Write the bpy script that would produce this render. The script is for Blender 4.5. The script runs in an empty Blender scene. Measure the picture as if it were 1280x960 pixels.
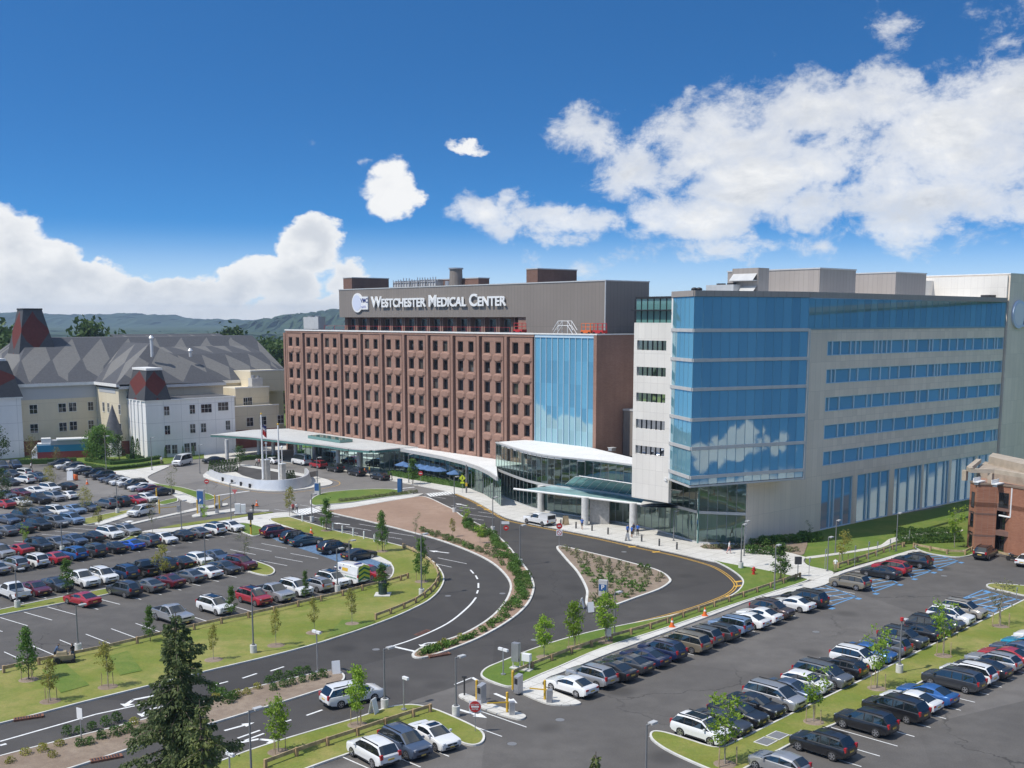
import bpy, bmesh, math, random
from mathutils import Vector, Matrix
from math import sin, cos, tan, atan, atan2, radians, degrees, pi, sqrt, hypot
RND = random.Random(11)
SC = bpy.context.scene
COL = SC.collection
# ---------------------------------------------------------------- survey camera (used to turn measured directions into ground positions)
F, CX, CY, H = 1400.0, 640.0, 600.0, 31.5
PT = atan(202 / 1400.0)
CP, SP = cos(PT), sin(PT)
def ray(px, py):
    u = (px - CX) / F; v = -(py - CY) / F
    return (u, CP + v * SP, -SP + v * CP)
def at(px, py, z=0.0):
    d = ray(px, py); t = (z - H) / d[2]
    return (d[0] * t, d[1] * t)
def at_depth(px, py, Y):
    d = ray(px, py); t = Y / d[1]
    return (d[0] * t, Y, H + d[2] * t)
def on_row(A, B, px):
    dx, dy = B[0] - A[0], B[1] - A[1]
    k = (px - CX) / F
    t = (k * (A[1] * CP + H * SP) - A[0]) / (dx - k * dy * CP)
    return (A[0] + t * dx, A[1] + t * dy)
class Loc:
    """a building's own axes: x along its front, y into the building, z up"""
    def __init__(s, p, rz): s.p = p; s.rz = rz; s.c = cos(rz); s.s = sin(rz)
    def w2l(s, x, y):
        x -= s.p[0]; y -= s.p[1]
        return (x * s.c + y * s.s, -x * s.s + y * s.c)
    def l2w(s, x, y): return (s.p[0] + x * s.c - y * s.s, s.p[1] + x * s.s + y * s.c)
    def _r(s, px, py):
        d = ray(px, py); o = s.w2l(0, 0)
        return (o[0], o[1], H), (d[0] * s.c + d[1] * s.s, -d[0] * s.s + d[1] * s.c, d[2])
    def ny(s, px, py, y=0):
        o, d = s._r(px, py); t = (y - o[1]) / d[1]; return (o[0] + d[0] * t, H + d[2] * t)
    def nx(s, px, py, x=0):
        o, d = s._r(px, py); t = (x - o[0]) / d[0]; return (o[1] + d[1] * t, H + d[2] * t)
    def nz(s, px, py, z=0):
        p = at(px, py, z); return s.w2l(*p)
# ---------------------------------------------------------------- mesh builder
class MB:
    def __init__(s): s.v = []; s.f = []; s.m = []; s.u = []
    def face(s, pts, m=0, uv=None):
        b = len(s.v); s.v.extend([tuple(p) for p in pts]); s.f.append(tuple(range(b, b + len(pts)))); s.m.append(m); s.u.append(uv)
    def mesh(s, vs, fs, m=0):
        b = len(s.v); s.v.extend([tuple(p) for p in vs])
        for f in fs: s.f.append(tuple(b + i for i in f)); s.m.append(m); s.u.append(None)
    def box(s, x0, x1, y0, y1, z0, z1, m=0):
        if x0 > x1: x0, x1 = x1, x0
        if y0 > y1: y0, y1 = y1, y0
        if z0 > z1: z0, z1 = z1, z0
        s.mesh([(x0,y0,z0),(x1,y0,z0),(x1,y1,z0),(x0,y1,z0),(x0,y0,z1),(x1,y0,z1),(x1,y1,z1),(x0,y1,z1)],
               [(0,3,2,1),(4,5,6,7),(0,1,5,4),(1,2,6,5),(2,3,7,6),(3,0,4,7)], m)
    def obox(s, cx, cy, rz, hx, hy, z0, z1, m=0, tx=1, ty=1):
        c, n = cos(rz), sin(rz)
        def P(x, y, z): return (cx + x * c - y * n, cy + x * n + y * c, z)
        s.mesh([P(-hx,-hy,z0),P(hx,-hy,z0),P(hx,hy,z0),P(-hx,hy,z0),P(-hx*tx,-hy*ty,z1),P(hx*tx,-hy*ty,z1),P(hx*tx,hy*ty,z1),P(-hx*tx,hy*ty,z1)],
               [(0,3,2,1),(4,5,6,7),(0,1,5,4),(1,2,6,5),(2,3,7,6),(3,0,4,7)], m)
    def prism(s, poly, z0, z1, m=0, mtop=None, bottom=True):
        n = len(poly)
        a = sum(poly[i][0] * poly[(i+1) % n][1] - poly[(i+1) % n][0] * poly[i][1] for i in range(n))
        if a < 0: poly = list(reversed(poly))
        lo = [(p[0], p[1], z0) for p in poly]; hi = [(p[0], p[1], z1) for p in poly]
        b = len(s.v); s.v.extend(lo + hi)
        for i in range(n):
            j = (i + 1) % n
            s.f.append((b + i, b + j, b + n + j, b + n + i)); s.m.append(m); s.u.append(None)
        s.f.append(tuple(b + n + i for i in range(n))); s.m.append(m if mtop is None else mtop); s.u.append(None)
        if bottom: s.f.append(tuple(b + i for i in reversed(range(n)))); s.m.append(m); s.u.append(None)
    def cyl(s, p0, p1, r0, r1=None, n=8, m=0, caps=True):
        if r1 is None: r1 = r0
        p0 = Vector(p0); p1 = Vector(p1); d = (p1 - p0)
        if d.length < 1e-6: return
        d.normalize()
        a = Vector((0, 0, 1)) if abs(d.z) < .9 else Vector((1, 0, 0))
        u = d.cross(a).normalized(); w = d.cross(u)
        b = len(s.v)
        for p, r in ((p0, r0), (p1, r1)):
            for i in range(n):
                t = 2 * pi * i / n
                s.v.append(tuple(p + (u * cos(t) + w * sin(t)) * r))
        for i in range(n):
            j = (i + 1) % n
            s.f.append((b + i, b + n + i, b + n + j, b + j)); s.m.append(m); s.u.append(None)
        if caps:
            s.f.append(tuple(b + i for i in range(n))); s.m.append(m); s.u.append(None)
            s.f.append(tuple(b + n + i for i in reversed(range(n)))); s.m.append(m); s.u.append(None)
    def ball(s, c, rx, ry, rz, nu=10, nv=6, m=0):
        vs = [(c[0], c[1], c[2] - rz)]; fs = []
        for j in range(1, nv):
            t = -pi / 2 + pi * j / nv
            for i in range(nu):
                a = 2 * pi * i / nu
                vs.append((c[0] + rx * cos(t) * cos(a), c[1] + ry * cos(t) * sin(a), c[2] + rz * sin(t)))
        vs.append((c[0], c[1], c[2] + rz))
        for i in range(nu): fs.append((0, 1 + (i + 1) % nu, 1 + i))
        for j in range(nv - 2):
            for i in range(nu):
                a = 1 + j * nu; fs.append((a + i, a + (i + 1) % nu, a + nu + (i + 1) % nu, a + nu + i))
        a = 1 + (nv - 2) * nu
        for i in range(nu): fs.append((a + i, a + (i + 1) % nu, len(vs) - 1))
        s.mesh(vs, fs, m)
    def data(s, name, mats, smooth=None, org=(0, 0, 0)):
        me = bpy.data.meshes.new(name)
        ox, oy, oz = org
        me.from_pydata([(x - ox, y - oy, z - oz) for x, y, z in s.v], [], s.f)
        for m in (mats if isinstance(mats, (list, tuple)) else [mats]): (me.materials.append(m) if m else None)
        me.polygons.foreach_set('material_index', s.m)
        if any(u is not None for u in s.u):
            uvl = me.uv_layers.new(name='UVMap')
            for p, u in zip(me.polygons, s.u):
                if u is None: continue
                for li, c in zip(p.loop_indices, u): uvl.data[li].uv = c
        if smooth is not None:
            me.polygons.foreach_set('use_smooth', [True] * len(me.polygons))
            me.update()
            try: me.set_sharp_from_angle(angle=radians(smooth))
            except Exception: pass
        me.update()
        return me
    def build(s, name, mats, parent=None, smooth=None, org=(0, 0, 0)):
        me = s.data(name, mats, smooth, org)
        o = bpy.data.objects.new(name, me); COL.objects.link(o)
        if parent is not None: o.parent = parent
        else: o.location = org
        return o
def tag(o, label=None, cat=None, group=None, kind=None):
    if label: o['label'] = label
    if cat: o['category'] = cat
    if group: o['group'] = group
    if kind: o['kind'] = kind
    return o
def thing(name, label, cat, loc=(0, 0, 0), rz=0.0, group=None, scale=None):
    o = bpy.data.objects.new(name, None); COL.objects.link(o)
    o.empty_display_size = .3
    o.location = loc if len(loc) == 3 else (loc[0], loc[1], 0); o.rotation_euler = (0, 0, rz)
    if scale is not None: o.scale = scale if isinstance(scale, (tuple, list)) else (scale,) * 3
    return tag(o, label, cat, group)
def inst(name, me, parent, loc=(0, 0, 0), rot=(0, 0, 0)):
    o = bpy.data.objects.new(name, me); COL.objects.link(o); o.parent = parent; o.location = loc; o.rotation_euler = rot
    return o
ORD = ['first','second','third','fourth','fifth','sixth','seventh','eighth','ninth','tenth','eleventh','twelfth','thirteenth','fourteenth','fifteenth','sixteenth','seventeenth','eighteenth','nineteenth','twentieth','twenty-first','twenty-second']
# ---------------------------------------------------------------- materials
class NT:
    """small node helper"""
    def __init__(s, nt): s.nt = nt
    def n(s, typ, ins=None, **kw):
        nd = s.nt.nodes.new(typ)
        for k, v in kw.items(): setattr(nd, k, v)
        for k, v in (ins or {}).items():
            sock = nd.inputs[k]
            if isinstance(v, bpy.types.NodeSocket): s.nt.links.new(v, sock)
            elif v is not None: sock.default_value = v
        return nd
    def math(s, op, a, b=None, c=None, clamp=False):
        nd = s.nt.nodes.new('ShaderNodeMath'); nd.operation = op; nd.use_clamp = clamp
        for i, v in enumerate((a, b, c)):
            if v is None: continue
            if isinstance(v, bpy.types.NodeSocket): s.nt.links.new(v, nd.inputs[i])
            else: nd.inputs[i].default_value = v
        return nd.outputs[0]
    def vm(s, op, a, b=None, out=0):
        nd = s.nt.nodes.new('ShaderNodeVectorMath'); nd.operation = op
        for i, v in enumerate((a, b)):
            if v is None: continue
            if isinstance(v, bpy.types.NodeSocket): s.nt.links.new(v, nd.inputs[i])
            else: nd.inputs[i].default_value = v
        return nd.outputs[out]
    def mix(s, f, a, b, blend='MIX'):
        nd = s.nt.nodes.new('ShaderNodeMix'); nd.data_type = 'RGBA'; nd.blend_type = blend
        for i, v in ((0, f), (6, a), (7, b)):
            if isinstance(v, bpy.types.NodeSocket): s.nt.links.new(v, nd.inputs[i])
            elif i == 0: nd.inputs[i].default_value = v
            else: nd.inputs[i].default_value = (v[0], v[1], v[2], 1)
        return nd.outputs[2]
    def ss(s, x, a, b, lo=0.0, hi=1.0):
        nd = s.nt.nodes.new('ShaderNodeMapRange'); nd.interpolation_type = 'SMOOTHSTEP'
        s.nt.links.new(x, nd.inputs[0])
        for i, v in enumerate((a, b, lo, hi)): nd.inputs[i + 1].default_value = v
        return nd.outputs[0]
    def noise(s, vec, scale, detail=4, rough=.55, dist=0.0, out=0):
        nd = s.n('ShaderNodeTexNoise', {'Scale': scale, 'Detail': detail, 'Roughness': rough, 'Distortion': dist})
        if vec is not None: s.nt.links.new(vec, nd.inputs['Vector'])
        return nd.outputs[out]
def newmat(name):
    m = bpy.data.materials.new(name); m.use_nodes = True
    nt = m.node_tree; nt.nodes.clear()
    T = NT(nt); out = T.n('ShaderNodeOutputMaterial')
    return m, T, out
def mat(name, col, rough=.6, metal=0.0, spec=.5, var=0.0, vscale=1.0, col2=None, bump=0.0, bscale=20.0, coat=0.0, island=0.0, detail=5, emit=None, stretch=None):
    m, T, out = newmat(name)
    b = T.n('ShaderNodeBsdfPrincipled', {'Roughness': rough, 'Metallic': metal, 'Specular IOR Level': spec})
    c = (col[0], col[1], col[2], 1)
    if var or col2 or bump:
        tc = T.n('ShaderNodeTexCoord')
        vec = tc.outputs['Object']
        if stretch: vec = T.vm('MULTIPLY', vec, stretch)
    if col2 or var:
        n = T.noise(vec, vscale, detail, .6)
        f = T.ss(n, .32, .68)
        c2 = col2 or tuple(max(0, x * (1 - var)) for x in col)
        c1 = col if col2 else tuple(min(1, x * (1 + var)) for x in col)
        cs = T.mix(f, c1, c2)
        if island:
            g = T.n('ShaderNodeNewGeometry')
            k = T.math('MULTIPLY_ADD', g.outputs['Random Per Island'], island * 2, 1 - island)
            cs = T.mix(1.0, cs, T.n('ShaderNodeCombineColor', {0: k, 1: k, 2: k}).outputs[0], 'MULTIPLY')
        T.nt.links.new(cs, b.inputs['Base Color'])
    elif island:
        g = T.n('ShaderNodeNewGeometry')
        k = T.math('MULTIPLY_ADD', g.outputs['Random Per Island'], island * 2, 1 - island)
        T.nt.links.new(T.mix(1.0, col, T.n('ShaderNodeCombineColor', {0: k, 1: k, 2: k}).outputs[0], 'MULTIPLY'), b.inputs['Base Color'])
    else: b.inputs['Base Color'].default_value = c
    if coat: b.inputs['Coat Weight'].default_value = coat; b.inputs['Coat Roughness'].default_value = .04
    if bump:
        bn = T.noise(vec, bscale, 6, .65)
        bp = T.n('ShaderNodeBump', {'Strength': bump, 'Distance': .05, 'Height': bn})
        T.nt.links.new(bp.outputs[0], b.inputs['Normal'])
    if emit:
        b.inputs['Emission Color'].default_value = (*emit[:3], 1); b.inputs['Emission Strength'].default_value = emit[3]
    T.nt.links.new(b.outputs[0], out.inputs['Surface'])
    return m
M = {}
def ground_mat(name, c1, c2, c3, s1, s2, s3, bump=.3, rough=.9, spots=0.0, cracks=0.0, joints=0.0):
    """three scales of mottling, for ground surfaces"""
    m, T, out = newmat(name)
    vec = T.n('ShaderNodeTexCoord').outputs['Object']
    a = T.ss(T.noise(vec, s1, 4, .6), .35, .65); b = T.ss(T.noise(vec, s2, 5, .6), .3, .7); c = T.noise(vec, s3, 3, .7)
    col = T.mix(a, c1, c2); col = T.mix(T.math('MULTIPLY', b, .6), col, c3)
    k = T.math('MULTIPLY_ADD', c, .7, .65)
    col = T.mix(1.0, col, T.n('ShaderNodeCombineColor', {0: k, 1: k, 2: k}).outputs[0], 'MULTIPLY')
    if spots:
        v = T.n('ShaderNodeTexVoronoi', {'Scale': .12}); T.nt.links.new(vec, v.inputs['Vector'])
        f = T.math('MULTIPLY', T.ss(v.outputs['Distance'], .06, .22, 1, 0), spots)
        col = T.mix(f, col, tuple(x * .45 for x in c1))
    if joints:
        rv = T.n('ShaderNodeVectorRotate', {'Angle': .72}, rotation_type='Z_AXIS'); T.nt.links.new(vec, rv.inputs['Vector'])
        bt = T.n('ShaderNodeTexBrick', {'Scale': 1.0, 'Mortar Size': .035, 'Brick Width': joints, 'Row Height': joints, 'Color1': (1, 1, 1, 1), 'Color2': (.93, .93, .92, 1), 'Mortar': (.55, .54, .52, 1)}); bt.offset = 0; T.nt.links.new(rv.outputs[0], bt.inputs['Vector'])
        col = T.mix(1.0, col, bt.outputs[0], 'MULTIPLY')
    if cracks:
        wv = T.vm('ADD', vec, T.vm('MULTIPLY', T.noise(vec, .35, 4, .6, out=1), (4, 4, 0)))
        v2 = T.n('ShaderNodeTexVoronoi', {'Scale': .055}, feature='DISTANCE_TO_EDGE'); T.nt.links.new(wv, v2.inputs['Vector'])
        f = T.math('MULTIPLY', T.ss(v2.outputs['Distance'], .0, .006, 1, 0), T.ss(T.noise(vec, .06, 2, .5), .45, .6, 0, cracks))
        col = T.mix(f, col, tuple(x * .35 for x in c1))
        v3 = T.n('ShaderNodeTexVoronoi', {'Scale': .028}); T.nt.links.new(vec, v3.inputs['Vector'])
        k2 = T.math('MULTIPLY_ADD', T.n('ShaderNodeSeparateColor', {0: v3.outputs['Color']}).outputs[0], .32, .84)
        col = T.mix(1.0, col, T.n('ShaderNodeCombineColor', {0: k2, 1: k2, 2: k2}).outputs[0], 'MULTIPLY')
    bs = T.n('ShaderNodeBsdfPrincipled', {'Roughness': rough, 'Specular IOR Level': .3})
    T.nt.links.new(col, bs.inputs['Base Color'])
    bp = T.n('ShaderNodeBump', {'Strength': bump, 'Distance': .06, 'Height': c}); T.nt.links.new(bp.outputs[0], bs.inputs['Normal'])
    T.nt.links.new(bs.outputs[0], out.inputs['Surface'])
    return m
M['asphalt_old'] = ground_mat('aged_asphalt', (.172,.16,.148), (.205,.192,.176), (.145,.135,.125), .05, .4, 9, .15, .85, .45, .8)
M['asphalt_mid'] = ground_mat('parking_asphalt', (.110,.102,.094), (.142,.132,.121), (.09,.083,.077), .05, .45, 9, .15, .85, .6, .8)
M['asphalt_new'] = ground_mat('fresh_asphalt', (.062,.057,.053), (.082,.076,.070), (.052,.048,.045), .05, .3, 9, .12, .8, .4, .5)
M['grass'] = ground_mat('mown_grass', (.17,.19,.03), (.28,.25,.08), (.12,.18,.024), .13, .55, 5, .7)
M['grass_green'] = ground_mat('green_grass', (.105,.17,.025), (.17,.20,.042), (.085,.15,.02), .15, .7, 5, .7)
M['grass_dry'] = ground_mat('dry_grass', (.19,.175,.05), (.135,.155,.03), (.24,.2,.075), .08, .45, 6, .6)
M['soil'] = ground_mat('bare_soil', (.30,.20,.145), (.36,.25,.185), (.25,.165,.115), .1, .8, 8, .5)
M['mulch'] = ground_mat('bark_mulch', (.25,.19,.14), (.31,.245,.185), (.19,.14,.105), .2, 1.5, 10, .8)
M['concrete'] = ground_mat('pale_concrete', (.6,.58,.535), (.66,.64,.595), (.53,.51,.465), .08, .5, 7, .08, .8, joints=2.4)
M['kerb'] = mat('kerb_concrete', (.60,.585,.54), .85, var=.12, vscale=.8, bump=.1)
M['far_ground'] = ground_mat('woodland_ground', (.035,.06,.018), (.05,.075,.022), (.028,.045,.014), .004, .02, .2, .6)
M['white_paint'] = mat('road_paint_white', (.74,.74,.72), .7, var=.12, vscale=3)
M['yellow_paint'] = mat('road_paint_yellow', (.62,.36,.05), .7, var=.12, vscale=2)
M['blue_paint'] = mat('road_paint_blue', (.11,.27,.48), .7, var=.15, vscale=3)
M['blue_field'] = mat('road_paint_blue_worn', (.10,.17,.27), .8, var=.25, vscale=2)
M['red_ramp'] = mat('tactile_paving', (.55,.28,.22), .8, var=.1)
def brick_mat(name, c1, c2, mortar, scale=1.0):
    m, T, out = newmat(name)
    tc = T.n('ShaderNodeTexCoord').outputs['Object']
    sx = T.n('ShaderNodeSeparateXYZ', {0: tc})
    u = T.math('ADD', sx.outputs[0], sx.outputs[1])
    v = T.n('ShaderNodeCombineXYZ', {0: u, 1: sx.outputs[2], 2: 0.0}).outputs[0]
    bt = T.n('ShaderNodeTexBrick', {'Scale': scale, 'Mortar Size': .012, 'Brick Width': .44, 'Row Height': .14, 'Color1': (*c1, 1), 'Color2': (*c2, 1), 'Mortar': (*mortar, 1)})
    T.nt.links.new(v, bt.inputs['Vector'])
    k = T.math('MULTIPLY_ADD', T.noise(tc, .25, 5, .65), .5, .75)
    k = T.math('MULTIPLY', k, T.math('MULTIPLY_ADD', T.noise(T.vm('MULTIPLY', tc, (1.2, 1.2, .06)), 1.0, 4, .6), .34, .83))
    col = T.mix(1.0, bt.outputs[0], T.n('ShaderNodeCombineColor', {0: k, 1: k, 2: k}).outputs[0], 'MULTIPLY')
    bs = T.n('ShaderNodeBsdfPrincipled', {'Roughness': .9, 'Specular IOR Level': .2})
    T.nt.links.new(col, bs.inputs['Base Color'])
    bp = T.n('ShaderNodeBump', {'Strength': .4, 'Distance': .01, 'Height': bt.outputs['Fac']}); bp.invert = True
    T.nt.links.new(bp.outputs[0], bs.inputs['Normal'])
    T.nt.links.new(bs.outputs[0], out.inputs['Surface'])
    return m
M['brick'] = brick_mat('brown_brick', (.285,.16,.118), (.325,.19,.145), (.33,.24,.195))
M['brick_dark'] = brick_mat('dark_brick', (.185,.105,.08), (.215,.125,.1), (.2,.14,.115))
M['brick_orange'] = brick_mat('orange_brick', (.30,.125,.075), (.36,.165,.10), (.32,.2,.15))
M['brick_red'] = brick_mat('red_brick', (.24,.07,.05), (.28,.09,.065), (.25,.13,.1))
def panel_mat(name, c, joint, pw, ph, jw=.02, var=.06, rough=.55, metal=0.0):
    """cladding panels with fine joints; x+y runs along the wall, z up"""
    m, T, out = newmat(name)
    tc = T.n('ShaderNodeTexCoord').outputs['Object']
    sx = T.n('ShaderNodeSeparateXYZ', {0: tc})
    u = T.math('ADD', sx.outputs[0], sx.outputs[1])
    fu = T.math('ABSOLUTE', T.math('SUBTRACT', T.math('FRACT', T.math('DIVIDE', u, pw)), .5))
    fv = T.math('ABSOLUTE', T.math('SUBTRACT', T.math('FRACT', T.math('DIVIDE', sx.outputs[2], ph)), .5))
    ju = T.math('GREATER_THAN', fu, .5 - jw / pw); jv = T.math('GREATER_THAN', fv, .5 - jw / ph)
    j = T.math('MAXIMUM', ju, jv)
    cell = T.n('ShaderNodeCombineXYZ', {0: T.math('FLOOR', T.math('DIVIDE', u, pw)), 1: T.math('FLOOR', T.math('DIVIDE', sx.outputs[2], ph)), 2: 3.0}).outputs[0]
    w = T.n('ShaderNodeTexWhiteNoise'); T.nt.links.new(cell, w.inputs[0])
    k = T.math('ADD', T.math('MULTIPLY_ADD', w.outputs[0], var * 2, 1 - var), T.math('ADD', T.math('MULTIPLY_ADD', T.noise(tc, .2, 5, .6), .2, -.1), T.math('MULTIPLY_ADD', T.noise(T.vm('MULTIPLY', tc, (1.0, 1.0, .05)), 1.0, 4, .6), .14, -.07)))
    col = T.mix(1.0, c, T.n('ShaderNodeCombineColor', {0: k, 1: k, 2: k}).outputs[0], 'MULTIPLY')
    col = T.mix(j, col, joint)
    bs = T.n('ShaderNodeBsdfPrincipled', {'Roughness': rough, 'Metallic': metal, 'Specular IOR Level': .35})
    T.nt.links.new(col, bs.inputs['Base Color'])
    T.nt.links.new(bs.outputs[0], out.inputs['Surface'])
    return m
M['panel'] = panel_mat('terracotta_cladding', (.82,.70,.57), (.65,.555,.455), 1.25, 4.2, .022)
M['panel_white'] = panel_mat('white_cladding', (.74,.70,.635), (.58,.54,.49), 1.25, 2.05, .02, .03)
M['metal_grey'] = panel_mat('grey_ribbed_cladding', (.235,.205,.18), (.19,.168,.148), .9, 30, .05, .03)
M['metal_taupe'] = panel_mat('taupe_ribbed_cladding', (.34,.30,.27), (.28,.25,.225), .9, 30, .05, .03)
M['white_panel'] = panel_mat('white_render_panels', (.80,.79,.77), (.56,.555,.55), 4.2, 4.0, .045, .02)
M['cream'] = panel_mat('cream_render', (.66,.585,.44), (.54,.47,.35), 8, 4.0, .04, .02)
M['trim_white'] = mat('white_trim', (.74,.73,.70), .6, var=.05)
M['trim_pale'] = mat('pale_metal_trim', (.55,.545,.53), .45, .2, var=.05)
M['roof_white'] = ground_mat('white_roof_membrane', (.72,.72,.70), (.78,.78,.76), (.64,.64,.62), .15, .8, 5, .05, .7)
M['roof_canopy'] = ground_mat('canopy_roof_membrane', (.52,.53,.52), (.58,.59,.57), (.46,.47,.46), .15, .8, 5, .05, .7)
M['roof_dark'] = ground_mat('dark_roof_membrane', (.09,.09,.095), (.12,.12,.12), (.07,.07,.075), .15, .8, 5, .05, .9)
M['dark'] = mat('dark_trim', (.02,.02,.022), .55)
M['steel'] = mat('galvanised_steel', (.42,.42,.43), .45, .6, var=.1)
M['steel_bright'] = mat('brushed_steel', (.66,.66,.655), .38, .35, var=.06, vscale=.6)
M['pole_grey'] = mat('pole_paint_grey', (.22,.22,.22), .5, .2)
M['pole_dark'] = mat('pole_paint_dark', (.06,.06,.062), .5, .2)
M['white'] = mat('white_enamel', (.78,.78,.77), .4)
M['red'] = mat('red_enamel', (.5,.03,.03), .4)
M['orange'] = mat('orange_plastic', (.75,.16,.03), .5)
M['yellow'] = mat('yellow_enamel', (.68,.42,.04), .45)
M['lime_sign'] = mat('fluorescent_sign', (.62,.72,.04), .5)
M['navy'] = mat('navy_enamel', (.02,.03,.16), .4)
M['blue_sign'] = mat('blue_sign_panel', (.03,.10,.26), .35)
M['blue_cloth'] = mat('blue_canvas', (.08,.16,.32), .85, var=.1)
M['timber'] = mat('weathered_timber', (.42,.32,.19), .85, var=.25, vscale=2, bump=.3)
M['timber_dark'] = mat('timber_post', (.36,.25,.14), .85, var=.25, vscale=2)
M['bark'] = mat('bark', (.12,.095,.07), .9, var=.3, vscale=4)
M['bark_pale'] = mat('pale_bark', (.30,.27,.22), .9, var=.2, vscale=4)
M['tire'] = mat('tyre_rubber', (.018,.018,.019), .85)
M['rim'] = mat('alloy_rim', (.48,.48,.50), .3, .8)
M['stone'] = mat('granite_plinth', (.42,.40,.37), .8, var=.15, vscale=3)
M['plinth'] = mat('cast_concrete', (.58,.57,.54), .85, var=.1, vscale=2)
M['rust'] = mat('rusted_iron', (.20,.085,.05), .9, var=.3, vscale=4)
def glass_mat(name, base, tint, gfac, tilt=0.0, rough=.02, jit=.012, trans=None, fres=True, wav=0.0, blinds=0.0):
    """reflective coated glazing; every pane sits at a slightly different angle"""
    m, T, out = newmat(name)
    g = T.n('ShaderNodeNewGeometry')
    j = T.vm('SUBTRACT', T.n('ShaderNodeTexWhiteNoise', {0: None}, noise_dimensions='1D').outputs['Color'], (.5,.5,.5))
    wn = j.node.inputs[0].links[0].from_node
    T.nt.links.new(g.outputs['Random Per Island'], wn.inputs['W'])
    j = T.vm('MULTIPLY', j, (jit, jit, jit))
    nrm = T.vm('ADD', g.outputs['Normal'], j)
    if wav:
        wv = T.vm('SUBTRACT', T.noise(T.n('ShaderNodeTexCoord').outputs['Object'], .6, 2, .5, out=1), (.5,.5,.5))
        nrm = T.vm('ADD', nrm, T.vm('MULTIPLY', wv, (wav, wav, wav)))
    if tilt: nrm = T.vm('ADD', nrm, (0, 0, tilt))
    nrm = T.vm('NORMALIZE', nrm)
    gl = T.n('ShaderNodeBsdfGlossy', {'Color': (*tint, 1), 'Roughness': rough, 'Normal': nrm})
    if trans: df = T.n('ShaderNodeBsdfTransparent', {'Color': (*trans, 1)})
    else:
        df = T.n('ShaderNodeBsdfDiffuse', {'Color': (*base, 1)})
        k = T.math('MULTIPLY_ADD', g.outputs['Random Per Island'], .35, .82)
        T.nt.links.new(T.mix(1.0, base, T.n('ShaderNodeCombineColor', {0: k, 1: k, 2: k}).outputs[0], 'MULTIPLY'), df.inputs[0])
    if blinds:
        bl = T.math('GREATER_THAN', T.n('ShaderNodeObjectInfo').outputs['Random'], 1 - blinds)
        T.nt.links.new(T.mix(bl, base, (.075, .07, .062)), df.inputs[0])
    f = gfac
    if fres:
        lw = T.n('ShaderNodeFresnel', {'IOR': 1.5})
        f = T.math('ADD', lw.outputs[0], gfac, clamp=True)
    mx = T.n('ShaderNodeMixShader', {0: f, 1: df.outputs[0], 2: gl.outputs[0]})
    T.nt.links.new(mx.outputs[0], out.inputs['Surface'])
    return m
M['glass_blue'] = glass_mat('blue_curtain_glass', (.135,.32,.39), (.86,.96,.95), .24, .20, jit=.004, wav=.006)
M['glass_band'] = glass_mat('blue_band_glass', (.135,.32,.39), (.86,.96,.95), .20, .32, jit=.004, wav=.006)
M['glass_ribbon'] = glass_mat('ribbon_glass', (.155,.34,.42), (.86,.96,.95), .18, .32, jit=.01)
M['glass_dark'] = glass_mat('dark_window_glass', (.012,.012,.014), (.8,.85,.9), .03, 0, jit=.02, blinds=.22)
M['glass_grey'] = glass_mat('grey_window_glass', (.03,.035,.04), (.8,.87,.9), .10, 0, jit=.03)
M['glass_lobby'] = glass_mat('green_lobby_glass', (0,0,0), (.75,.95,.9), .12, 0, jit=.006, trans=(.60,.78,.71))
M['glass_canopy'] = glass_mat('teal_canopy_glass', (.34,.50,.49), (.75,.95,.95), .10, 0, jit=.01)
M['glass_teal'] = glass_mat('teal_spandrel_glass', (.10,.22,.20), (.8,.95,.95), .08, 0, jit=.02)
M['mullion'] = mat('pale_blue_mullion', (.50,.66,.77), .4, .1)
M['mullion_grey'] = mat('grey_mullion', (.25,.27,.27), .4, .3)
M['mullion_blue'] = mat('blue_mullion', (.16,.33,.44), .4, .3)
M['car_glass'] = glass_mat('car_window_glass', (.010,.014,.016), (.85,.88,.9), .09, 0, jit=.0, rough=.03)
def leaf_mat(name, c1, c2, c3, tr=.35):
    m, T, out = newmat(name)
    g = T.n('ShaderNodeNewGeometry')
    oi = T.n('ShaderNodeObjectInfo')
    r = g.outputs['Random Per Island']
    col = T.mix(T.ss(r, .0, .6), c1, c2); col = T.mix(T.ss(r, .7, 1.0), col, c3)
    k = T.math('MULTIPLY_ADD', oi.outputs['Random'], .4, .8)
    col = T.mix(1.0, col, T.n('ShaderNodeCombineColor', {0: k, 1: k, 2: k}).outputs[0], 'MULTIPLY')
    d = T.n('ShaderNodeBsdfPrincipled', {'Roughness': .6, 'Specular IOR Level': .3}); T.nt.links.new(col, d.inputs['Base Color'])
    t = T.n('ShaderNodeBsdfTranslucent'); T.nt.links.new(col, t.inputs[0])
    mx = T.n('ShaderNodeMixShader', {0: tr, 1: d.outputs[0], 2: t.outputs[0]})
    T.nt.links.new(mx.outputs[0], out.inputs['Surface'])
    return m
M['leaf_lime'] = leaf_mat('lime_leaves', (.20,.33,.03), (.28,.42,.05), (.36,.46,.08), .45)
M['leaf_mid'] = leaf_mat('mid_green_leaves', (.075,.16,.028), (.12,.22,.04), (.17,.27,.055), .4)
M['leaf_dark'] = leaf_mat('dark_green_leaves', (.045,.095,.022), (.075,.14,.032), (.11,.18,.045), .35)
M['leaf_yellow'] = leaf_mat('yellow_green_leaves', (.25,.27,.05), (.33,.31,.07), (.40,.34,.08), .45)
M['leaf_bronze'] = leaf_mat('bronze_leaves', (.19,.14,.06), (.17,.18,.06), (.26,.22,.09), .4)
M['leaf_grey'] = leaf_mat('grey_green_leaves', (.17,.19,.09), (.24,.25,.12), (.30,.29,.16), .4)
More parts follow.
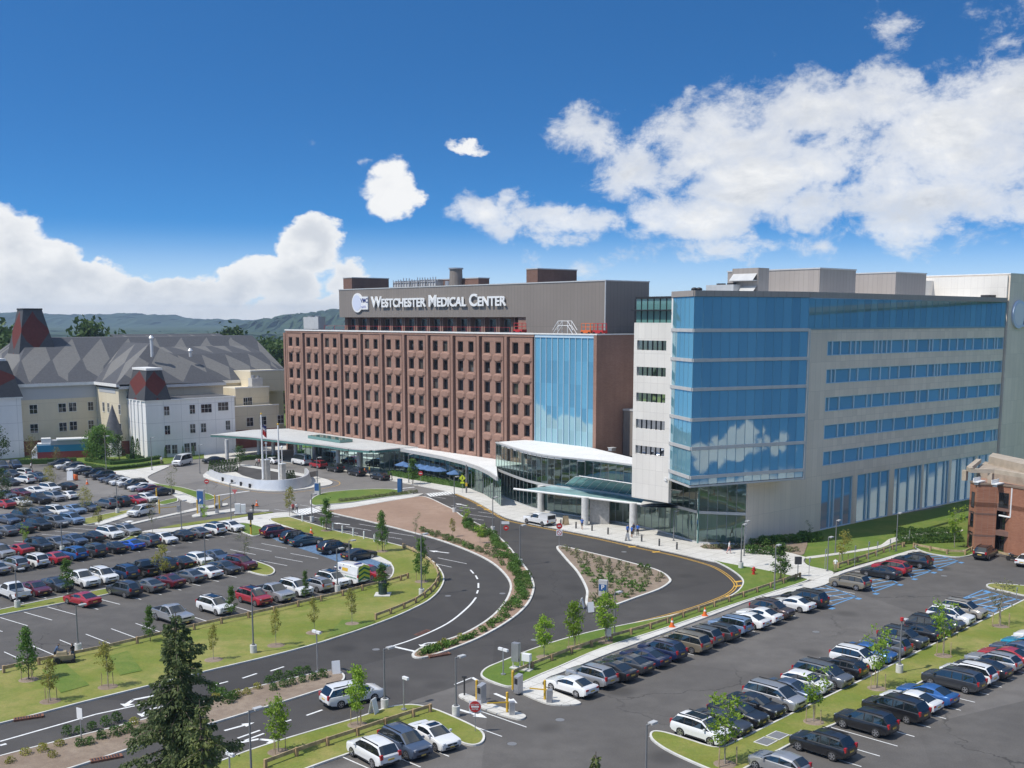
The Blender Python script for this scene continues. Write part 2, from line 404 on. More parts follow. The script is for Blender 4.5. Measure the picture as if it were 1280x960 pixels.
M['needles'] = leaf_mat('spruce_needles', (.085,.12,.045), (.125,.165,.06), (.18,.21,.085), .4)
M['needles_new'] = leaf_mat('young_spruce_needles', (.13,.165,.05), (.18,.215,.065), (.23,.26,.09), .35)
M['hedge'] = leaf_mat('hedge_leaves', (.055,.12,.022), (.085,.165,.032), (.13,.22,.05), .35)
M['forest'] = leaf_mat('woodland_leaves', (.05,.09,.022), (.075,.125,.03), (.11,.17,.045), .25)
M['skin'] = mat('skin', (.5,.31,.22), .6)
M['hair'] = mat('dark_hair', (.03,.02,.015), .7)
def roof_mat(name, dark, light, du=.5, dv=.5):
    """shingles in two greys laid out in large diamonds (UV: 1 unit = one diamond)"""
    m, T, out = newmat(name)
    tc = T.n('ShaderNodeTexCoord')
    sx = T.n('ShaderNodeSeparateXYZ', {0: tc.outputs['UV']})
    a = T.math('ABSOLUTE', T.math('SUBTRACT', T.math('FRACT', sx.outputs[0]), .5))
    b = T.math('ABSOLUTE', T.math('SUBTRACT', T.math('FRACT', sx.outputs[1]), .5))
    f = T.math('LESS_THAN', T.math('ADD', a, b), .47)
    ob = tc.outputs['Object']
    col = T.mix(f, dark, light)
    k = T.math('MULTIPLY_ADD', T.noise(ob, 1.8, 6, .75), .8, .6)
    col = T.mix(1.0, col, T.n('ShaderNodeCombineColor', {0: k, 1: k, 2: k}).outputs[0], 'MULTIPLY')
    bs = T.n('ShaderNodeBsdfPrincipled', {'Roughness': .95, 'Specular IOR Level': .2}); T.nt.links.new(col, bs.inputs['Base Color'])
    T.nt.links.new(bs.outputs[0], out.inputs['Surface'])
    return m
M['shingle'] = roof_mat('diamond_shingles', (.088,.09,.098), (.165,.162,.156))
M['shingle_red'] = roof_mat('red_diamond_shingles', (.075,.076,.082), (.125,.035,.03))
# ---------------------------------------------------------------- ground
def W2(pts): return [at(*p) for p in pts]
def rounded(poly, r=5.0, n=4):
    """corner-rounded closed outline"""
    out = []; N = len(poly)
    for i in range(N):
        p0, p, p1 = Vector(poly[i - 1]), Vector(poly[i]), Vector(poly[(i + 1) % N])
        a, b = p0 - p, p1 - p
        if a.length < 1e-6 or b.length < 1e-6: continue
        A = p + a.normalized() * min(r, a.length * .48); B = p + b.normalized() * min(r, b.length * .48)
        for k in range(n + 1):
            t = k / n; q = A * (1 - t) ** 2 + p * 2 * t * (1 - t) + B * t * t
            out.append((q.x, q.y))
    return out
def inset(poly, w):
    N = len(poly); ar = sum(poly[i][0] * poly[(i+1) % N][1] - poly[(i+1) % N][0] * poly[i][1] for i in range(N))
    sg = 1 if ar > 0 else -1
    out = []
    for i in range(N):
        p0, p, p1 = Vector(poly[i - 1]), Vector(poly[i]), Vector(poly[(i + 1) % N])
        e0 = (p - p0); e1 = (p1 - p)
        if e0.length < 1e-6: e0 = e1
        if e1.length < 1e-6: e1 = e0
        n0 = Vector((-e0.y, e0.x)).normalized() * sg; n1 = Vector((-e1.y, e1.x)).normalized() * sg
        m = n0 + n1
        if m.length < .2: m = n0
        m.normalize(); k = min(2.0, 1 / max(.35, m.dot(n0)))
        q = p + m * w * k; out.append((q.x, q.y))
    return out
def clean(poly, d=.12):
    out = []
    for p in poly:
        if not out or hypot(p[0] - out[-1][0], p[1] - out[-1][1]) > d: out.append(p)
    if hypot(out[0][0] - out[-1][0], out[0][1] - out[-1][1]) < d: out.pop()
    return out
def sheet(name, poly, z, m, label=None, cat=None):
    b = MB(); b.face([(x, y, z) for x, y in poly])
    o = b.build(name, M[m]); bm = bmesh.new(); bm.from_mesh(o.data); bmesh.ops.triangulate(bm, faces=bm.faces[:]); bmesh.ops.recalc_face_normals(bm, faces=bm.faces[:])
    for f in bm.faces:
        if f.normal.z < 0: f.normal_flip()
    bm.to_mesh(o.data); bm.free()
    return tag(o, label, cat, kind='structure')
_zk = [0]
def island(name, pts, m, label, cat='lawn', kerb=True, r=5.0, z=None, kw=.17, world=False):
    poly = clean(rounded(pts if world else W2(pts), r))
    _zk[0] += 1
    zt = (.105 + (_zk[0] % 12) * .003) if z is None else z
    if kerb:
        inn = inset(poly, kw); b = MB(); N = len(poly); zk = .15
        for i in range(N):
            j = (i + 1) % N; a, c, d, e = poly[i], poly[j], inn[j], inn[i]
            b.face([(*a, 0), (*c, 0), (*c, zk), (*a, zk)]); b.face([(*a, zk), (*c, zk), (*d, zk), (*e, zk)]); b.face([(*e, zk), (*d, zk), (*d, zt - .03), (*e, zt - .03)])
        o = b.build('kerb', M['kerb']); tag(o, 'pale concrete kerb around the ' + label, 'kerb', kind='structure')
        sheet(name, inset(poly, kw * .5), zt, m, label, cat)
    else:
        b = MB(); b.prism(poly, 0, zt); o = b.build(name, M[m])
        bm = bmesh.new(); bm.from_mesh(o.data); bmesh.ops.triangulate(bm, faces=[f for f in bm.faces if len(f.verts) > 4]); bm.to_mesh(o.data); bm.free()
        tag(o, label, cat, kind='structure')
    return poly
g = MB(); g.face([(-16000, -9000, -.12), (16000, -9000, -.12), (16000, 22000, -.12), (-16000, 22000, -.12)])
tag(g.build('ground', M['far_ground']), 'wooded ground spreading out to the far hills', 'ground', kind='structure')
# campus apron: grass under everything, asphalt over it
sheet('lawn', [(-230, 25), (160, 25), (260, 160), (240, 330), (60, 420), (-120, 430), (-330, 420)], -.03, 'grass_green', 'green lawn surrounding the hospital buildings', 'lawn')
sheet('parking_lot', [(-190, 30), (95, 30), (122, 75), (105, 185), (30, 190), (-20, 260), (-70, 305), (-100, 290), (-170, 300), (-215, 260)], 0.0, 'asphalt_old', 'aged grey asphalt of the drop-off roads and far car park', 'asphalt')
LOT = W2([(-80,1000), (-80,700), (0,655), (95,650), (160,656), (260,640), (345,640), (372,646), (430,675), (500,690), (520,720), (420,770), (200,820), (0,880)])
sheet('parking_lot', LOT, .004, 'asphalt_mid', 'dark asphalt of the left car park', 'asphalt')
RLOT = W2([(290,985), (390,955), (515,876), (596,850), (640,862), (760,820), (1000,735), (1150,688), (1220,690), (1420,690), (1600,760), (1600,1100), (290,1100)])
sheet('parking_lot', RLOT, .008, 'asphalt_mid', 'dark asphalt of the right car park beyond the ticket gates', 'asphalt')
ROAD = W2([(362,645), (404,637.5), (528,619), (570,616), (640,645), (700,660), (800,680), (880,698), (935,712), (938,735), (910,756), (760,800), (650,850), (596,850), (515,876), (490,892), (290,962), (60,1030), (-110,1080), (-110,930), (0,880), (200,830), (400,780), (500,740), (520,710), (480,688), (420,672)])
sheet('road', ROAD, .012, 'asphalt_new', 'fresh dark asphalt of the looping entrance drive', 'road')
# --- left half
island('lawn', [(335,650),(342,646.5),(360,646),(378,651.5),(400,658),(420,664.5),(450,671),(480,677.5),(506,684),(520,689),(536,697.5),(548,708),(555,719),(556,728),(549,741),(537,751.5),(526,757.5),(500,770),(470,781.5),(440,792),(387,809),(322,825.5),(257,840.5),(192,857.5),(100,880),(45,895),(-60,921),(-60,853),(0,839),(26,832.5),(60,824.5),(124,811.5),(187,796.5),(237,784.5),(267,777.5),(330,764),(390,749.5),(425,741.5),(450,734.5),(478,728),(490,722),(492,708),(474,696.5),(438,686),(402,676),(368,662.5),(345,655)], 'grass', 'broad lawn between the left car park and the loop road', r=4)
island('sidewalk', [(174,666),(192,662.5),(220,660.5),(260,654.5),(300,648),(320,645),(345,641.5),(362,641),(376,645),(360,647),(340,648.5),(335,650.5),(345,655),(368,662),(402,675.5),(438,685.5),(474,696),(491,705),(487,707),(465,699),(430,690),(395,679),(355,664),(330,660.5),(305,653.5),(290,656),(250,660.3),(210,666.5)], 'concrete', 'pale footpath from the left car park to the pedestrian crossing', 'footpath', kerb=False, r=1, z=.125)
island('lawn', [(291,657),(304,654),(318,656),(331,661),(330,668.5),(316,671.5),(302,666)], 'grass_green', 'small patch of lawn with the yellow push-button post', r=1.5)
island('lawn', [(168,664.5),(176,668),(213,667.8),(213,671),(190,673),(172,673),(162,669)], 'grass', 'small wedge of lawn at the end of the far parking rows', r=1.5)
island('lawn', [(194,661.8),(220,656.5),(250,652),(280,648),(298,645),(330,641),(345,640.5),(320,644.5),(300,647.6),(260,654),(220,660)], 'grass', 'thin strip of lawn beside the gate lane', r=1, kerb=False, z=.118)
island('traffic_island', [(144,659),(180,651),(200,646.5),(228,640),(248,635),(284,629.5),(286,632),(250,638),(222,643.5),(190,650.5),(147,660.8)], 'concrete', 'long pale kerbed island between the two gate lanes', 'traffic island', kerb=False, r=1, z=.15)
island('traffic_island', [(239,645),(250,641.5),(270,640),(297,635.5),(299,639),(275,642.8),(255,646),(241,647.2)], 'concrete', 'short pale kerbed island carrying the exit gate', 'traffic island', kerb=False, r=1, z=.15)
island('lawn', [(100,650),(130,643.5),(160,638),(172,637.5),(160,642),(117,655.3),(104,657)], 'grass', 'narrow wedge of lawn left of the gate lane', r=1)
island('sidewalk', [(117,655.7),(160,642.3),(172,638),(180,640),(158,647),(126,657)], 'concrete', 'short pale ramp beside the entry gate lane', 'footpath', kerb=False, r=.5, z=.13)
island('lawn', [(193,630),(205,626),(223,622.5),(223,627.5),(205,632)], 'grass_green', 'small lawn beside the yellow gate posts', r=1)
island('lawn', [(188,604),(205,606.5),(228,609.8),(245,614.5),(262,618),(270.5,622.3),(265,625.8),(252,627),(240,621.5),(222,614.5),(200,609.8)], 'grass_green', 'strip of lawn along the ambulance drop-off road', r=1.5)
island('sidewalk', [(200,610.5),(222,615.3),(240,622.3),(252,627.7),(240,630),(225,624.5),(212,617)], 'concrete', 'pale path behind the blue totem sign', 'footpath', kerb=False, r=1, z=.122)
island('plaza', [(88,578),(100,580.5),(120,586),(135,590),(170,587),(203,582),(214,582.5),(197,590),(186,595),(184,598),(190,602),(202,606),(188,605.5),(170,602),(152,597),(130,593),(105,588),(92,583)], 'concrete', 'pale concrete forecourt beside the white building', 'plaza', kerb=False, r=2, z=.128)
island('planting_bed', [(-60,577),(20,574),(60,575),(100,580),(135,589.6),(170,586.5),(204,581.3),(235,575),(290,570),(290,563),(200,568),(100,566),(-60,566)], 'grass_green', 'clipped lawn in front of the cream and white buildings', kerb=False, r=2, z=.10)
island('lawn', [(-60,716),(0,704),(60,693.5),(122,683.5),(150,677),(168,667.5),(165,663.5),(176,667),(190,672.5),(172,675.5),(122,687.5),(0,708.5),(-60,720.5)], 'grass', 'thin grass strip between two far parking rows', r=1)
island('lawn', [(-80,779),(0,763),(60,750),(139,735.5),(220,716),(270,702.5),(285,695),(305,697),(340,709),(345,714.3),(341,719),(333,720.8),(318,718),(300,711.5),(285,711),(220,722.5),(138,743.5),(0,770),(-80,787)], 'grass', 'long grass strip with a rounded end between the near parking rows', r=2)
# --- drop-off circle and centre
island('plaza', [(252,596),(258,590.5),(270,583.5),(300,580.3),(328,585),(360,589.5),(390,595),(412,600.8),(417,604.2),(412,607.3),(395,609.3),(385,611.6),(352,615),(320,613.5),(290,607),(262,600)], 'concrete', 'paved drop-off circle behind the curved steel wall', 'plaza', r=3)
island('lawn', [(387,627),(392,621.5),(404,616.5),(425,614.2),(452,612.3),(480,611.5),(496,612.5),(514,616.5),(518,617.8),(480,622.3),(440,628.8),(410,631.2),(392,633),(388,630.5)], 'grass_green', 'lawn beside the pedestrian crossing and drop-off road', r=2)
island('sidewalk', [(392,634.6),(411,632),(440,629.4),(480,623),(518,618.2),(531,617.3),(522,620.8),(480,627.6),(440,634.6),(416,637.5),(402,638.8)], 'concrete', 'pale path between the bare soil bed and the small lawn', 'footpath', kerb=False, r=1, z=.124)
BED = island('planting_bed', [(404,639.2),(416,638),(440,635),(480,628),(520,621.3),(530,620.6),(540,624),(556,632),(568,637.5),(580,647.5),(597,655),(612,662.3),(632,678),(648,698),(660,712.5),(667,726),(669,736),(664,752),(652,766),(636,778),(620,788),(590,803.5),(550,818),(530,824),(517,823.8),(513,819),(526,810),(550,803),(580,793.5),(610,775.5),(626,760),(635,746),(638.5,732),(632,720),(616,704.5),(592,692),(560,679.5),(536,672),(500,662.3),(460,652.3),(440,648),(420,643.5)], 'soil', 'large bare soil bed curving between the two entrance roads', 'planting bed', r=5, kw=.25)
TEAR = island('planting_bed', [(694,685),(698,682.8),(710,684.5),(740,692),(766,698),(792,705),(820,712),(833,718.5),(838.5,724),(840,728),(828,736.5),(812,742.5),(800,746.5),(785,752),(770,757.5),(752,760.5),(738,760),(731,756),(732,748),(733,740),(730,732),(726,724),(719,713),(710,703.5),(702,694)], 'mulch', 'teardrop planting bed in front of the hospital entrance', 'planting bed', r=3, kw=.28)
# --- plaza and right side
island('plaza', [(255,574),(300,573),(360,578.5),(420,587),(460,594),(486,600.5),(520,607),(568,616.5),(592,626),(616,639.5),(632,648),(652,653),(676,658),(700,662.3),(752,672.5),(800,683),(840,691),(880,700.5),(894,703.5),(920,706.5),(950,712),(980,718),(1008,724),(1030,729),(1045,716),(1028,712),(1010,708.5),(1003,702),(1008,697.5),(1000,695.5),(985,691),(960,688.8),(936,687),(936,676),(872,655),(800,630),(720,605),(640,585),(560,572),(480,567),(380,556),(255,562)], 'concrete', 'pale concrete pavement along the hospital entrances', 'plaza', kerb=False, r=2, z=.13)
island('lawn', [(883,698.5),(905,704),(920,706.8),(950,712),(980,718.3),(1008,724),(1014,726),(970,740),(920,756),(860,777),(820,790.5),(750,812),(700,835),(675,845),(650,857),(636,861),(620,856),(605,850),(599,844.5),(606,836),(626,828),(660,814),(696,802),(736,791),(780,782),(840,770.5),(880,759),(904,750),(920,742),(928.5,732),(928,724),(914,713),(897,704)], 'grass_green', 'strip of lawn between the loop road and the right car park', r=4)
island('sidewalk', [(636,861.5),(650,857.5),(675,845.5),(700,835.5),(750,812.5),(820,791),(860,777.5),(920,756.5),(970,740.5),(1014,726.5),(1030,728),(1044,717.2),(1104,699),(1142,687.5),(1152,690),(1144,691),(1078,710),(1050,718.5),(1034,731.5),(1010,738),(940,751),(860,781.5),(760,818.5),(700,843),(684,848),(676,856.5),(685,862),(706,870.5),(727,879),(725,881.5),(712,883),(687,882.5),(668,875.5),(650,867)], 'concrete', 'pale footpath along the top row of the right car park', 'footpath', kerb=False, r=1.5, z=.136)
island('lawn', [(1004,701),(1015,698.7),(1040,695.7),(1070,691),(1100,686.5),(1112,683.5),(1140,683),(1142,687),(1104,698.6),(1070,706.5),(1044,716.8),(1028,712),(1012,708.5)], 'grass_green', 'lawn with small signposts above the blue parking bays', r=2, kerb=False, z=.115)
island('sidewalk', [(1003,697.6),(1040,693),(1070,688.5),(1100,683),(1105,679.5),(1112,674),(1144,668),(1204,662),(1204,665),(1148,671.5),(1118,678),(1108,683.5),(1098,686.8),(1060,692.5),(1035,696.2),(1012,699.5)], 'concrete', 'narrow curved path towards the orange brick building', 'footpath', kerb=False, r=1.5, z=.132)
island('planting_bed', [(872,683),(936,677),(1000,668),(1010,680),(1004,696),(985,690.5),(960,688.4),(936,686.4),(905,688.5),(880,687)], 'mulch', 'mulched bed of shrubs at the foot of the clad facade', 'planting bed', kerb=False, r=1.5, z=.134)
sheet('lawn', W2([(940,684),(1000,664),(1250,622),(1260,690),(1142,687),(1100,690),(1010,700)]), .06, 'grass_green', 'lawn between the clad facade and the orange brick building', 'lawn')
island('lawn', [(1138,682.5),(1160,684.5),(1196,690),(1216,687),(1222,691),(1214,695.5),(1196,698),(1170,694.5),(1152,690.5)], 'grass_green', 'grass corner with timber rail beside the brick building', r=2)
ISL = island('lawn', [(811,919),(816,914.7),(830,915.8),(860,925),(895,937),(912,931.5),(1000,887.5),(1080,849.5),(1111,833.5),(1162,808),(1227,776.5),(1285,748),(1340,721),(1340,759),(1280,790),(1203,827.3),(1157,851.8),(1076,893.8),(1008,922),(940,958),(915,972),(895,967),(875,959),(835,941),(814,927)], 'grass', 'long grass island between the two near parking rows', r=2.5)
island('lawn', [(1231,732.5),(1238,729.8),(1260,731),(1330,738),(1330,752),(1280,746),(1256,740),(1236,736)], 'grass', 'rounded grass island end beside the blue hatched bays', r=2)
island('lawn', [(250,962),(285,949),(315,937.5),(380,917.5),(455,896),(485,884.5),(515,881),(540,886),(562,894.5),(600,912),(607.5,921),(604,930.5),(592,934),(577,931),(562,922),(545,907),(525,912),(445,941),(390,960),(340,980),(250,1000)], 'grass', 'lawn with a timber rail beside the lower entrance road', r=3)
sheet('lawn', W2([(52,839),(80,829),(112,858),(76,868)]), .145, 'grass_green', 'freshly laid darker turf patch behind the mower', 'lawn')
sheet('lawn', W2([(136,822),(160,815),(178,840),(150,846)]), .146, 'grass_green', 'second darker turf patch on the broad lawn', 'lawn')
sheet('lawn', W2([(405,800),(428,776),(470,779),(440,790)]), .147, 'grass_green', 'dark green turf patch by the bend of the loop road', 'lawn')
MED = island('planting_bed', [(433,847.5),(427,840.5),(415,838),(375,846.5),(335,856),(282,869),(230,886),(175,902),(85,924.5),(10,943.5),(-50,960),(-50,1010),(30,980),(90,962),(150,942),(197,926),(272,904),(360,877),(400,864),(425,857)], 'mulch', 'long mulched median between the lower entrance roads', 'planting bed', r=3)
def oval(cx, cy, rx, ry): return [(cx + rx * cos(2 * pi * k / 20), cy + ry * sin(2 * pi * k / 20)) for k in range(20)]
island('lawn', oval(-17.5, 59, 9, 7), 'grass', 'rounded lawn at the foot of the tall spruce', world=True); island('lawn', oval(4.6, 60, 4, 4), 'grass', 'round lawn at the foot of the small spruce', world=True)
GATE = island('traffic_island', [(572,870.5),(580,867.5),(600,876),(630,887),(655,894),(658.5,897.5),(652,901.5),(640,899.5),(610,890),(576,874)], 'concrete', 'pale ticket-gate island with rounded ends', 'traffic island', kerb=False, r=1.2, z=.15)
# ---------------------------------------------------------------- painted markings
wm, ym, bm_ = MB(), MB(), MB()
def strip(b, a, c, w, z=.02):
    a, c = Vector(a), Vector(c); d = (c - a)
    if d.length < .05: return
    d.normalize(); n = Vector((-d.y, d.x)) * w / 2
    b.face([(*(a - n), z), (*(c - n), z), (*(c + n), z), (*(a + n), z)])
def line(b, pts, w=.14, z=.02, world=False):
    p = pts if world else W2(pts)
    for a, c in zip(p, p[1:]): strip(b, a, c, w, z)
def curve(b, pts, w=.14, z=.02, off=0.0):
    p = [Vector(q) for q in W2(pts)]
    out = []
    for i in range(len(p) - 1):
        p0, p1, p2, p3 = p[max(0, i - 1)], p[i], p[i + 1], p[min(len(p) - 1, i + 2)]
        for k in range(5):
            t = k / 5; out.append(.5 * ((2 * p1) + (p2 - p0) * t + (2 * p0 - 5 * p1 + 4 * p2 - p3) * t * t + (3 * p1 - p0 - 3 * p2 + p3) * t ** 3))
    out.append(p[-1])
    n = []
    for i, q in enumerate(out):
        d = out[min(i + 1, len(out) - 1)] - out[max(i - 1, 0)]; d.normalize(); n.append(Vector((-d.y, d.x)))
    for i in range(len(out) - 1):
        b.face([(*(out[i] + n[i] * (off - w / 2)), z), (*(out[i+1] + n[i+1] * (off - w / 2)), z), (*(out[i+1] + n[i+1] * (off + w / 2)), z), (*(out[i] + n[i] * (off + w / 2)), z)])
    return out
def arrow(pts, z=.022):
    p = W2(pts); wm.face([(x, y, z) for x, y in p])
def ground_arrow(px, py, head, kind='straight', s=1.0):
    """painted lane arrow, drawn flat; head in radians"""
    x, y = at(px, py); c, n = cos(head), sin(head)
    def P(a, b): return (x + (a * c - b * n) * s, y + (a * n + b * c) * s, .022)
    if kind == 'straight':
        wm.face([P(-1.6,-.16), P(.5,-.16), P(.5,.16), P(-1.6,.16)]); wm.face([P(.5,-.5), P(1.7,0), P(.5,.5)])
    else:
        sg = 1 if kind == 'left' else -1
        wm.face([P(-1.6,-.15), P(0,-.15), P(.2,.15*1), P(-1.6,.15)]) if sg > 0 else wm.face([P(-1.6,-.15), P(.2,-.15), P(0,.15), P(-1.6,.15)])
        wm.face([P(0,-.15*sg), P(.75,.55*sg), P(.5,.8*sg), P(-.1,.15*sg)]); wm.face([P(1.05,.35*sg), P(.95,1.25*sg), P(.15,1.05*sg)])
HR = radians(46); HP = radians(-44)
# lane lines on the loop and the lower road
curve(wm, [(490,808),(522,797),(560,779),(585,759),(595,747)], .22)
for a, c in (((596,742),(597.5,738)), ((598,735),(598,729)), ((597,724),(594.5,719.5)), ((592,717),(588,712.5)), ((266,857),(285,852)), ((303,848),(321,842)), ((338,839),(355,833.5)), ((383,894.5),(403,887.5)), ((350,904),(364,900))): strip(wm, at(*a), at(*c), .2)
strip(wm, at(490,808), at(521,815), .35)
line(wm, [(0,927),(60,910),(120,893),(185,879)], .2); line(wm, [(0,932),(8,930)], .3)
strip(wm, at(297,923), at(325,913), .2); strip(wm, at(306,926), at(330,917), .2)
ground_arrow(533,804, radians(195), 'left', .8); ground_arrow(299,908.5, radians(43), 'straight', .8); ground_arrow(324,924, radians(30), 'right', 1.05)
ground_arrow(166,875, radians(215), 'left', 1.1); ground_arrow(187,887, radians(215), 'left', 1.1)
ground_arrow(632,873, radians(-52), 'straight', .95); ground_arrow(590,892, radians(-40), 'straight', .95)
ground_arrow(549,690, radians(150), 'straight', 1.0); ground_arrow(427,655, radians(150), 'straight', 1.0); ground_arrow(577,631, radians(130), 'straight', 1.0)
strip(wm, at(590,847), at(597,851), .3); strip(wm, at(568,856), at(590,847), .15); strip(wm, at(165,651), at(155,653.5), .9)
# drop-off road: stop bars, crossing ladders
strip(wm, at(270,619.5), at(312,613.8), .5); strip(wm, at(312,637.5), at(336,638), .5); strip(wm, at(402,618), at(413,616.5), .5); strip(wm, at(480,613), at(518,609), .5)
def ladder(A, B, A2, B2, n):
    a, b, c, d = [Vector(at(*p)) for p in (A, B, A2, B2)]
    strip(wm, a, b, .3); strip(wm, c, d, .3)
    for i in range(n):
        t = (i + .5) / n; strip(wm, a.lerp(b, t), c.lerp(d, t), .45)
ladder((364,638.5), (390,634.3), (374,644.5), (402,639.3), 8)
ladder((532,617.3), (564,614), (538,621), (570,617), 9)
# yellow lines along the entrance kerb
YK = [(570,617.5),(592,627),(616,640.5),(632,649.5),(652,654.5),(700,664),(752,674.5),(800,685.3),(840,693.5),(878,703.5),(896,710),(910,718.5),(919,727),(921,733),(914,741),(898,749),(860,762.5),(800,778),(760,786)]
curve(ym, YK, .12, .02, 0); curve(ym, YK, .12, .02, -.32)
for t in ((600,632),(609,637),(790,683.5),(820,690),(923,727),(923,732.5),(912,745)): 
    x, y = at(*t); ym.obox(x, y, radians(30), .6, .25, .019, .0205)
curve(ym, [(258,599),(290,609),(320,615),(352,616.5),(385,613.5),(420,607.5),(424,602.5),(412,599)], .12); 
# parking bay lines: each row runs along its kerb
BAY = 2.73
def bays(A, B, L, n0, n1, side, z=.016, b=None, step=BAY, skew=0.0):
    """A->B image line of the bay heads; L length; side -1 towards the camera"""
    a, c = Vector(at(*A)), Vector(at(*B)); d = (c - a).normalized(); n = Vector((d.y, -d.x)) * side
    for k in range(n0, n1 + 1):
        p = a + d * step * k; strip(b or wm, p, p + n * L, .11, z)
bays((0,772), (240,719), 5.4, -8, 34, 1)
bays((0,760), (240,710), 5.4, -8, 30, -1)
bays((0,838), (440,737.5), 5.4, -3, 22, -1)
bays((3,708), (122,688), 5.4, -6, 38, 1)
bays((3,704), (122,683.5), 5.4, -6, 24, -1)
bays((100,656), (160,641), 5.4, -20, 2, 1)
bays((695,845), (1000,738), 5.4, 0, 22, 1)
bays((912,931.5), (1227,776.5), 5.4, -1, 21, -1)
bays((940,958), (1203,827.3), 5.5, -2, 26, 1)
bays((390,960), (445,941), 5.4, -2, 6, 1)
# blue bays of the right car park
def hatch(A, B, L, k0, nb, side, b):
    a, c = Vector(at(*A)), Vector(at(*B)); d = (c - a).normalized(); n = Vector((d.y, -d.x)) * side
    p0 = a + d * k0; 
    strip(b, p0, p0 + n * L, .26, .018); strip(b, p0 + d * 2.5, p0 + d * 2.5 + n * L, .26, .018); strip(b, p0 + n * L, p0 + d * 2.5 + n * L, .26, .018)
    for i in range(nb):
        t0 = L * (i + .2) / nb; strip(b, p0 + n * t0, p0 + d * 2.5 + n * min(L, t0 + L / nb * 1.3), .32, .018)
def hatch_px(q, nb=4):
    a, b, c, d = [Vector(at(*p)) for p in q]                       # kerb end left, kerb end right, aisle end right, aisle end left
    for p, r in ((a, d), (b, c), (d, c)): strip(bm_, p, r, .2, .018)
    for i in range(nb): strip(bm_, a.lerp(d, i / nb), b.lerp(c, (i + 1) / nb), .26, .018)
    for p in (d.lerp(c, .0), d.lerp(c, 1.0)):
        bm_.obox(p.x, p.y - .9, radians(46), .4, .28, .0175, .0185)
hatch_px([(1012,737),(1031,731.5),(1070,746),(1037,758)]); hatch_px([(1084,722),(1100,716),(1122,729),(1092,740)]); hatch_px([(1128,708),(1140,704),(1164,714),(1140,722)]); hatch_px([(1146,693.5),(1163,691),(1198,701.5),(1172,710.5)], 5)
hatch_px([(1281,752),(1249,767),(1198,750.5),(1229,737.5)], 5); hatch_px([(1240,770),(1226,777),(1188,760),(1200,755)], 3); line(bm_, [(1196,753),(1246,764)], .22); line(bm_, [(1198,751),(1252,762)], .2)
for k0 in (): 
    a, c = Vector(at(912,931.5)), Vector(at(1227,776.5)); d = (c - a).normalized(); strip(bm_, a + d * k0, a + d * k0 + Vector((-d.y, d.x)) * 5.2, .16, .018)
tag(wm.build('road_marking', M['white_paint']), 'white road arrows, lane lines and parking bay lines', 'road marking', kind='structure')
tag(ym.build('road_marking', M['yellow_paint']), 'double yellow lines along the entrance kerb', 'road marking', kind='structure')
tag(bm_.build('road_marking', M['blue_paint']), 'blue hatched accessible bay markings in the right car park', 'road marking', kind='structure')
HB = W2([(330,676),(452,709.5),(474,698),(402,678),(352,663)])
sheet('road_marking', W2([(336,671),(352,664),(400,679.5),(470,699.5),(490,706),(470,716),(440,709),(400,694),(350,677.5)]), .0165, 'blue_field', 'worn blue painted bays beside the left footpath', 'road marking')
# ---------------------------------------------------------------- hills
def ridge(name, y0, pts, depth, label, seed):
    rr = random.Random(seed); b = MB(); cols = []
    N = 640; x0, x1 = pts[0][0], pts[-1][0]
    for i in range(N + 1):
        x = x0 + (x1 - x0) * i / N
        for (a, ha), (c, hc) in zip(pts, pts[1:]):
            if a <= x <= c: t = (x - a) / (c - a); t = t * t * (3 - 2 * t); h = ha + (hc - ha) * t
        w = sum(sin(x * f + ph) * am for f, ph, am in ((.004, seed, 7), (.011, seed * 2.1, 4), (.031, seed * .7, 2.2)))
        h += w * min(1, h / 40)
        prof = []
        for k in range(8):
            t = k / 7; s = sin(t * pi * .5)
            prof.append((x + rr.uniform(-8, 8), y0 + depth * t + rr.uniform(-20, 20), h * s - 2 + (rr.uniform(-5, 7) * min(1, y0 / 3000 + .3) if k > 1 else 0)))
        prof.append((x, y0 + depth * 2, -5)); cols.append(prof)
    for i in range(N):
        for k in range(len(cols[0]) - 1): b.face([cols[i][k], cols[i+1][k], cols[i+1][k+1], cols[i][k+1]])
    tag(b.build(name, M['hill']), label, 'hill', kind='structure')
M['hill'] = ground_mat('forested_hillside', (.03,.058,.03), (.055,.088,.04), (.016,.034,.018), .006, .03, .09, 1.6)
ridge('hills', 4200, [(-3800,60),(-2600,40),(-2100,46),(-1500,44),(-1200,32),(-900,20),(0,20),(1500,26),(4000,60)], 600, 'long forested ridge on the horizon', 3)
ridge('hills', 2600, [(-1400,-4),(-720,-4),(-640,26),(-560,46),(-450,56),(-330,62),(-200,60),(200,46),(900,30),(2400,20)], 420, 'nearer wooded hill rising behind the brick hospital block', 5)
ridge('hills', 1500, [(-2600,20),(-1300,16),(-1000,8),(-800,4),(-400,6),(0,10),(900,14),(2600,20)], 300, 'low wooded rise beyond the left buildings', 8)
# woodland round the rest of the site, far behind the camera too
ridge('hills', -1000, [(-2600,35),(-800,25),(0,28),(900,30),(2600,40)], -300, 'low wooded rise far behind the viewpoint', 9)
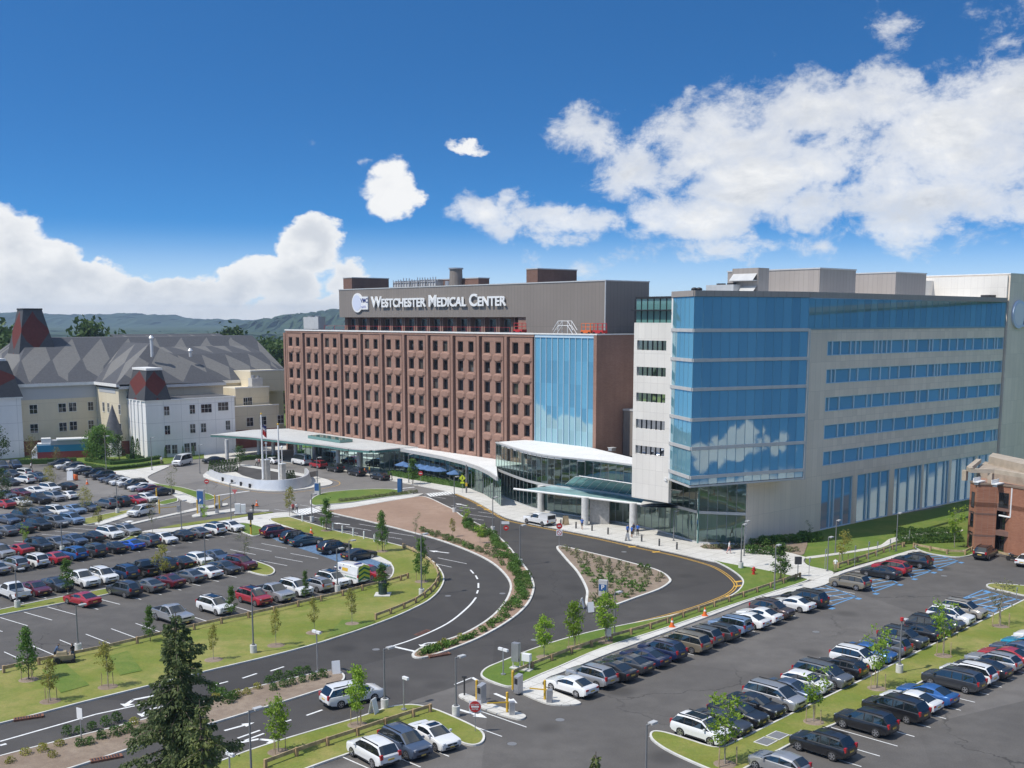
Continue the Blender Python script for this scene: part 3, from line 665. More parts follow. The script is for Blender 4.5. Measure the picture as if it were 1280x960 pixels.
# ---------------------------------------------------------------- shared building helpers
def text_obj(name, s, size, m, parent, loc, rz=0.0, sx=1.0, bold=.0, ext=.06, caps=False, center=False, upright=True):
    c = bpy.data.curves.new(name, 'FONT'); c.body = s; c.size = size; c.extrude = ext; c.offset = bold
    c.align_x = 'CENTER' if center else 'LEFT'; c.align_y = 'BOTTOM_BASELINE'
    if caps:
        c.small_caps_scale = .76
        for i, ch in enumerate(s):
            if ch.islower(): c.body_format[i].use_small_caps = True
    o = bpy.data.objects.new(name, c); COL.objects.link(o); bpy.context.view_layer.update()
    me = bpy.data.meshes.new_from_object(o.evaluated_get(bpy.context.evaluated_depsgraph_get()))
    bpy.data.objects.remove(o); me.materials.clear(); me.materials.append(m)
    o = bpy.data.objects.new(name, me); COL.objects.link(o); o.parent = parent
    o.location = loc; o.rotation_euler = (pi / 2 if upright else 0, 0, rz); o.scale = (sx, 1, 1)
    return o
def window_mesh(w, h, nx=1, ny=1, fw=.07, proud=.07, frame='trim_white', glass='glass_dark', mull=.05, inset=False):
    """glazing in a frame, standing in the wall plane; local x along the wall, -y outwards, origin at bottom centre"""
    b = MB()
    y0 = 0 if not inset else .02
    for i in range(nx):
        for j in range(ny):
            x0 = -w / 2 + w * i / nx; x1 = -w / 2 + w * (i + 1) / nx; z0 = h * j / ny; z1 = h * (j + 1) / ny
            b.face([(x0, -.02, z0), (x1, -.02, z0), (x1, -.02, z1), (x0, -.02, z1)], 0)
    f = proud
    b.box(-w/2-fw, -w/2, -f, 0, -fw, h+fw, 1); b.box(w/2, w/2+fw, -f, 0, -fw, h+fw, 1)
    b.box(-w/2, w/2, -f, 0, -fw, 0, 1); b.box(-w/2, w/2, -f, 0, h, h+fw, 1)
    for i in range(1, nx): x = -w/2 + w*i/nx; b.box(x-mull/2, x+mull/2, -f*.8, -.021, 0, h, 1)
    for j in range(1, ny): z = h*j/ny; b.box(-w/2, w/2, -f*.7, -.021, z-mull/2, z+mull/2, 1)
    b.box(-w/2-fw, w/2+fw, -f-.06, -f, -fw-.03, -.01, 1)
    return b.data('window', [M[glass], M[frame]])
# ---------------------------------------------------------------- the long brick block
_p = at_depth(620, 560, 211); _d = atan2(-.752, .659)
BB = Loc(_p[:2], _d)
bb = thing('brick_hospital_block', 'long brown brick hospital block with ranks of small dark windows', 'hospital', BB.p, _d)
X0, X1, ZT, PITCH = -77.2, 10.7, 28.7, 8.06
bays_c = [-73.5 + PITCH * i for i in range(11)]
rows_z = [26.05 - 3.75 * i for i in range(5)] + [7.15, 3.4]
wall, dk = MB(), MB()
wall.box(X0 + .02, X1, 1.5, 46, 0, ZT - .06, 0); wall.box(X0 + .02, X0 + .6, .62, 1.5, 0, ZT - .06); wall.box(X0 + .6, X1, .62, 1.5, ZT - .5, ZT - .06)
zb = 0
for c in bays_c:
    l, r = c - PITCH / 2, c + PITCH / 2
    # vertical strips of the bay in the wall plane, windows left open
    ed = [l + .92, c - 2.42, c - .82, c + .82, c + 2.42, r - .92]
    wall.box(ed[0], ed[1], 0, .62, zb, ZT - 1.5); wall.box(ed[2], ed[3], .04, .62, zb, ZT - 1.5); wall.box(ed[4], ed[5], 0, .62, zb, ZT - 1.5)
    for s in (-1, 1):
        w0, w1 = (c - 2.42, c - .82) if s < 0 else (c + .82, c + 2.42)
        prev = ZT - 1.5
        for i, z in enumerate(rows_z):
            hh = 1.0 if i < 5 else 1.3
            wall.box(w0, w1, .1, .62, z + hh, prev); prev = z - hh
        wall.box(w0, w1, .1, .62, zb, prev)
    wall.box(l + .92, r - .92, .02, .62, ZT - 1.5, ZT - .5)
    # rounded brick bulge under every window, chamfered all round
    for s in (-1, 1):
        xc = c + 1.62 * s
        for i, z in enumerate(rows_z):
            hh = 1.0 if i < 5 else 1.3
            zt = z - hh - .06; zl = zt - (1.55 if i < 5 else 1.2)
            def oc(x, w, h, k, y): return [(x - w, y, k + h * .5), (x - w, y, k - h * .5), (x - w * .62, y, k - h), (x + w * .62, y, k - h), (x + w, y, k - h * .5), (x + w, y, k + h * .5), (x + w * .62, y, k + h), (x - w * .62, y, k + h)]
            k = (zt + zl) / 2; h = (zt - zl) / 2
            o1 = oc(xc, 1.38, h, k, -.003); o2 = oc(xc, 1.02, h * .66, k - .05, -.26)
            for q in range(8): wall.face([o1[q], o1[(q+1) % 8], o2[(q+1) % 8], o2[q]])
            wall.face(o2)
wall.box(X0, X1 + .02, -.12, .62, ZT - .5, ZT - .06)
wall.box(X0, X0 + .6, -.1, .62, 0, ZT - .5)
wall.box(X1, 26.0, .5, 46, 0, ZT - .06)
wall.box(25.75, 26.5, -.12, .5, 0, ZT - .07); wall.box(26.0, 26.44, .5, 34, 0, ZT - .07)
wall.build('wall', [M['brick']], bb)
gb_ = MB()
pm = MB(); pm.box(-.36, .36, -.3, 1.5, 0, ZT - .55); pmd = pm.data('pilaster', [M['brick']])
for i in range(12):
    x = bays_c[0] - PITCH / 2 + PITCH * i
    if x < X1: inst('pilaster', pmd, bb, (x, 0, 0))
par = MB(); par.box(X0 - .1, X1 + .1, -.24, .3, ZT - .06, ZT + .22); par.box(X0 - .1, X0 + .3, .3, 46, ZT - .06, ZT + .22); par.box(X1 + .1, 26.6, -.2, .4, ZT - .02, ZT + .2); par.box(26.2, 26.6, .4, 34, ZT - .02, ZT + .2)
par.build('parapet', [M['trim_white']], bb)
rf = MB(); rf.box(X0 + .3, 26.2, .4, 45, ZT - .05, ZT + .03); rf.build('roof', [M['roof_dark']], bb)
# windows: 22 columns by 6 rows showing
def bwin(h):
    b = MB(); w = 1.56
    b.face([(-w/2, .44, -h), (w/2, .44, -h), (w/2, .44, h), (-w/2, .44, h)], 0)
    for x in (-w/2, w/2 - .06): b.box(x, x + .06, .38, .45, -h, h, 1)
    b.box(-w/2, w/2, .38, .45, h - .06, h, 1); b.box(-w/2, w/2, .38, .45, -h, -h + .06, 1)
    if h > 1.1: b.box(-w/2, w/2, .38, .45, .55, .63, 1)
    return b.data('window', [M['glass_dark'], M['dark']])
wa, wb = bwin(1.0), bwin(1.3)
cnt = 0; rest = MB()
for i, z in enumerate(rows_z):
    for c in reversed(bays_c):
        for s in (1, -1):
            x = c + 1.62 * s
            if cnt < 100: inst('window', wa if i < 5 else wb, bb, (x, 0, z)); cnt += 1
            else:
                h = 1.0 if i < 5 else 1.3
                rest.face([(x - .8, .44, z - h), (x + .8, .44, z - h), (x + .8, .44, z + h), (x - .8, .44, z + h)], 0)
                for xx in (x - .74, x + .68): rest.box(xx, xx + .06, .38, .45, z - h, z + h, 1)
                rest.box(x - .74, x + .74, .38, .45, z + h - .06, z + h, 1)
tag(rest.build('window', [M['glass_dark'], M['dark']], bb), kind='stuff')
# blue curtain wall at the near end
cw = MB(); n = 10; gx0, gx1, gz0, gz1 = X1 + .12, 25.7, 8.0, ZT - .55
nz = 5
for i in range(n):
    for j in range(nz):
        a = gx0 + (gx1 - gx0) * i / n; b2 = gx0 + (gx1 - gx0) * (i + 1) / n; z0 = gz0 + (gz1 - gz0) * j / nz; z1 = gz0 + (gz1 - gz0) * (j + 1) / nz
        cw.face([(a, .12, z0), (b2, .12, z0), (b2, .12, z1), (a, .12, z1)])
g = cw.build('curtain_wall', [M['glass_blue']], bb)
cm = MB()
for i in range(n + 1): x = gx0 + (gx1 - gx0) * i / n; cm.box(x - .05, x + .05, .0, .119, gz0, gz1)
cm.box(gx0, gx1, -.05, .4, gz1, ZT - .02)
cm.build('mullion', [M['mullion']], g)
# penthouse clad in grey metal, with a recessed brick storey under its front
ph = MB(); PY = 6.0
ph.box(-62.9, 22.5, PY, 17.3, 31.75, 37.95); ph.box(1.7, 22.5, PY + .003, 17.3, ZT, 31.75); ph.box(-62.9, -10, 17.3, 30, 31.75, 37.0)
ph.build('penthouse', [M['metal_grey']], bb)
pt = MB(); pt.box(-63.0, 22.6, PY - .1, PY + .3, 37.95, 38.15); pt.box(22.3, 22.6, PY + .3, 17.4, 37.95, 38.15); pt.box(22.38, 22.56, PY - .06, PY + .1, ZT, 37.95); pt.build('coping', [M['trim_pale']], bb)
pb = MB(); pb.box(-62, 1.5, PY + 2.2, 17, ZT, 31.75)
for i in range(15):
    x = -62 + 63.2 * i / 14; pb.box(x - .55, x - .12, PY + 1.2, PY + 2.2, ZT, 31.75); pb.box(x + .12, x + .55, PY + 1.2, PY + 2.2, ZT, 31.75)
pb.box(-.9, 1.65, PY + .4, PY + 2.2, ZT, 31.7)
pb.build('penthouse_wall', [M['brick']], bb)
for i in range(14):
    x = -62 + 63.2 * (i + .5) / 14
    inst('penthouse_window', window_mesh(2.5, 2.3, 3, 1, .06, .06, 'mullion_grey', 'glass_grey'), bb, (x, PY + 2.19, ZT + .3))
for (xa, za, xb, zb_, y0, xe) in ((429,348,440,362,14,486), (658,337,672,352,11,721), (525,351,598,356,16,606)):
    a = BB.ny(xa, za, y0); c = BB.ny(xb, zb_, y0); y1 = max(y0 + 3, BB.nx(xe, za + 4, c[0])[0])
    q = MB(); q.box(a[0], c[0], y0, y1, 37, a[1]); q.build('plant_room', [M['brick_dark']], bb)
    q = MB(); q.box(a[0] - .1, c[0] + .1, y0 - .1, y1 + .1, a[1], a[1] + .2); q.build('coping', [M['trim_pale']], bb)
# lettering on the penthouse
tsz = BB.ny(466, 384.5, PY); te = BB.ny(635, 384.5, PY)
hs = thing('hospital_sign', 'white raised letters and round logo on the grey penthouse', 'sign', (*BB.l2w(tsz[0], PY), tsz[1]), _d)
tx = text_obj('lettering', 'Westchester Medical Center', 3.3, M['white'], hs, (0, -.35, .1), 0, 1, .075, .12, caps=True)
bpy.context.view_layer.update(); tx.scale = ((te[0] - tsz[0]) / max(.1, tx.dimensions.x), 1.0, 1)
lg = BB.ny(453, 378.5, PY)
lx, lz = lg[0] - tsz[0], lg[1] - tsz[1]
q = MB(); q.cyl((lx - 1.6, -.05, lz), (lx - 1.6, -.35, lz), 2.15, n=28); q.box(lx - .9, lx + 2.6, -.33, -.04, lz - 1.5, lz + 1.35)
lo = q.build('logo_panel', [M['white']], hs)
q = MB(); q.cyl((lx - 1.75, -.352, lz), (lx - 1.75, -.37, lz), 1.75, 1.75, 24); q.build('logo_disc', [mat('pale_sign_face', (.62,.66,.78), .4)], lo)
t2 = text_obj('lettering', 'WMC', 1.35, M['navy'], hs, (lx - .75, -.345, lz + .02), 0, 1.0, .03, .02); t3 = text_obj('lettering', 'Health', .95, mat('pale_violet', (.35,.36,.6), .5), hs, (lx - .75, -.345, lz - 1.15), 0, 1.05, 0, .02)
# things standing on its roof
def on_bb(px, py, y, z=ZT + .03): a = BB.ny(px, py, y); return (*BB.l2w(a[0], y), z)
for k, (px, w, h, lab) in enumerate(((393, 3.4, 3.4, 'white rooftop air unit at the far end of the brick block'),)):
    t = thing('rooftop_unit', lab, 'air unit', on_bb(px, 405, 8), _d)
    q = MB(); q.box(-w, w, -1, 1, .25, h - .3); q.build('casing', [M['trim_pale']], t)
    q = MB(); q.cyl((-w * .5, 0, h - .3), (-w * .5, 0, h), .7, n=14); q.cyl((w * .5, 0, h - .3), (w * .5, 0, h), .7, n=14); q.box(-w - .05, w + .05, -.7, .7, .0, .25); q.build('fan', [M['steel']], t)
t = thing('rooftop_stack', 'dark cylindrical vent stack on the penthouse roof', 'chimney', (*BB.l2w(BB.ny(570, 345, 15)[0], 15), 37.9), _d)
q = MB(); q.cyl((0, 0, 0), (0, 0, 4.0), 1.5, 1.35, 16); q.build('stack', [M['metal_grey']], t, 40); q = MB(); q.cyl((0, 0, 4.0), (0, 0, 4.3), 1.6, 1.6, 16); q.cyl((-2.6, 0, 0), (-2.6, 0, 1.6), .9, .8, 12); q.build('collar', [M['steel']], t, 40)
rr = random.Random(4)
for px, w in ((503, 2.0), (513, 2.2), (523, 2.0), (533, 1.8), (543, 1.9)):
    t = thing('cooling_unit', 'pale cooling unit with pipework, %s in its rooftop row' % ORD[int((px - 503) / 10)], 'cooling unit', (*BB.l2w(BB.ny(px, 350, 14)[0], 14), 37.9), _d, 'cooling units on the penthouse roof')
    q = MB(); q.box(-w, w, -1, 1, .3, 1.7); q.build('casing', [M['trim_pale']], t)
    q = MB()
    for i in range(5):
        x = -w + 2 * w * i / 4; q.cyl((x, -1.1, 0), (x, -1.1, 2.0 + rr.random() * .6), .1, n=6); q.box(x - .2, x + .2, -.6, .6, 1.7, 1.95)
    q.cyl((-w, -1.1, 1.5), (w, -1.1, 1.5), .09, n=6); q.build('pipework', [M['steel']], t)
for px, m_, lab in ((650, 'red', 'red mobile work lift beside the penthouse corner'), (735, 'orange', 'orange work lift at the end of the glazed strip'), (750, 'red', 'red barrier frames stacked near the roof edge')):
    t = thing('work_lift', lab, 'work lift', on_bb(px, 412, 2.2), _d)
    q = MB(); q.box(-1.2, 1.2, -.6, .6, .25, .75); q.build('chassis', [M[m_]], t)
    q = MB()
    for x in (-1.1, 0, 1.1):
        for y in (-.5, .5): q.cyl((x, y, .75), (x, y, 1.9), .05, n=6)
    for y in (-.5, .5): q.cyl((-1.1, y, 1.9), (1.1, y, 1.9), .05, n=6); q.cyl((-1.1, y, 1.3), (1.1, y, 1.3), .05, n=6)
    q.build('guard_rail', [M[m_]], t)
    q = MB()
    for x in (-.85, .85):
        for y in (-.6, .6): q.cyl((x, y - .08, .25), (x, y + .08, .25), .25, n=10)
    q.build('wheel', [M['tire']], t)
t = thing('roof_walkway', 'white stepped crossover frame above the blue glazed strip', 'walkway', on_bb(706, 413, 1.6), _d)
q = MB()
for s in (-.5, .5):
    for a, c in (((-2.6, 0), (-1.2, 1.9)), ((-1.2, 1.9), (1.2, 1.9)), ((1.2, 1.9), (2.6, 0)), ((-2.6, .9), (-1.2, 2.9)), ((-1.2, 2.9), (1.2, 2.9)), ((1.2, 2.9), (2.6, .9)), ((-1.2, 0), (-1.2, 2.9)), ((1.2, 0), (1.2, 2.9))): q.cyl((a[0], s, a[1] * .8), (c[0], s, c[1] * .8), .055, n=6)
q.build('rail', [M['white']], t); q = MB(); q.box(-1.2, 1.2, -.5, .5, 1.46, 1.52); q.build('deck', [M['steel']], t)
t = thing('safety_rail', 'thin red safety rail along the brick roof edge', 'railing', (*BB.l2w(-30, 1.3), ZT + .03), _d)
q = MB()
for i in range(16): x = -32 + 4.3 * i; q.cyl((x, 0, 0), (x, 0, 1.15), .045, n=5)
q.build('post', [M['red']], t); q = MB(); q.cyl((-32, 0, 1.1), (32.5, 0, 1.1), .022, n=5); q.build('rail', [M['red']], t)
# grey-clad lower link behind the white tower
lk = thing('link_building', 'low grey clad block between the brick wall and the white tower', 'building', BB.l2w(26.6, 6.5), _d)
q = MB(); q.box(.1, 22, 0, 16, 0, 15.6); q.build('wall', [M['metal_grey']], lk); q = MB(); q.box(0, 22, -.1, 16, 15.6, 15.9); q.build('coping', [M['trim_pale']], lk)
q = MB(); q.box(.2, 14, -.06, -.01, 6.6, 7.8); q.build('louvre', [M['dark']], lk)
lk = thing('rear_block', 'dark windowed block glimpsed beside the white tower', 'building', BB.l2w(26.6, 34.1), _d)
q = MB(); q.box(.1, 24, 0, 10, 0, 30); q.build('wall', [M['metal_grey']], lk)
for i in range(7):
    inst('window', window_mesh(14, 2.0, 8, 1, .06, .05, 'mullion_grey', 'glass_dark'), lk, (9, -.01, 4 + 3.75 * i))
# ---------------------------------------------------------------- the glass and clad tower
_c = at(933, 683); _g = atan2(.652, .758); GB = Loc(_c, _g)
gt = thing('glass_hospital_tower', 'modern hospital building with projecting blue glass corner and stone-coloured cladding', 'hospital', GB.p, _g)
P2 = (6.97, -4.0); P1 = (-11.07, 1.07); P0 = (-7.71, 7.75); XR = 72.1; ZB = 9.35
RIB = [28.2, 24.1, 19.98, 15.86, 11.9]; RH = 2.1
w = MB()
w.box(6.9, 17.7, 0, .5, -.3, 29.9); w.box(-.02, 6.9, 0, .5, -.3, 9.9)
zs = 29.9
for t in RIB: w.box(17.7, 72, 0, .5, t, zs); zs = t - RH
w.box(17.7, 72, 0, .5, 7.62, zs)
TALL = [(17.6, 25.9), (27.2, 36.4), (37.8, 46.3), (46.9, 55.2), (56.0, 64.2), (65.0, 71.8)]
xs = 17.7
for a, c in TALL:
    w.box(xs, a, 0, .5, -.3, 7.62) if a > xs + .01 else None
    xs = c
w.box(xs, 72, 0, .5, -.3, 7.62)
for a, c in TALL: w.box(a, c, 0, .5, -.3, .1)
w.box(-.02, 24, .5, 14, -.3, 9.3); w.box(24, 72, .5, 36, -.3, 9.3); w.box(7.2, 24, .5, 14, 9.3, 29.9); w.box(24, 72, .5, 36, 9.3, 29.9)
w.build('clad_wall', [M['panel']], gt)
core = MB(); core.prism([(P0[0] + .6, P0[1] + .2), (P1[0] + .75, P1[1] + .35), (P2[0] - .3, P2[1] + .75), (P2[0] - .3, .6), (71.8, .6), (71.8, 36), (24, 36), (24, P0[1] + 6.4), (P0[0] + .6, P0[1] + 6.4)], 9.5, 34.2); core.build('inner_wall', [M['dark']], gt)
rr = random.Random(8)
for i, t in enumerate(RIB):
    b, mu = MB(), MB(); x = 17.75; p = [0]
    while x < 71.9:
        st = rr.choice((1.0, 1.35, 2.1, 2.7, 3.6, 3.9)); x2 = min(71.95, x + st); 
        b.face([(x, .22, t - RH), (x2, .22, t - RH), (x2, .22, t), (x, .22, t)])
        mu.box(x2 - .14, x2 + .14, .06, .219, t - RH, t) if x2 < 71.9 else None
        x = x2
    mu.box(17.7, 72, .02, .219, t - .08, t + .0); mu.box(17.7, 72, -.05, .219, t - RH - .0, t - RH + .09); mu.box(17.7, 17.85, .02, .219, t - RH, t); mu.box(71.85, 72, .02, .219, t - RH, t)
    g = b.build('ribbon_window', [M['glass_ribbon']], gt); mu.build('mullion', [M['mullion']], g)
for a, c in TALL:
    b, mu = MB(), MB(); e = [a, a + (c - a) * .3, a + (c - a) * .42, a + (c - a) * .72, c] if rr.random() < .5 else [a, a + (c - a) * .2, a + (c - a) * .55, a + (c - a) * .85, c]
    for q in range(4):
        for z0, z1 in ((.1, 2.6), (2.6, 5.1), (5.1, 7.62)): b.face([(e[q], .25, z0), (e[q+1], .25, z0), (e[q+1], .25, z1), (e[q], .25, z1)])
    for x in e: mu.box(max(a, x - .16), min(c, x + .16), .08, .249, .1, 7.62)
    mu.box(a, c, .1, .249, 7.5, 7.62); mu.box(a, c, .05, .249, .1, .2)
    g = b.build('tall_window', [M['glass_ribbon']], gt); mu.build('mullion', [M['mullion']], g)
SPZ = [29.96, 26.07, 22.26, 18.26, 14.44, 10.59]
def glass_run(A, C, z0, z1, n, y=0):
    b = MB(); A, C = Vector(A), Vector(C)
    for i in range(n):
        p, q = A.lerp(C, i / n), A.lerp(C, (i + 1) / n); b.face([(p.x, p.y, z0), (q.x, q.y, z0), (q.x, q.y, z1), (p.x, p.y, z1)])
    return b
def bar(b, A, C, z0, z1, out, back):
    A, C = Vector(A), Vector(C); d = (C - A).normalized(); n = Vector((d.y, -d.x))
    a, c, e, f = A + n * out, C + n * out, C - n * back, A - n * back
    b.prism([tuple(a), tuple(c), tuple(e), tuple(f)], z0, z1)
edges = [34.35] + SPZ + [9.45]
for k in range(len(edges) - 1):
    zt = edges[k] - (.22 if k else 0); zbt = edges[k+1] + (.22 if k < len(edges) - 2 else .12)
    for A, C, n in ((P0, P1, 5), (P1, P2, 13)):
        g = glass_run(A, C, zbt, zt, n).build('curtain_wall', [M['glass_blue']], gt)
        mb = MB(); av, cv = Vector(A), Vector(C); d = (cv - av).normalized(); nn = Vector((d.y, -d.x))
        for i in range(n + 1):
            p = av.lerp(cv, i / n) + nn * .012; mb.obox(p.x, p.y, atan2(d.y, d.x), .028, .012, zbt, zt)
        mb.build('mullion', [M['mullion_blue']], g)
g = glass_run((P2[0] + .05, -.06), (XR, -.06), 30.15, 34.35, 36).build('curtain_wall', [M['glass_band']], gt)
mb = MB()
for i in range(37): x = P2[0] + .05 + (XR - P2[0] - .05) * i / 36; mb.box(x - .03, x + .03, -.09, -.062, 30.15, 34.35)
mb.box(12.7, XR, -.1, .4, 29.9, 30.15); mb.build('mullion', [M['mullion_blue']], g)
sp = MB()
for z in SPZ:
    for A, C in ((P0, P1), (P1, P2)): bar(sp, A, C, z - .22, z + .22, .14, .3)
for A, C in ((P0, P1), (P1, P2)): bar(sp, A, C, 9.25, 9.5, .1, .3)
sp.box(P2[0] - .02, P2[0] + .45, -4.15, .0, 9.2, 30.1)
sp.build('floor_band', [M['trim_pale']], gt)
un = MB(); un.prism([P0, P1, P2, (P2[0], 2), (-2, 13)], 9.26, 9.4); un.build('soffit', [M['trim_pale']], gt)
cp = MB()
for A, C in ((P0, P1), (P1, P2), (P2, (XR, -.06))): bar(cp, A, C, 34.35, 35.1, .16, .5)
cp.build('coping', [M['metal_taupe']], gt)
rf = MB(); rf.prism([(P0[0] + .3, P0[1]), (P1[0] + .5, P1[1]), (P2[0], P2[1] + .5), (P2[0], .5), (72, .5), (72, 36), (24, 36), (24, P0[1] + 6.5), (P0[0] + .3, P0[1] + 6.5)], 34.2, 34.5); rf.build('roof', [M['roof_white']], gt)
# white stair wall on its left flank
wh = MB(); x = P0[0]; y0, y1 = P0[1], P0[1] + 7.0
WZ = [(28.45, 27.1), (24.75, 23.5), (21.1, 19.85), (17.35, 16.05), (13.6, 12.4)]
zp = 30.9
wh.box(x, x + .6, y0 + .02, y0 + .95, 6, 30.9); wh.box(x, x + .6, y0 + 6.4, y1, 6, 30.9)
for a, c in WZ: wh.box(x, x + .6, y0 + .95, y0 + 6.4, a, zp); zp = c
wh.box(x, x + .6, y0 + .95, y0 + 6.4, 6, zp); wh.box(x + .6, 24, y1 - .4, y1, 6, 30.9)
wh.build('white_wall', [M['panel_white']], gt)
for a, c in WZ:
    b, mu = MB(), MB()
    for i in range(6):
        p, q = y0 + .95 + 5.45 * i / 6, y0 + .95 + 5.45 * (i + 1) / 6; b.face([(x + .25, p, c), (x + .25, q, c), (x + .25, q, a), (x + .25, p, a)])
        mu.box(x + .12, x + .249, p - .03, p + .03, c, a)
    g = b.build('strip_window', [M['glass_dark']], gt); mu.build('mullion', [M['dark']], g)
tr = MB(); tr.box(x - .12, x + .5, y0 - .35, y0 + .02, 9.2, 35.1); tr.build('corner_trim', [M['trim_white']], gt)
tp = MB(); tp.box(x + .3, 8, y0 + .1, y1 - .1, 30.9, 34.2); g = tp.build('upper_glazing', [M['glass_teal']], gt)
mu = MB()
for i in range(7): yy = y0 + .1 + 7.0 * i / 6; mu.box(x + .2, x + .29, yy - .04, yy + .04, 30.9, 34.2)
mu.box(x + .1, 8, y0 + .05, y1 - .05, 34.2, 34.5); mu.box(x - .5, x + .29, y0 + .05, y1 + .2, 32.55, 32.7); mu.build('mullion', [M['dark']], g)
# right hand tower with the round sign
tw = MB(); tw.box(72.4, 86, -.35, 26, -.3, 39.2); tw.build('end_tower', [M['panel']], gt)
tt = MB(); tt.box(72.05, 72.39, .0, 25.6, 34.5, 39.0); tt.box(66, 72.04, 14, 25, 34.5, 38.4); tt.build('end_tower_flank', [M['panel_white']], gt)
tt = MB(); tt.box(72.3, 86, -.4, 26, 39.2, 39.4); tt.build('coping', [M['trim_white']], gt)
tt = MB(); tt.box(69, 71.4, 1.6, 3.2, 34.6, 35.6); tt.build('roof_hatch', [M['dark']], gt)
# rooftop plant screens
def screen(x0, x1, y0, y1, z1, m='metal_taupe'):
    q = MB(); q.box(x0, x1, y0, y1, 34.5, z1); return q.build('plant_screen', [M[m]], gt)
a = GB.ny(1025, 336, 8); b_ = GB.ny(1070, 339, 8)
screen(a[0], b_[0], 8, 26, a[1]); 
a2 = GB.ny(1120, 341, 9); b2 = GB.ny(1158, 343, 9); screen(a2[0], b2[0], 9, 24, a2[1])
q = MB(); q.box(a[0] - .1, b_[0] + .1, 7.9, 26.1, a[1], a[1] + .2); q.box(a2[0] - .1, b2[0] + .1, 8.9, 24.1, a2[1], a2[1] + .2); q.build('coping', [M['trim_pale']], gt)
ru = thing('louvred_intake', 'pale louvred air intake box at the plant screen', 'air intake', (*GB.l2w(*GB.w2l(*at_depth(938, 350, GB.l2w(10, 14)[1])[:2])), 34.6), _g)
q = MB(); q.box(-1.3, 1.3, -2.4, 2.4, 0, 4.3); q.build('casing', [M['metal_taupe']], ru); q = MB()
for z in (.6, 2.4): q.box(-2.3, -1.3, -2.2, 2.2, z, z + .12); q.mesh([(-2.3,-2.2,z+.12),(-1.3,-2.2,z+1.1),(-1.3,2.2,z+1.1),(-2.3,2.2,z+.12)], [(0,1,2,3)])
q.build('louvre', [M['trim_pale']], ru)
for px, lab in ((908, 'white rooftop unit near the glass corner'), (985, 'low vent cowl on the flat roof')):
    ru = thing('rooftop_unit', lab, 'air unit', (*at_depth(px, 355, 172 if px < 950 else 190)[:2], 34.6), _g)
    q = MB(); q.box(-1.6, 1.6, -2.6, 2.6, .2, 1.9); q.build('casing', [M['trim_pale']], ru); q = MB(); q.box(-1.7, 1.7, -2.7, 2.7, 0, .2); q.cyl((0, -1, 1.9), (0, -1, 2.15), .7, n=12); q.cyl((0, 1, 1.9), (0, 1, 2.15), .7, n=12); q.build('fan', [M['dark']], ru)
for px in (868, 874):
    ru = thing('roof_vent', 'small black vent pipe at the glass corner, %s one' % ('left' if px == 868 else 'right'), 'vent', (*at_depth(px, 360, 168)[:2], 34.6), _g)
    q = MB(); q.cyl((0, 0, 0), (0, 0, 1.1), .35, .3, 10); q.build('pipe', [M['dark']], ru); q = MB(); q.ball((0, 0, 1.15), .5, .5, .3); q.build('cowl', [M['dark']], ru, 60)
# round logo sign on the end tower
lc = GB.ny(1272, 393, -.35)
ls = thing('hospital_sign', 'white logo sign with dark letters on the right end tower', 'sign', (*GB.l2w(lc[0], -.35), lc[1]), _g)
q = MB()
q.cyl((0, -.05, 0), (0, -.4, 0), 2.5, n=30); q.box(1.2, 11.0, -.38, -.04, -2.2, 1.7); q.build('logo_panel', [mat('sign_face_blue', (.55,.63,.78), .4)], ls)
q = MB(); q.cyl((0, -.41, 0), (0, -.43, 0), 2.0, n=28); q.build('logo_disc', [mat('sign_disc', (.72,.74,.80), .4)], ls)
text_obj('lettering', 'WMC', 2.0, M['navy'], ls, (1.5, -.4, .05), 0, 1.0, .05, .03); text_obj('lettering', 'Health', 1.7, M['navy'], ls, (1.5, -.4, -1.8), 0, 1.0, .03, .03)
# ---------------------------------------------------------------- glazed lobby pavilion
LZ = 9.4
LP = [at(620,553,LZ), at(650,562.5,LZ), at(680,569,LZ), at(715,573,LZ), at(750,576.5,LZ), at(790,581.5,LZ), at(826,587,LZ)]
LP = [(p[0], p[1]) for p in LP]
LC = at(872, 680); LD = at(931, 682.6)
lb = thing('lobby_pavilion', 'curved two-storey green glass lobby with a white roof', 'building', (*LP[3], 0))
og = (*LP[3], 0)
def crom(p, n=6):
    out = []
    for i in range(len(p) - 1):
        p0, p1, p2, p3 = [Vector(p[max(0, min(len(p) - 1, j))]) for j in (i - 1, i, i + 1, i + 2)]
        for k in range(n):
            t = k / n; q = .5 * ((2 * p1) + (p2 - p0) * t + (2 * p0 - 5 * p1 + 4 * p2 - p3) * t * t + (3 * p1 - p0 - 3 * p2 + p3) * t ** 3); out.append((q.x, q.y))
    out.append(tuple(p[-1])); return out
CV = crom(LP, 5)
C2 = CV + [tuple(Vector(CV[-1]).lerp(Vector(LC), k / 6)) for k in range(1, 7)]
C3 = [tuple(Vector(LC).lerp(Vector(LD), k / 5)) for k in range(6)]
def resample(p, st):
    out = [Vector(p[0])]; acc = 0
    for a, c in zip(p, p[1:]):
        a, c = Vector(a), Vector(c); L = (c - a).length; t = st - acc
        while t <= L: out.append(a.lerp(c, t / L)); t += st
        acc = (acc + L) % st
    if (out[-1] - Vector(p[-1])).length > .3: out.append(Vector(p[-1]))
    else: out[-1] = Vector(p[-1])
    return out
SEG = resample(C2, 1.55); nseg = len(SEG)
xcut = LP[-1][0] - .4
def ztop(p): return LZ - .1 if p.x < xcut else 9.25
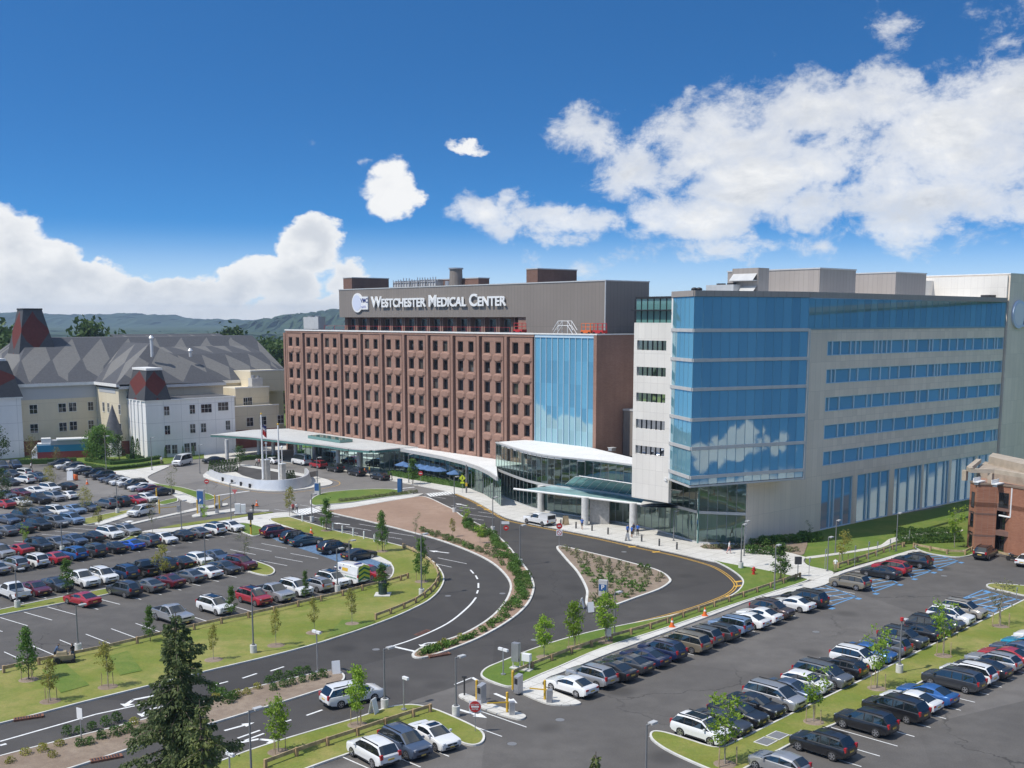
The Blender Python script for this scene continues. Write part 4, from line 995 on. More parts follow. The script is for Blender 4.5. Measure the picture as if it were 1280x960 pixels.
for nm, z0, z1 in (('lower_glazing', .35, 4.35), ('upper_glazing', 4.75, None)):
    b, mu = MB(), MB()
    for a, c in list(zip(SEG, SEG[1:])) + list(zip([Vector(q) for q in C3], [Vector(q) for q in C3[1:]])):
        t = z1 or min(ztop(a), ztop(c)); b.face([(*a, z0), (*c, z0), (*c, t), (*a, t)])
    for a in SEG + [Vector(q) for q in C3[1:]]:
        mu.obox(a.x, a.y, 0, .045, .045, z0, z1 or ztop(a))
    g = b.build(nm, [M['glass_lobby']], lb, org=og); mu.build('mullion', [M['mullion_grey']], g, org=og)
bd = MB(); sd = MB(); re_ = MB()
for a, c in zip(C2, C2[1:]):
    bar(bd, a, c, 4.35, 4.75, .1, .25); bar(sd, a, c, 0.0, .35, .08, .2)
    if a[0] < xcut: bar(re_, a, c, LZ - .1, LZ + .12, .12, .3)
for a, c in zip(C3, C3[1:]): bar(bd, a, c, 4.35, 4.75, .1, .25); bar(sd, a, c, 0, .35, .08, .2); bar(re_, a, c, 9.1, 9.25, .05, .2)
bd.build('floor_band', [M['trim_pale']], lb, org=og); sd.build('base_sill', [M['trim_pale']], lb, org=og); re_.build('roof_edge', [M['trim_pale']], lb, org=og)
cn = MB(); cn.cyl((*LC, 0), (*LC, 9.2), .16, n=8); cn.build('corner_post', [M['glass_teal']], lb, org=og)
back = [GB.l2w(1.5, 11), GB.l2w(-6, 14.6), GB.l2w(4, 22), BB.l2w(24, .4), BB.l2w(8.8, .4)]
rf = MB(); rf.prism([tuple(p) for p in CV] + [GB.l2w(-7.9, 8.0)] + back[1:], LZ - .02, LZ + .06); rf.build('roof', [M['roof_white']], lb, org=og)
inn = MB(); inn.prism([tuple(p) for p in C2] + [LD] + back, 4.4, 4.7); inn.build('upper_floor', [M['plinth']], lb, org=og)
cl = MB(); cl.prism([tuple(p) for p in CV] + [GB.l2w(-7.9, 8.0)] + back[1:], LZ - .35, LZ - .08); cl.build('ceiling', [M['trim_white']], lb, org=og)
wl = MB()
mid = [Vector(p) for p in CV]
for i in range(3, len(mid) - 4, 1):
    a, c = mid[i], mid[i + 1]; d = (c - a).normalized(); n = Vector((-d.y, d.x))
    a2, c2 = a + n * 9, c + n * 9
    if i % 3 != 0: wl.face([(*a2, .1), (*c2, .1), (*c2, 4.3), (*a2, 4.3)]); wl.face([(*a2, 4.8), (*c2, 4.8), (*c2, 9), (*a2, 9)])
wl.build('inner_wall', [mat('lobby_wall', (.35,.37,.33), .8, var=.15)], lb, org=og)
co_ = MB()
for i in range(4, len(mid), 5):
    a = mid[i]; co_.cyl((a.x + 1.5, a.y + 2.5, 0), (a.x + 1.5, a.y + 2.5, LZ - .3), .35, n=12)
co_.build('column', [M['plinth']], lb, 40, org=og)
fu = MB(); rr = random.Random(5)
for i in range(26):
    p = mid[rr.randrange(6, len(mid) - 2)]; x, y = p.x + rr.uniform(1.5, 3), p.y + rr.uniform(2, 6); fu.box(x, x + rr.uniform(.6, 1.8), y, y + .8, rr.choice((.15, 4.72)), rr.choice((5.6, 5.9)) if rr.random() < .5 else 1.1) if False else fu.box(x, x + rr.uniform(.6, 1.8), y, y + .8, 4.72, 4.72 + rr.uniform(.5, 1.1))
fu.build('furniture', [M['dark']], lb, org=og)
# rooftop details on the lobby
for k, (px, py) in enumerate(((676, 549.5), (701, 552.5), (742, 556), (765, 564))):
    t = thing('roof_vent', 'low grey vent on the white lobby roof, %s from the left' % ORD[k], 'vent', (*at(px, py, LZ), LZ + .06), _g, 'vents on the lobby roof')
    q = MB(); q.box(-.5, .5, -.4, .4, 0, .5); q.build('casing', [M['steel']], t); q = MB(); q.box(-.6, .6, -.5, .5, .5, .58); q.build('lid', [M['trim_pale']], t)
# entrance canopy of teal glass
ec = thing('entrance_canopy', 'teal glass canopy with an upswept rear wing over the main doors', 'canopy', (*at(730, 657), 0)); oc_ = (*at(730, 657), 0)
fz = 4.3
FA, FB = Vector(at(650, 612, fz)), Vector(at(816, 632, fz))
BA, BBk = Vector(at(700, 606, 4.6)), Vector(at(845, 626, 4.6))
TA, TB = Vector(at(724, 595, 7.4)), Vector(at(852, 613.5, 7.4))
prof = []
NX = 14
gl, rb = MB(), MB()
def prof_pt(u, t):
    """u along, t 0 front edge .. 1 upswept rear edge"""
    f = FA.lerp(FB, u); b = BA.lerp(BBk, u); k = TA.lerp(TB, u)
    if t < .5: q = f.lerp(b, t * 2); z = fz + .3 * (t * 2)
    else:
        s = (t - .5) * 2; q = b.lerp(k, s); z = fz + .3 + 2.8 * (s * s * (3 - 2 * s))
    return (q.x, q.y, z)
for i in range(NX):
    for j in range(10): 
        p = [prof_pt(i / NX, j / 10), prof_pt((i + 1) / NX, j / 10), prof_pt((i + 1) / NX, (j + 1) / 10), prof_pt(i / NX, (j + 1) / 10)]
        gl.face(p)
gl.build('canopy_glass', [M['glass_canopy']], ec, org=oc_)
for i in range(NX + 1):
    for j in range(10): rb.cyl(Vector(prof_pt(i / NX, j / 10)) - Vector((0, 0, .1)), Vector(prof_pt(i / NX, (j + 1) / 10)) - Vector((0, 0, .1)), .05, n=5)
rb.build('rib', [M['trim_pale']], ec, org=oc_)
fe = MB(); fe.cyl(Vector(prof_pt(-.05, 0)), Vector(prof_pt(1.02, 0)), .17, n=8); fe.cyl(Vector(prof_pt(0, 1)), Vector(prof_pt(1, 1)), .08, n=6); fe.cyl(Vector(prof_pt(0, .5)) - Vector((0, 0, .2)), Vector(prof_pt(1, .5)) - Vector((0, 0, .2)), .14, n=6); fe.build('edge_beam', [M['trim_white']], ec, org=oc_)
for px, py in ((676, 640), (731, 657), (791, 665)):
    x, y = at(px, py); q = MB(); q.cyl((x, y, .12), (x, y, fz + .1), .55, n=16); q.build('column', [M['plinth']], ec, 40, org=oc_)
    x2, y2 = x + 2.2, y + 4.5
st = MB(); a, c = Vector(at(737, 656)), Vector(at(746, 651)); st.prism([tuple(a), tuple(a + Vector((3, -.2))), tuple(c + Vector((2.4, 3))), tuple(c)], .1, 4.2); st.build('entrance_wall', [M['stone']], ec, org=oc_)
# ---------------------------------------------------------------- white, cream and shingled buildings on the left
_cw = at(185, 574); WL = Loc(_cw, _g)
ch = thing('childrens_hospital', 'cream and white hospital wing under big grey roofs patterned with diamonds', 'hospital', WL.p, _g)
b = MB(); b.box(0, 21.75, 0, 15.5, 0, 13.0); b.build('white_wall', [M['white_panel']], ch)
b = MB(); b.box(5.8, 21.95, -.2, 15.6, 13.0, 13.3); b.box(-.25, 5.8, -.25, 10.1, 13.0, 13.25); b.build('cornice', [M['trim_white']], ch)
b = MB(); b.box(6, 21.6, .3, 15, 13.22, 13.34); b.build('flat_roof', [M['roof_dark']], ch)
# ribs on the sunlit flank
b = MB()
for y in (2.2, 4.4, 6.6, 8.4): b.box(-.25, 0, y - .35, y + .35, 0, 13.0)
b.build('pilaster', [M['white_panel']], ch)
def slope(b, pts, nu, m=0, top=None):
    """roof face, 4 or 3 points: eave left, eave right, ridge right, (ridge left); nu diamonds along the eave"""
    if len(pts) == 4: uv = [(0, 0), (nu, 0), (nu, 1), (0, 1)]
    else: uv = [(0, 0), (nu, 0), (nu / 2, 1)]
    b.face(pts, m, uv)
def frustum(b, x0, x1, y0, y1, z0, z1, k, m=0):
    xa, xb, ya, yb = x0 + k, x1 - k, y0 + k, y1 - k
    uvq = lambda n: [(0, -.12), (n, -.12), (n * .86, 1.0), (n * .14, 1.0)]
    b.face([(x0,y0,z0),(x1,y0,z0),(xb,ya,z1),(xa,ya,z1)], m, uvq(1)); b.face([(x1,y0,z0),(x1,y1,z0),(xb,yb,z1),(xb,ya,z1)], m, uvq(1))
    b.face([(x1,y1,z0),(x0,y1,z0),(xa,yb,z1),(xb,yb,z1)], m, uvq(1)); b.face([(x0,y1,z0),(x0,y0,z0),(xa,ya,z1),(xa,yb,z1)], m, uvq(1))
    b.face([(xa,ya,z1),(xb,ya,z1),(xb,yb,z1),(xa,yb,z1)], m)
b = MB(); frustum(b, -.3, 5.9, -.3, 10.0, 13.25, 19.9, 1.35); b.build('corner_roof', [M['shingle_red']], ch)
b = MB(); b.box(.9, 4.7, .9, 8.8, 19.9, 20.4); b.build('roof_cap', [M['trim_white']], ch)
# cream ranges
b = MB(); YA = 24.0
b.box(-20.5, -2, YA, 60, 3.4, 15.9); b.box(-2, 24.0, 10.2, YA + 20, 3.4, 15.4); b.box(24, 46, 20, 58, 0, 15.2)
b.box(21.9, 36, 4.6, 30, 4.6, 10.2); b.box(26.8, 36, 9.3, 32, 10.2, 14.4); b.box(33.5, 44, 14, 34, 13, 18.2); b.build('cream_wall', [M['cream']], ch)
b = MB(); b.box(-20.4, -1.95, YA + .06, 59, 0, 3.4); b.box(-1.94, 23, 10.25, 40, 0, 3.4); b.box(21.95, 35.9, 4.7, 30, 0, 4.6); b.build('brick_base', [M['brick_red']], ch)
b = MB(); b.box(-20.55, -2, YA - .05, YA, 12.9, 15.9) ; b.box(-20.3, -6, YA - .08, YA - .05, 14.3, 15.5); b.box(-2.06, -2.0, 12, 22, 14.3, 15.3); b.build('frieze', [mat('grey_frieze', (.45,.46,.47), .7)], ch)
b = MB(); b.box(-21.2, -1.6, YA - .7, YA + .3, 15.9, 16.6); b.box(-2.7, -1.9, 9.6, YA - .7, 15.9, 16.6); b.box(-1.9, 24.5, 9.5, 10.4, 15.4, 16.05); b.box(22, 47, 19.4, 20.4, 15.2, 15.9); b.box(26.7, 36.1, 9.2, 9.5, 14.4, 14.7); b.box(21.85, 36, 4.5, 4.75, 10.2, 10.45); b.box(33.4, 44.1, 13.9, 14.2, 18.2, 18.5); b.build('cornice', [M['trim_white']], ch)
EX = 50
b = MB()
# range A: long roof with its eave along the cream wall, hip at the left end
ze = 16.55; yr = YA + 16; zr = 26.8
slope(b, [(-21.2, YA - .7, ze), (EX, YA - .7, ze), (EX - 2, yr, zr), (-12, yr, zr)], 8.4)
slope(b, [(-21.2, 64, ze), (-21.2, YA - .7, ze), (-12, yr, zr), (-12, 48, zr)], 3)
slope(b, [(EX, 64, ze), (-21.2, 64, ze), (-12, 48, zr), (EX - 2, 48, zr)], 6)
b.face([(-12, yr, zr), (EX - 2, yr, zr), (EX - 2, 48, zr), (-12, 48, zr)], 0)
# range B: wing coming forward to the white block
hx = 11.0; pk = (hx, 22.0, 25.5); bk = (hx, 42, 25.5)
slope(b, [(-2.7, YA + 8, 16.5), (-2.7, 9.5, 16.5), pk, bk], 2.6)
slope(b, [(-2.7, 9.5, 16.5), (24.5, 9.5, 16.0), pk], 2.5)
slope(b, [(24.5, 9.5, 16.0), (24.5, YA + 8, 16.0), bk, pk], 2.6)
b.build('roof', [M['shingle']], ch)
# range C further right and behind
b = MB(); slope(b, [(22, 19.4, 15.8), (47, 19.4, 15.8), (45.5, 30, 22.4), (18, 30, 22.4)], 4.2); slope(b, [(18, 30, 22.4), (45.5, 30, 22.4), (41, 46, 27.4), (10, 46, 27.4)], 5); slope(b, [(47, 19.4, 15.8), (47, 62, 15.8), (41, 46, 27.4), (45.5, 30, 22.4)], 3); b.build('roof', [M['shingle']], ch)
b = MB(); frustum(b, -15.5, -6.5, 36, 45, 22.5, 33.5, 2.3); b.build('roof_turret', [M['shingle_red']], ch)
b = MB(); b.box(-13.3, -8.7, 38.2, 42.8, 33.5, 33.9); b.build('turret_cap', [M['dark']], ch)
# second white block at the left edge
b = MB(); b.box(-60, -20.2, 21.2, 40, 0, 13.6); b.build('white_wall', [M['white_panel']], ch)
b = MB()
for i in range(6): b.box(-27 - i * 1.6, -26.4 - i * 1.6, 21.0, 21.2, 0, 13.5)
b.box(-60, -19.9, 20.9, 40, 13.6, 13.9); b.build('cornice', [M['trim_white']], ch)
b = MB(); frustum(b, -36, -19.8, 20.9, 36, 13.9, 22.0, 2.2); b.build('corner_roof', [M['shingle_red']], ch)
b = MB(); b.box(-33.5, -22.3, 23.4, 33, 22.0, 22.5); b.build('roof_cap', [M['trim_white']], ch)
wA = window_mesh(1.25, 2.0, 2, 2); wB = window_mesh(2.6, 1.9, 3, 2); wC = window_mesh(1.7, 2.0, 2, 2); wD = window_mesh(1.1, 2.1, 2, 2)
def put(me, px, py, y=None, x=None):
    if y is not None: q = WL.ny(px, py, y); inst('window', me, ch, (q[0], y - .01, q[1]))
    else: q = WL.nx(px, py, x); inst('window', me, ch, (x - .01, q[0], q[1]), (0, 0, -pi / 2))
for px, py, me in ((208.5,519,wA),(240.5,517,wA),(258,515.5,wB),(279,513,wB),(209.5,543,wA),(241,541,wA),(254.5,540,wA),(285,537,wD),(210,567,wA),(218.5,567,wA),(234,565,wA),(242,564,wA)): put(me, px, py, y=0)
for px, py, me in ((42,517,wC),(78,515,wC),(91,514,wC),(113.5,513,wA),(43,541,wC),(79,539,wC),(92,537.5,wC),(114,536,wA)): put(me, px, py, y=YA)
for px, py in ((130,514),(136,515),(150,517.5),(121,513),(151,541),(122,535)): put(wD, px, py, x=-2)
for px, py, y in ((312.5,532.5,4.6),(329,531,4.6),(351,529,4.6)): put(wC, px, py, y=y)
for px, py in ((307,508),(312.5,507.5)): put(wD, px, py, y=9.3)
# roof flues
for px, py0, py1, y, lab in ((190, 443, 421, 16, 'tall shiny flue standing on the front roof slope'), (238, 443, 437, 26, 'short domed vent on the rear roof slope')):
    q = WL.ny(px, py0, y); q1 = WL.ny(px, py1, y)
    t = thing('flue', lab, 'flue', (*WL.l2w(q[0], y), q[1] - .6), _g); b = MB(); b.cyl((0, 0, 0), (0, 0, q1[1] - q[1] + .3), .38, n=10); b.build('pipe', [M['steel_bright']], t, 40); b = MB(); b.cyl((0, 0, q1[1] - q[1] + .3), (0, 0, q1[1] - q[1] + .9), .65, .3, 10); b.build('cowl', [M['steel_bright']], t, 40)
t = thing('roof_plant', 'pale machinery on the flat roof beside the brick block', 'air unit', (*WL.l2w(33.5, 11.5), 14.5), _g)
b = MB(); b.box(-1.5, 1.5, -1, 1, .2, 2.2); b.build('casing', [M['trim_pale']], t); b = MB(); b.cyl((-.7, 0, 2.2), (-.7, 0, 2.9), .5, n=10); b.cyl((.8, 0, 2.2), (.8, 0, 2.7), .4, n=10); b.box(-1.6, 1.6, -1.1, 1.1, 0, .2); b.build('fan', [M['steel']], t)
# conical entrance turret
cx, cy = WL.l2w(-6.5, 12); 
q = at_depth(142, 545, cy)
ct = thing('entrance_turret', 'small round white pavilion with a tall pointed grey cone roof', 'turret', (q[0], q[1], 0))
b = MB(); b.cyl((0, 0, 0), (0, 0, 5.0), 1.6, n=16); b.build('drum', [M['white_panel']], ct, 40)
b = MB(); b.cyl((0, 0, 5.0), (0, 0, 12.0), 2.1, .05, 16); b.build('cone_roof', [mat('cone_shingles', (.1,.1,.11), .9, var=.2)], ct, 40)
b = MB(); b.cyl((0, 0, 4.8), (0, 0, 5.0), 1.9, 2.15, 16); b.build('eave', [M['trim_white']], ct, 40)
# the playful train-shaped carriage building against the brick base
ta, tb_ = at(47, 575), at(112, 572)
tr_ = thing('train_pavilion', 'white, blue and red striped carriage-shaped pavilion against the brick base', 'pavilion', ta, atan2(tb_[1] - ta[1], tb_[0] - ta[0])); L = hypot(tb_[0] - ta[0], tb_[1] - ta[1])
b = MB(); b.box(0, L, 0, 3.2, 0, 1.7); b.build('lower_body', [mat('train_red', (.33,.05,.05), .5)], tr_)
b = MB(); b.box(-.0, L, -.02, 3.2, 1.7, 3.2); b.build('blue_band', [mat('train_blue', (.02,.22,.38), .5)], tr_)
b = MB(); b.box(3, L, -.04, 3.2, 3.2, 4.2); b.build('grey_band', [mat('train_grey', (.33,.35,.38), .5)], tr_)
b = MB(); b.box(4.2, L, -.3, 3.4, 4.2, 4.5); b.mesh([(-1.2,.2,1.7),(0,-.05,3.2),(0,3.2,3.2),(-1.2,3.0,1.7),(-1.2,.2,.2),(-1.2,3.0,.2),(0,-.05,.2),(0,3.2,.2)], [(0,1,2,3),(4,0,3,5),(4,6,1,0),(3,2,7,5)]); b.box(.2, 2.9, .1, 3.0, 3.2, 3.6); b.box(1.0, 3.0, .3, 2.9, 3.6, 4.7); b.build('white_top', [M['white']], tr_)
# ---------------------------------------------------------------- orange brick building at the right edge
rb0 = at(1207, 684); RBL = Loc(rb0, _g)
rb = thing('orange_brick_building', 'low orange brick building with a concrete framed roof terrace', 'building', rb0, _g)
def lw(px, py, z=0): return RBL.w2l(*at(px, py, z))
zt = 9.1
A0, A1, A2, A3, A4 = lw(1213,603,zt), lw(1222,606,zt), lw(1248,607,zt), lw(1264,609,zt), lw(1300,615,zt)
_w0 = RBL.l2w(*A0); _bk = RBL.w2l(_w0[0] + 12.5, _w0[1] + 22); _w4 = RBL.l2w(*A4); _b4 = RBL.w2l(_w4[0] + 14, _w4[1] + 22)
back_ = [_b4, _bk]
vd = (Vector(_bk) - Vector(A0)).normalized()
rec = (A2[0] + .9, A2[1] + .9); rec2 = (A3[0] + .9, A3[1] + .9)
b = MB(); b.prism([A0, A1, A2, A2, A3, A4] + back_, 6.05, zt); b.prism([A0, A1, A2, A3, A4] + back_, 3.0, 5.95) if False else None
b.prism([A0, A1, A2, rec, rec2, A3, A4] + back_, -.3, zt - 2.4); b.prism([A0, A1, A2, A3, A4] + back_, zt - 2.4, zt - .01) if False else None
b.build('wall', [M['brick_orange']], rb)
b = MB()
for z in (2.0, 5.0): bar(b, A0, A1, z, z + .25, .02, .05); bar(b, A1, A2, z, z + .25, .02, .05)
bar(b, A2, A3, zt - 3.4, zt - 2.4, .02, .8); bar(b, A2, A3, 2.3, 3.0, .0, .8); b.build('brick_band', [M['brick_dark']], rb)
bar_ = MB(); bar(bar_, A1, A2, zt, zt + .25, .1, .5); bar(bar_, A0, A1, zt, zt + .25, .1, .5); bar(bar_, A2, A3, zt, zt + .2, .1, .5); bar(bar_, A3, A4, zt, zt + .25, .1, .5); bar_.build('coping', [mat('brown_coping', (.22,.16,.12), .8)], rb)
d01 = atan2(A1[1] - A0[1], A1[0] - A0[0]); d23 = atan2(A3[1] - A2[1], A3[0] - A2[0])
m01 = Vector(A0).lerp(Vector(A1), .5); wv = window_mesh(.8, 1.9, 1, 1, .06, .05, 'dark', 'glass_dark')
for z in (.5, 3.3, 6.0): inst('window', wv, rb, (m01.x + .02 * sin(d01), m01.y - .02, z), (0, 0, d01))
m23 = Vector(rec).lerp(Vector(rec2), .5); LW = (Vector(rec2) - Vector(rec)).length
for z, h in ((.3, 2.0), (3.1, 2.4)): inst('window', window_mesh(LW * .92, h, 3, 1, .06, .05, 'dark', 'glass_dark'), rb, (m23.x, m23.y, z), (0, 0, d23))
inst('window', window_mesh(LW * .7, 1.8, 2, 1, .06, .05, 'dark', 'glass_dark'), rb, (Vector(A2).lerp(Vector(A3), .5).x, Vector(A2).lerp(Vector(A3), .5).y, 6.35), (0, 0, d23))
pv = Vector(A3) + Vector((0, -.15)); b = MB(); b.cyl((pv.x, pv.y, 5.0), (pv.x, pv.y, zt - .1), .12, n=8); b.cyl((pv.x, pv.y, 5.0), (A2[0] + .3, A2[1] - .2, 5.0), .12, n=8); b.build('downpipe', [M['white']], rb)
# roof terrace frame
b = MB(); fz0, fz1 = zt + .2, zt + 2.0
P_ = [Vector(A0) + Vector((1.0, 1.2)), Vector(A1) + Vector((.6, 1.4)), Vector(A2) + Vector((1.0, 1.2)), Vector(A4) + Vector((.4, 1.2))]
for a, c in zip(P_, P_[1:]): bar(b, tuple(a), tuple(c), fz1 - .55, fz1, .0, .6)
bar(b, tuple(P_[0]), tuple(P_[0] + Vector((.6, 0))), zt, fz1 - .55, 0, .6)
bar(b, tuple(P_[0] + vd * 10), tuple(P_[0]), fz1 - .55, fz1, .0, .7)
for p in (P_[2], P_[3]): b.obox(p.x, p.y + .4, 0, .3, .3, zt, fz1 - .55)
b.build('terrace_frame', [mat('terrace_concrete', (.43,.36,.28), .85, var=.1)], rb)
b = MB(); b.prism([tuple(P_[0] + vd * 3 + Vector((2.2, 0))), tuple(P_[3] + vd * 3), tuple(P_[3] + vd * 12), tuple(P_[0] + vd * 12 + Vector((2.2, 0)))], zt, fz1 - .8); b.build('penthouse', [mat('terrace_wall', (.36,.30,.24), .8, var=.15)], rb)
b = MB(); b.prism([tuple(P_[0] + vd * 7 + Vector((4.5, 0))), tuple(P_[3] + vd * 6), tuple(P_[3] + vd * 12), tuple(P_[0] + vd * 12 + Vector((4.5, 0)))], fz1 - .8, fz1 + .35); b.build('penthouse', [mat('terrace_wall_upper', (.40,.34,.27), .8, var=.1)], rb)
for i, (fx, lab) in enumerate(((.25, 'white lounge furniture on the brick building roof terrace, left set'), (.55, 'white lounge furniture on the brick building roof terrace, right set'))):
    p = P_[1].lerp(P_[3], fx) + Vector((.2, .9)); t = thing('terrace_bench', lab, 'bench', (*RBL.l2w(p.x, p.y), zt), _g, 'terrace furniture')
    b = MB(); b.box(-1, 1, -.4, .4, .3, .45); b.build('seat', [M['white']], t); b = MB(); b.box(-1, 1, .32, .42, .45, .9); b.build('backrest', [M['white']], t); b = MB(); [b.box(x - .05, x + .05, -.3, .3, 0, .3) for x in (-.8, .8)]; b.build('leg', [M['steel']], t)
# ---------------------------------------------------------------- entrance canopy of the brick block and the link along it
cv = thing('drop_off_canopy', 'long white flat canopy with a teal glass front edge along the brick block', 'canopy', BB.l2w(-50, -8), _d)
o0 = Vector((-50, -8))
def cl(px, py, z): a = BB.nz(px, py, z); return (a[0] + 50, a[1] + 8)
z1 = 4.9
fr = [cl(266,545,z1), cl(281,545.5,z1), cl(315,548,z1), cl(349,551.5,z1), cl(384,555.5,z1), cl(415,559,z1), cl(440,563,z1), cl(465,565,z1), cl(496,562,z1)]
bk = [(-24.2 + 50 - .1, -.1 + 8), (-77 + 50, -.1 + 8), (-80 + 50, -8 + 8)]
b = MB(); b.prism(fr + bk, z1 + .05, z1 + .35); b.build('roof', [M['roof_canopy']], cv)
b = MB()
for a, c in zip(fr, fr[1:]): bar(b, a, c, z1 - .12, z1 + .3, 1.0, .2)
b.build('glass_edge', [M['glass_teal']], cv); b = MB()
for a, c in zip(fr, fr[1:]): bar(b, a, c, z1 + .3, z1 + .42, 1.05, .0)
b.build('fascia', [M['trim_pale']], cv)
b = MB(); b.prism([(x * .97 + .5, y + .9) for x, y in fr] + bk, z1 - .3, z1 + .04); b.build('soffit', [M['plinth']], cv)
for px, py in ((284,575),(324,572),(342,574),(370,579),(393,580),(423,587),(449,591)):
    a = cl(px, py, 0); q = MB(); q.cyl((a[0], a[1], .1), (a[0], a[1], z1 - .3), .42, n=12); q.build('column', [M['plinth']], cv, 40)
b = MB(); mu = MB()
gy0 = [(-24.5, -3.8), (-30, -6.0), (-40, -7.2), (-50, -8.2), (-58, -9.0)]
for a, c in zip(gy0, gy0[1:]):
    a, c = Vector(a) - o0, Vector(c) - o0
    for k in range(5): p, q = a.lerp(c, k / 5), a.lerp(c, (k + 1) / 5); b.face([(*p, .1), (*q, .1), (*q, z1 - .3), (*p, z1 - .3)]); mu.obox(p.x, p.y, 0, .05, .05, .1, z1 - .3)
g = b.build('glazing', [M['glass_lobby']], cv); mu.build('mullion', [M['mullion_grey']], g)
b = MB(); q = cl(455, 566, z1 + .5); b.obox(cl(405,550,z1+.5)[0], cl(405,550,z1+.5)[1] + 1.5, 0, 6.5, 1.6, z1 + .4, z1 + 1.0); b.build('rooflight', [M['glass_teal']], cv)
bx = MB(); bx.box(3, 20, 5, 5.4, .1, 4.5); bx.build('inner_wall', [mat('canopy_inner_wall', (.3,.3,.29), .8)], cv)
lk2 = thing('dining_link', 'low glazed dining room with a curved white roof along the brick block', 'building', BB.l2w(-10, -6), _d); o1 = Vector((-10, -6))
def c2(px, py, z): a = BB.nz(px, py, z); return (a[0] + 10, a[1] + 6)
z2 = 4.7
fr = [c2(490,561.5,z2), c2(520,567,z2), c2(552,573,z2), c2(580,580,z2), c2(599,586.5,z2), c2(612,593,z2), c2(622,600,z2)]
b = MB(); b.prism(fr + [(7.9 + 10, -6.6 + 6), (10.4 + 10, 6 - .1), (-24 + 10, 6 - .1)], z2 + .02, z2 + .38); b.build('roof', [M['roof_white']], lk2)
b = MB()
for a, c in zip(fr, fr[1:]): bar(b, a, c, z2 - .1, z2 + .5, .25, .1)
b.build('fascia', [M['trim_pale']], lk2)
gl_, mu, tp_ = MB(), MB(), MB()
for a, c in zip(fr, fr[1:]):
    a, c = Vector(a) + Vector((.0, 1.0)), Vector(c) + Vector((-.3, 1.0)); n = max(2, int((c - a).length / 1.6))
    for k in range(n):
        p, q = a.lerp(c, k / n), a.lerp(c, (k + 1) / n); gl_.face([(*p, .1), (*q, .1), (*q, 3.6), (*p, 3.6)]); tp_.face([(*p, 3.6), (*q, 3.6), (*q, z2 - .1), (*p, z2 - .1)]); mu.obox(p.x, p.y, 0, .05, .05, .1, z2 - .1)
g = gl_.build('glazing', [M['glass_lobby']], lk2); tp_.build('upper_glazing', [M['glass_teal']], lk2); mu.build('mullion', [M['mullion_grey']], g)
# curved steel wall of the drop-off circle
mwp = [(258,592.5),(264,597),(275,601.3),(290,605.3),(305,609),(320,612),(336,613.6),(352,614),(366,612.8),(380,610.3),(388,606.5),(390,602),(387,597.5)]
mw = thing('monument_wall', 'curved brushed steel wall sloping round the drop-off circle', 'monument', at(330, 612)); mo = (*at(330, 612), 0)
p = crom([at(*q) for q in mwp], 4); b = MB()
N = len(p)
for i in range(N - 1):
    def sec(k):
        t = Vector(p[min(k + 1, N - 1)]) - Vector(p[max(k - 1, 0)]); t.normalize(); n = Vector((-t.y, t.x)); q = Vector(p[k])
        h = .9 + 1.0 * min(1, k / (N * .55))
        return [(*q, .11), (*(q + n * .5), h + .1), (*(q + n * .95), h + .1), (*(q + n * 1.1), .11)]
    s0, s1 = sec(i), sec(i + 1)
    for k in range(3): b.face([s0[k], s1[k], s1[k+1], s0[k+1]])
b.face(sec(0)); b.face(sec(N - 1)); b.build('steel_face', [M['steel_bright']], mw, 50, org=mo)
b = MB()
for k in (9, 12, 15, 18):
    q = Vector(p[k]); t = (Vector(p[k + 1]) - q).normalized(); n = Vector((-t.y, t.x)); r = q - n * .03; b.obox(r.x, r.y, atan2(t.y, t.x), .22, .12, .15, .9)
b.build('slot', [M['dark']], mw, org=mo)
q = Vector(p[-3]); b = MB(); b.obox(q.x + .35, q.y, radians(60), 1.6, .06, .5, 1.6); b.build('name_plate', [M['metal_grey']], mw, org=mo)
sheet('plaza', [at(*q) for q in ((300,583.5),(330,588),(378,596.5),(370,602),(345,602.5),(320,600),(303,595),(292,589))], .16, 'asphalt_new', 'dark paved court inside the drop-off circle', 'paving')
sheet('lawn', [at(*q) for q in ((366,600),(384,597),(388,601),(380,605.5),(368,606))], .165, 'grass', 'small patch of grass inside the drop-off circle', 'lawn')
# ---------------------------------------------------------------- vehicles
PAINT = {}
def paint(n, c, metal=.0, rough=.28):
    PAINT[n] = mat('car_paint_' + n.replace(' ', '_'), c, rough, metal, .5, coat=.8)
for n, c, mt in (('white', (.72,.72,.71), 0), ('silver', (.42,.42,.425), .5), ('grey', (.155,.16,.17), .4), ('dark grey', (.06,.063,.07), .4), ('black', (.012,.012,.014), 0), ('navy blue', (.014,.022,.07), .2),
                 ('blue', (.03,.12,.34), .3), ('bright blue', (.02,.10,.50), .2), ('light blue', (.24,.34,.50), .4), ('slate blue', (.09,.12,.18), .4), ('red', (.36,.02,.03), .1), ('maroon', (.11,.012,.022), .2), ('tan', (.27,.23,.17), .4),
                 ('brown', (.085,.06,.055), .4), ('turquoise', (.01,.27,.42), .2), ('dark blue', (.02,.05,.12), .3), ('teal', (.02,.06,.09), .3), ('champagne', (.42,.38,.33), .4)): paint(n, c, mt)
M['lamp_front'] = mat('headlamp_lens', (.55,.57,.60), .12, .3, coat=.5)
M['lamp_rear'] = mat('tail_lamp_lens', (.42,.012,.015), .15, coat=.6)
M['plate'] = mat('number_plate', (.62,.42,.08), .5)
M['trim_black'] = mat('black_plastic_trim', (.018,.018,.019), .6)
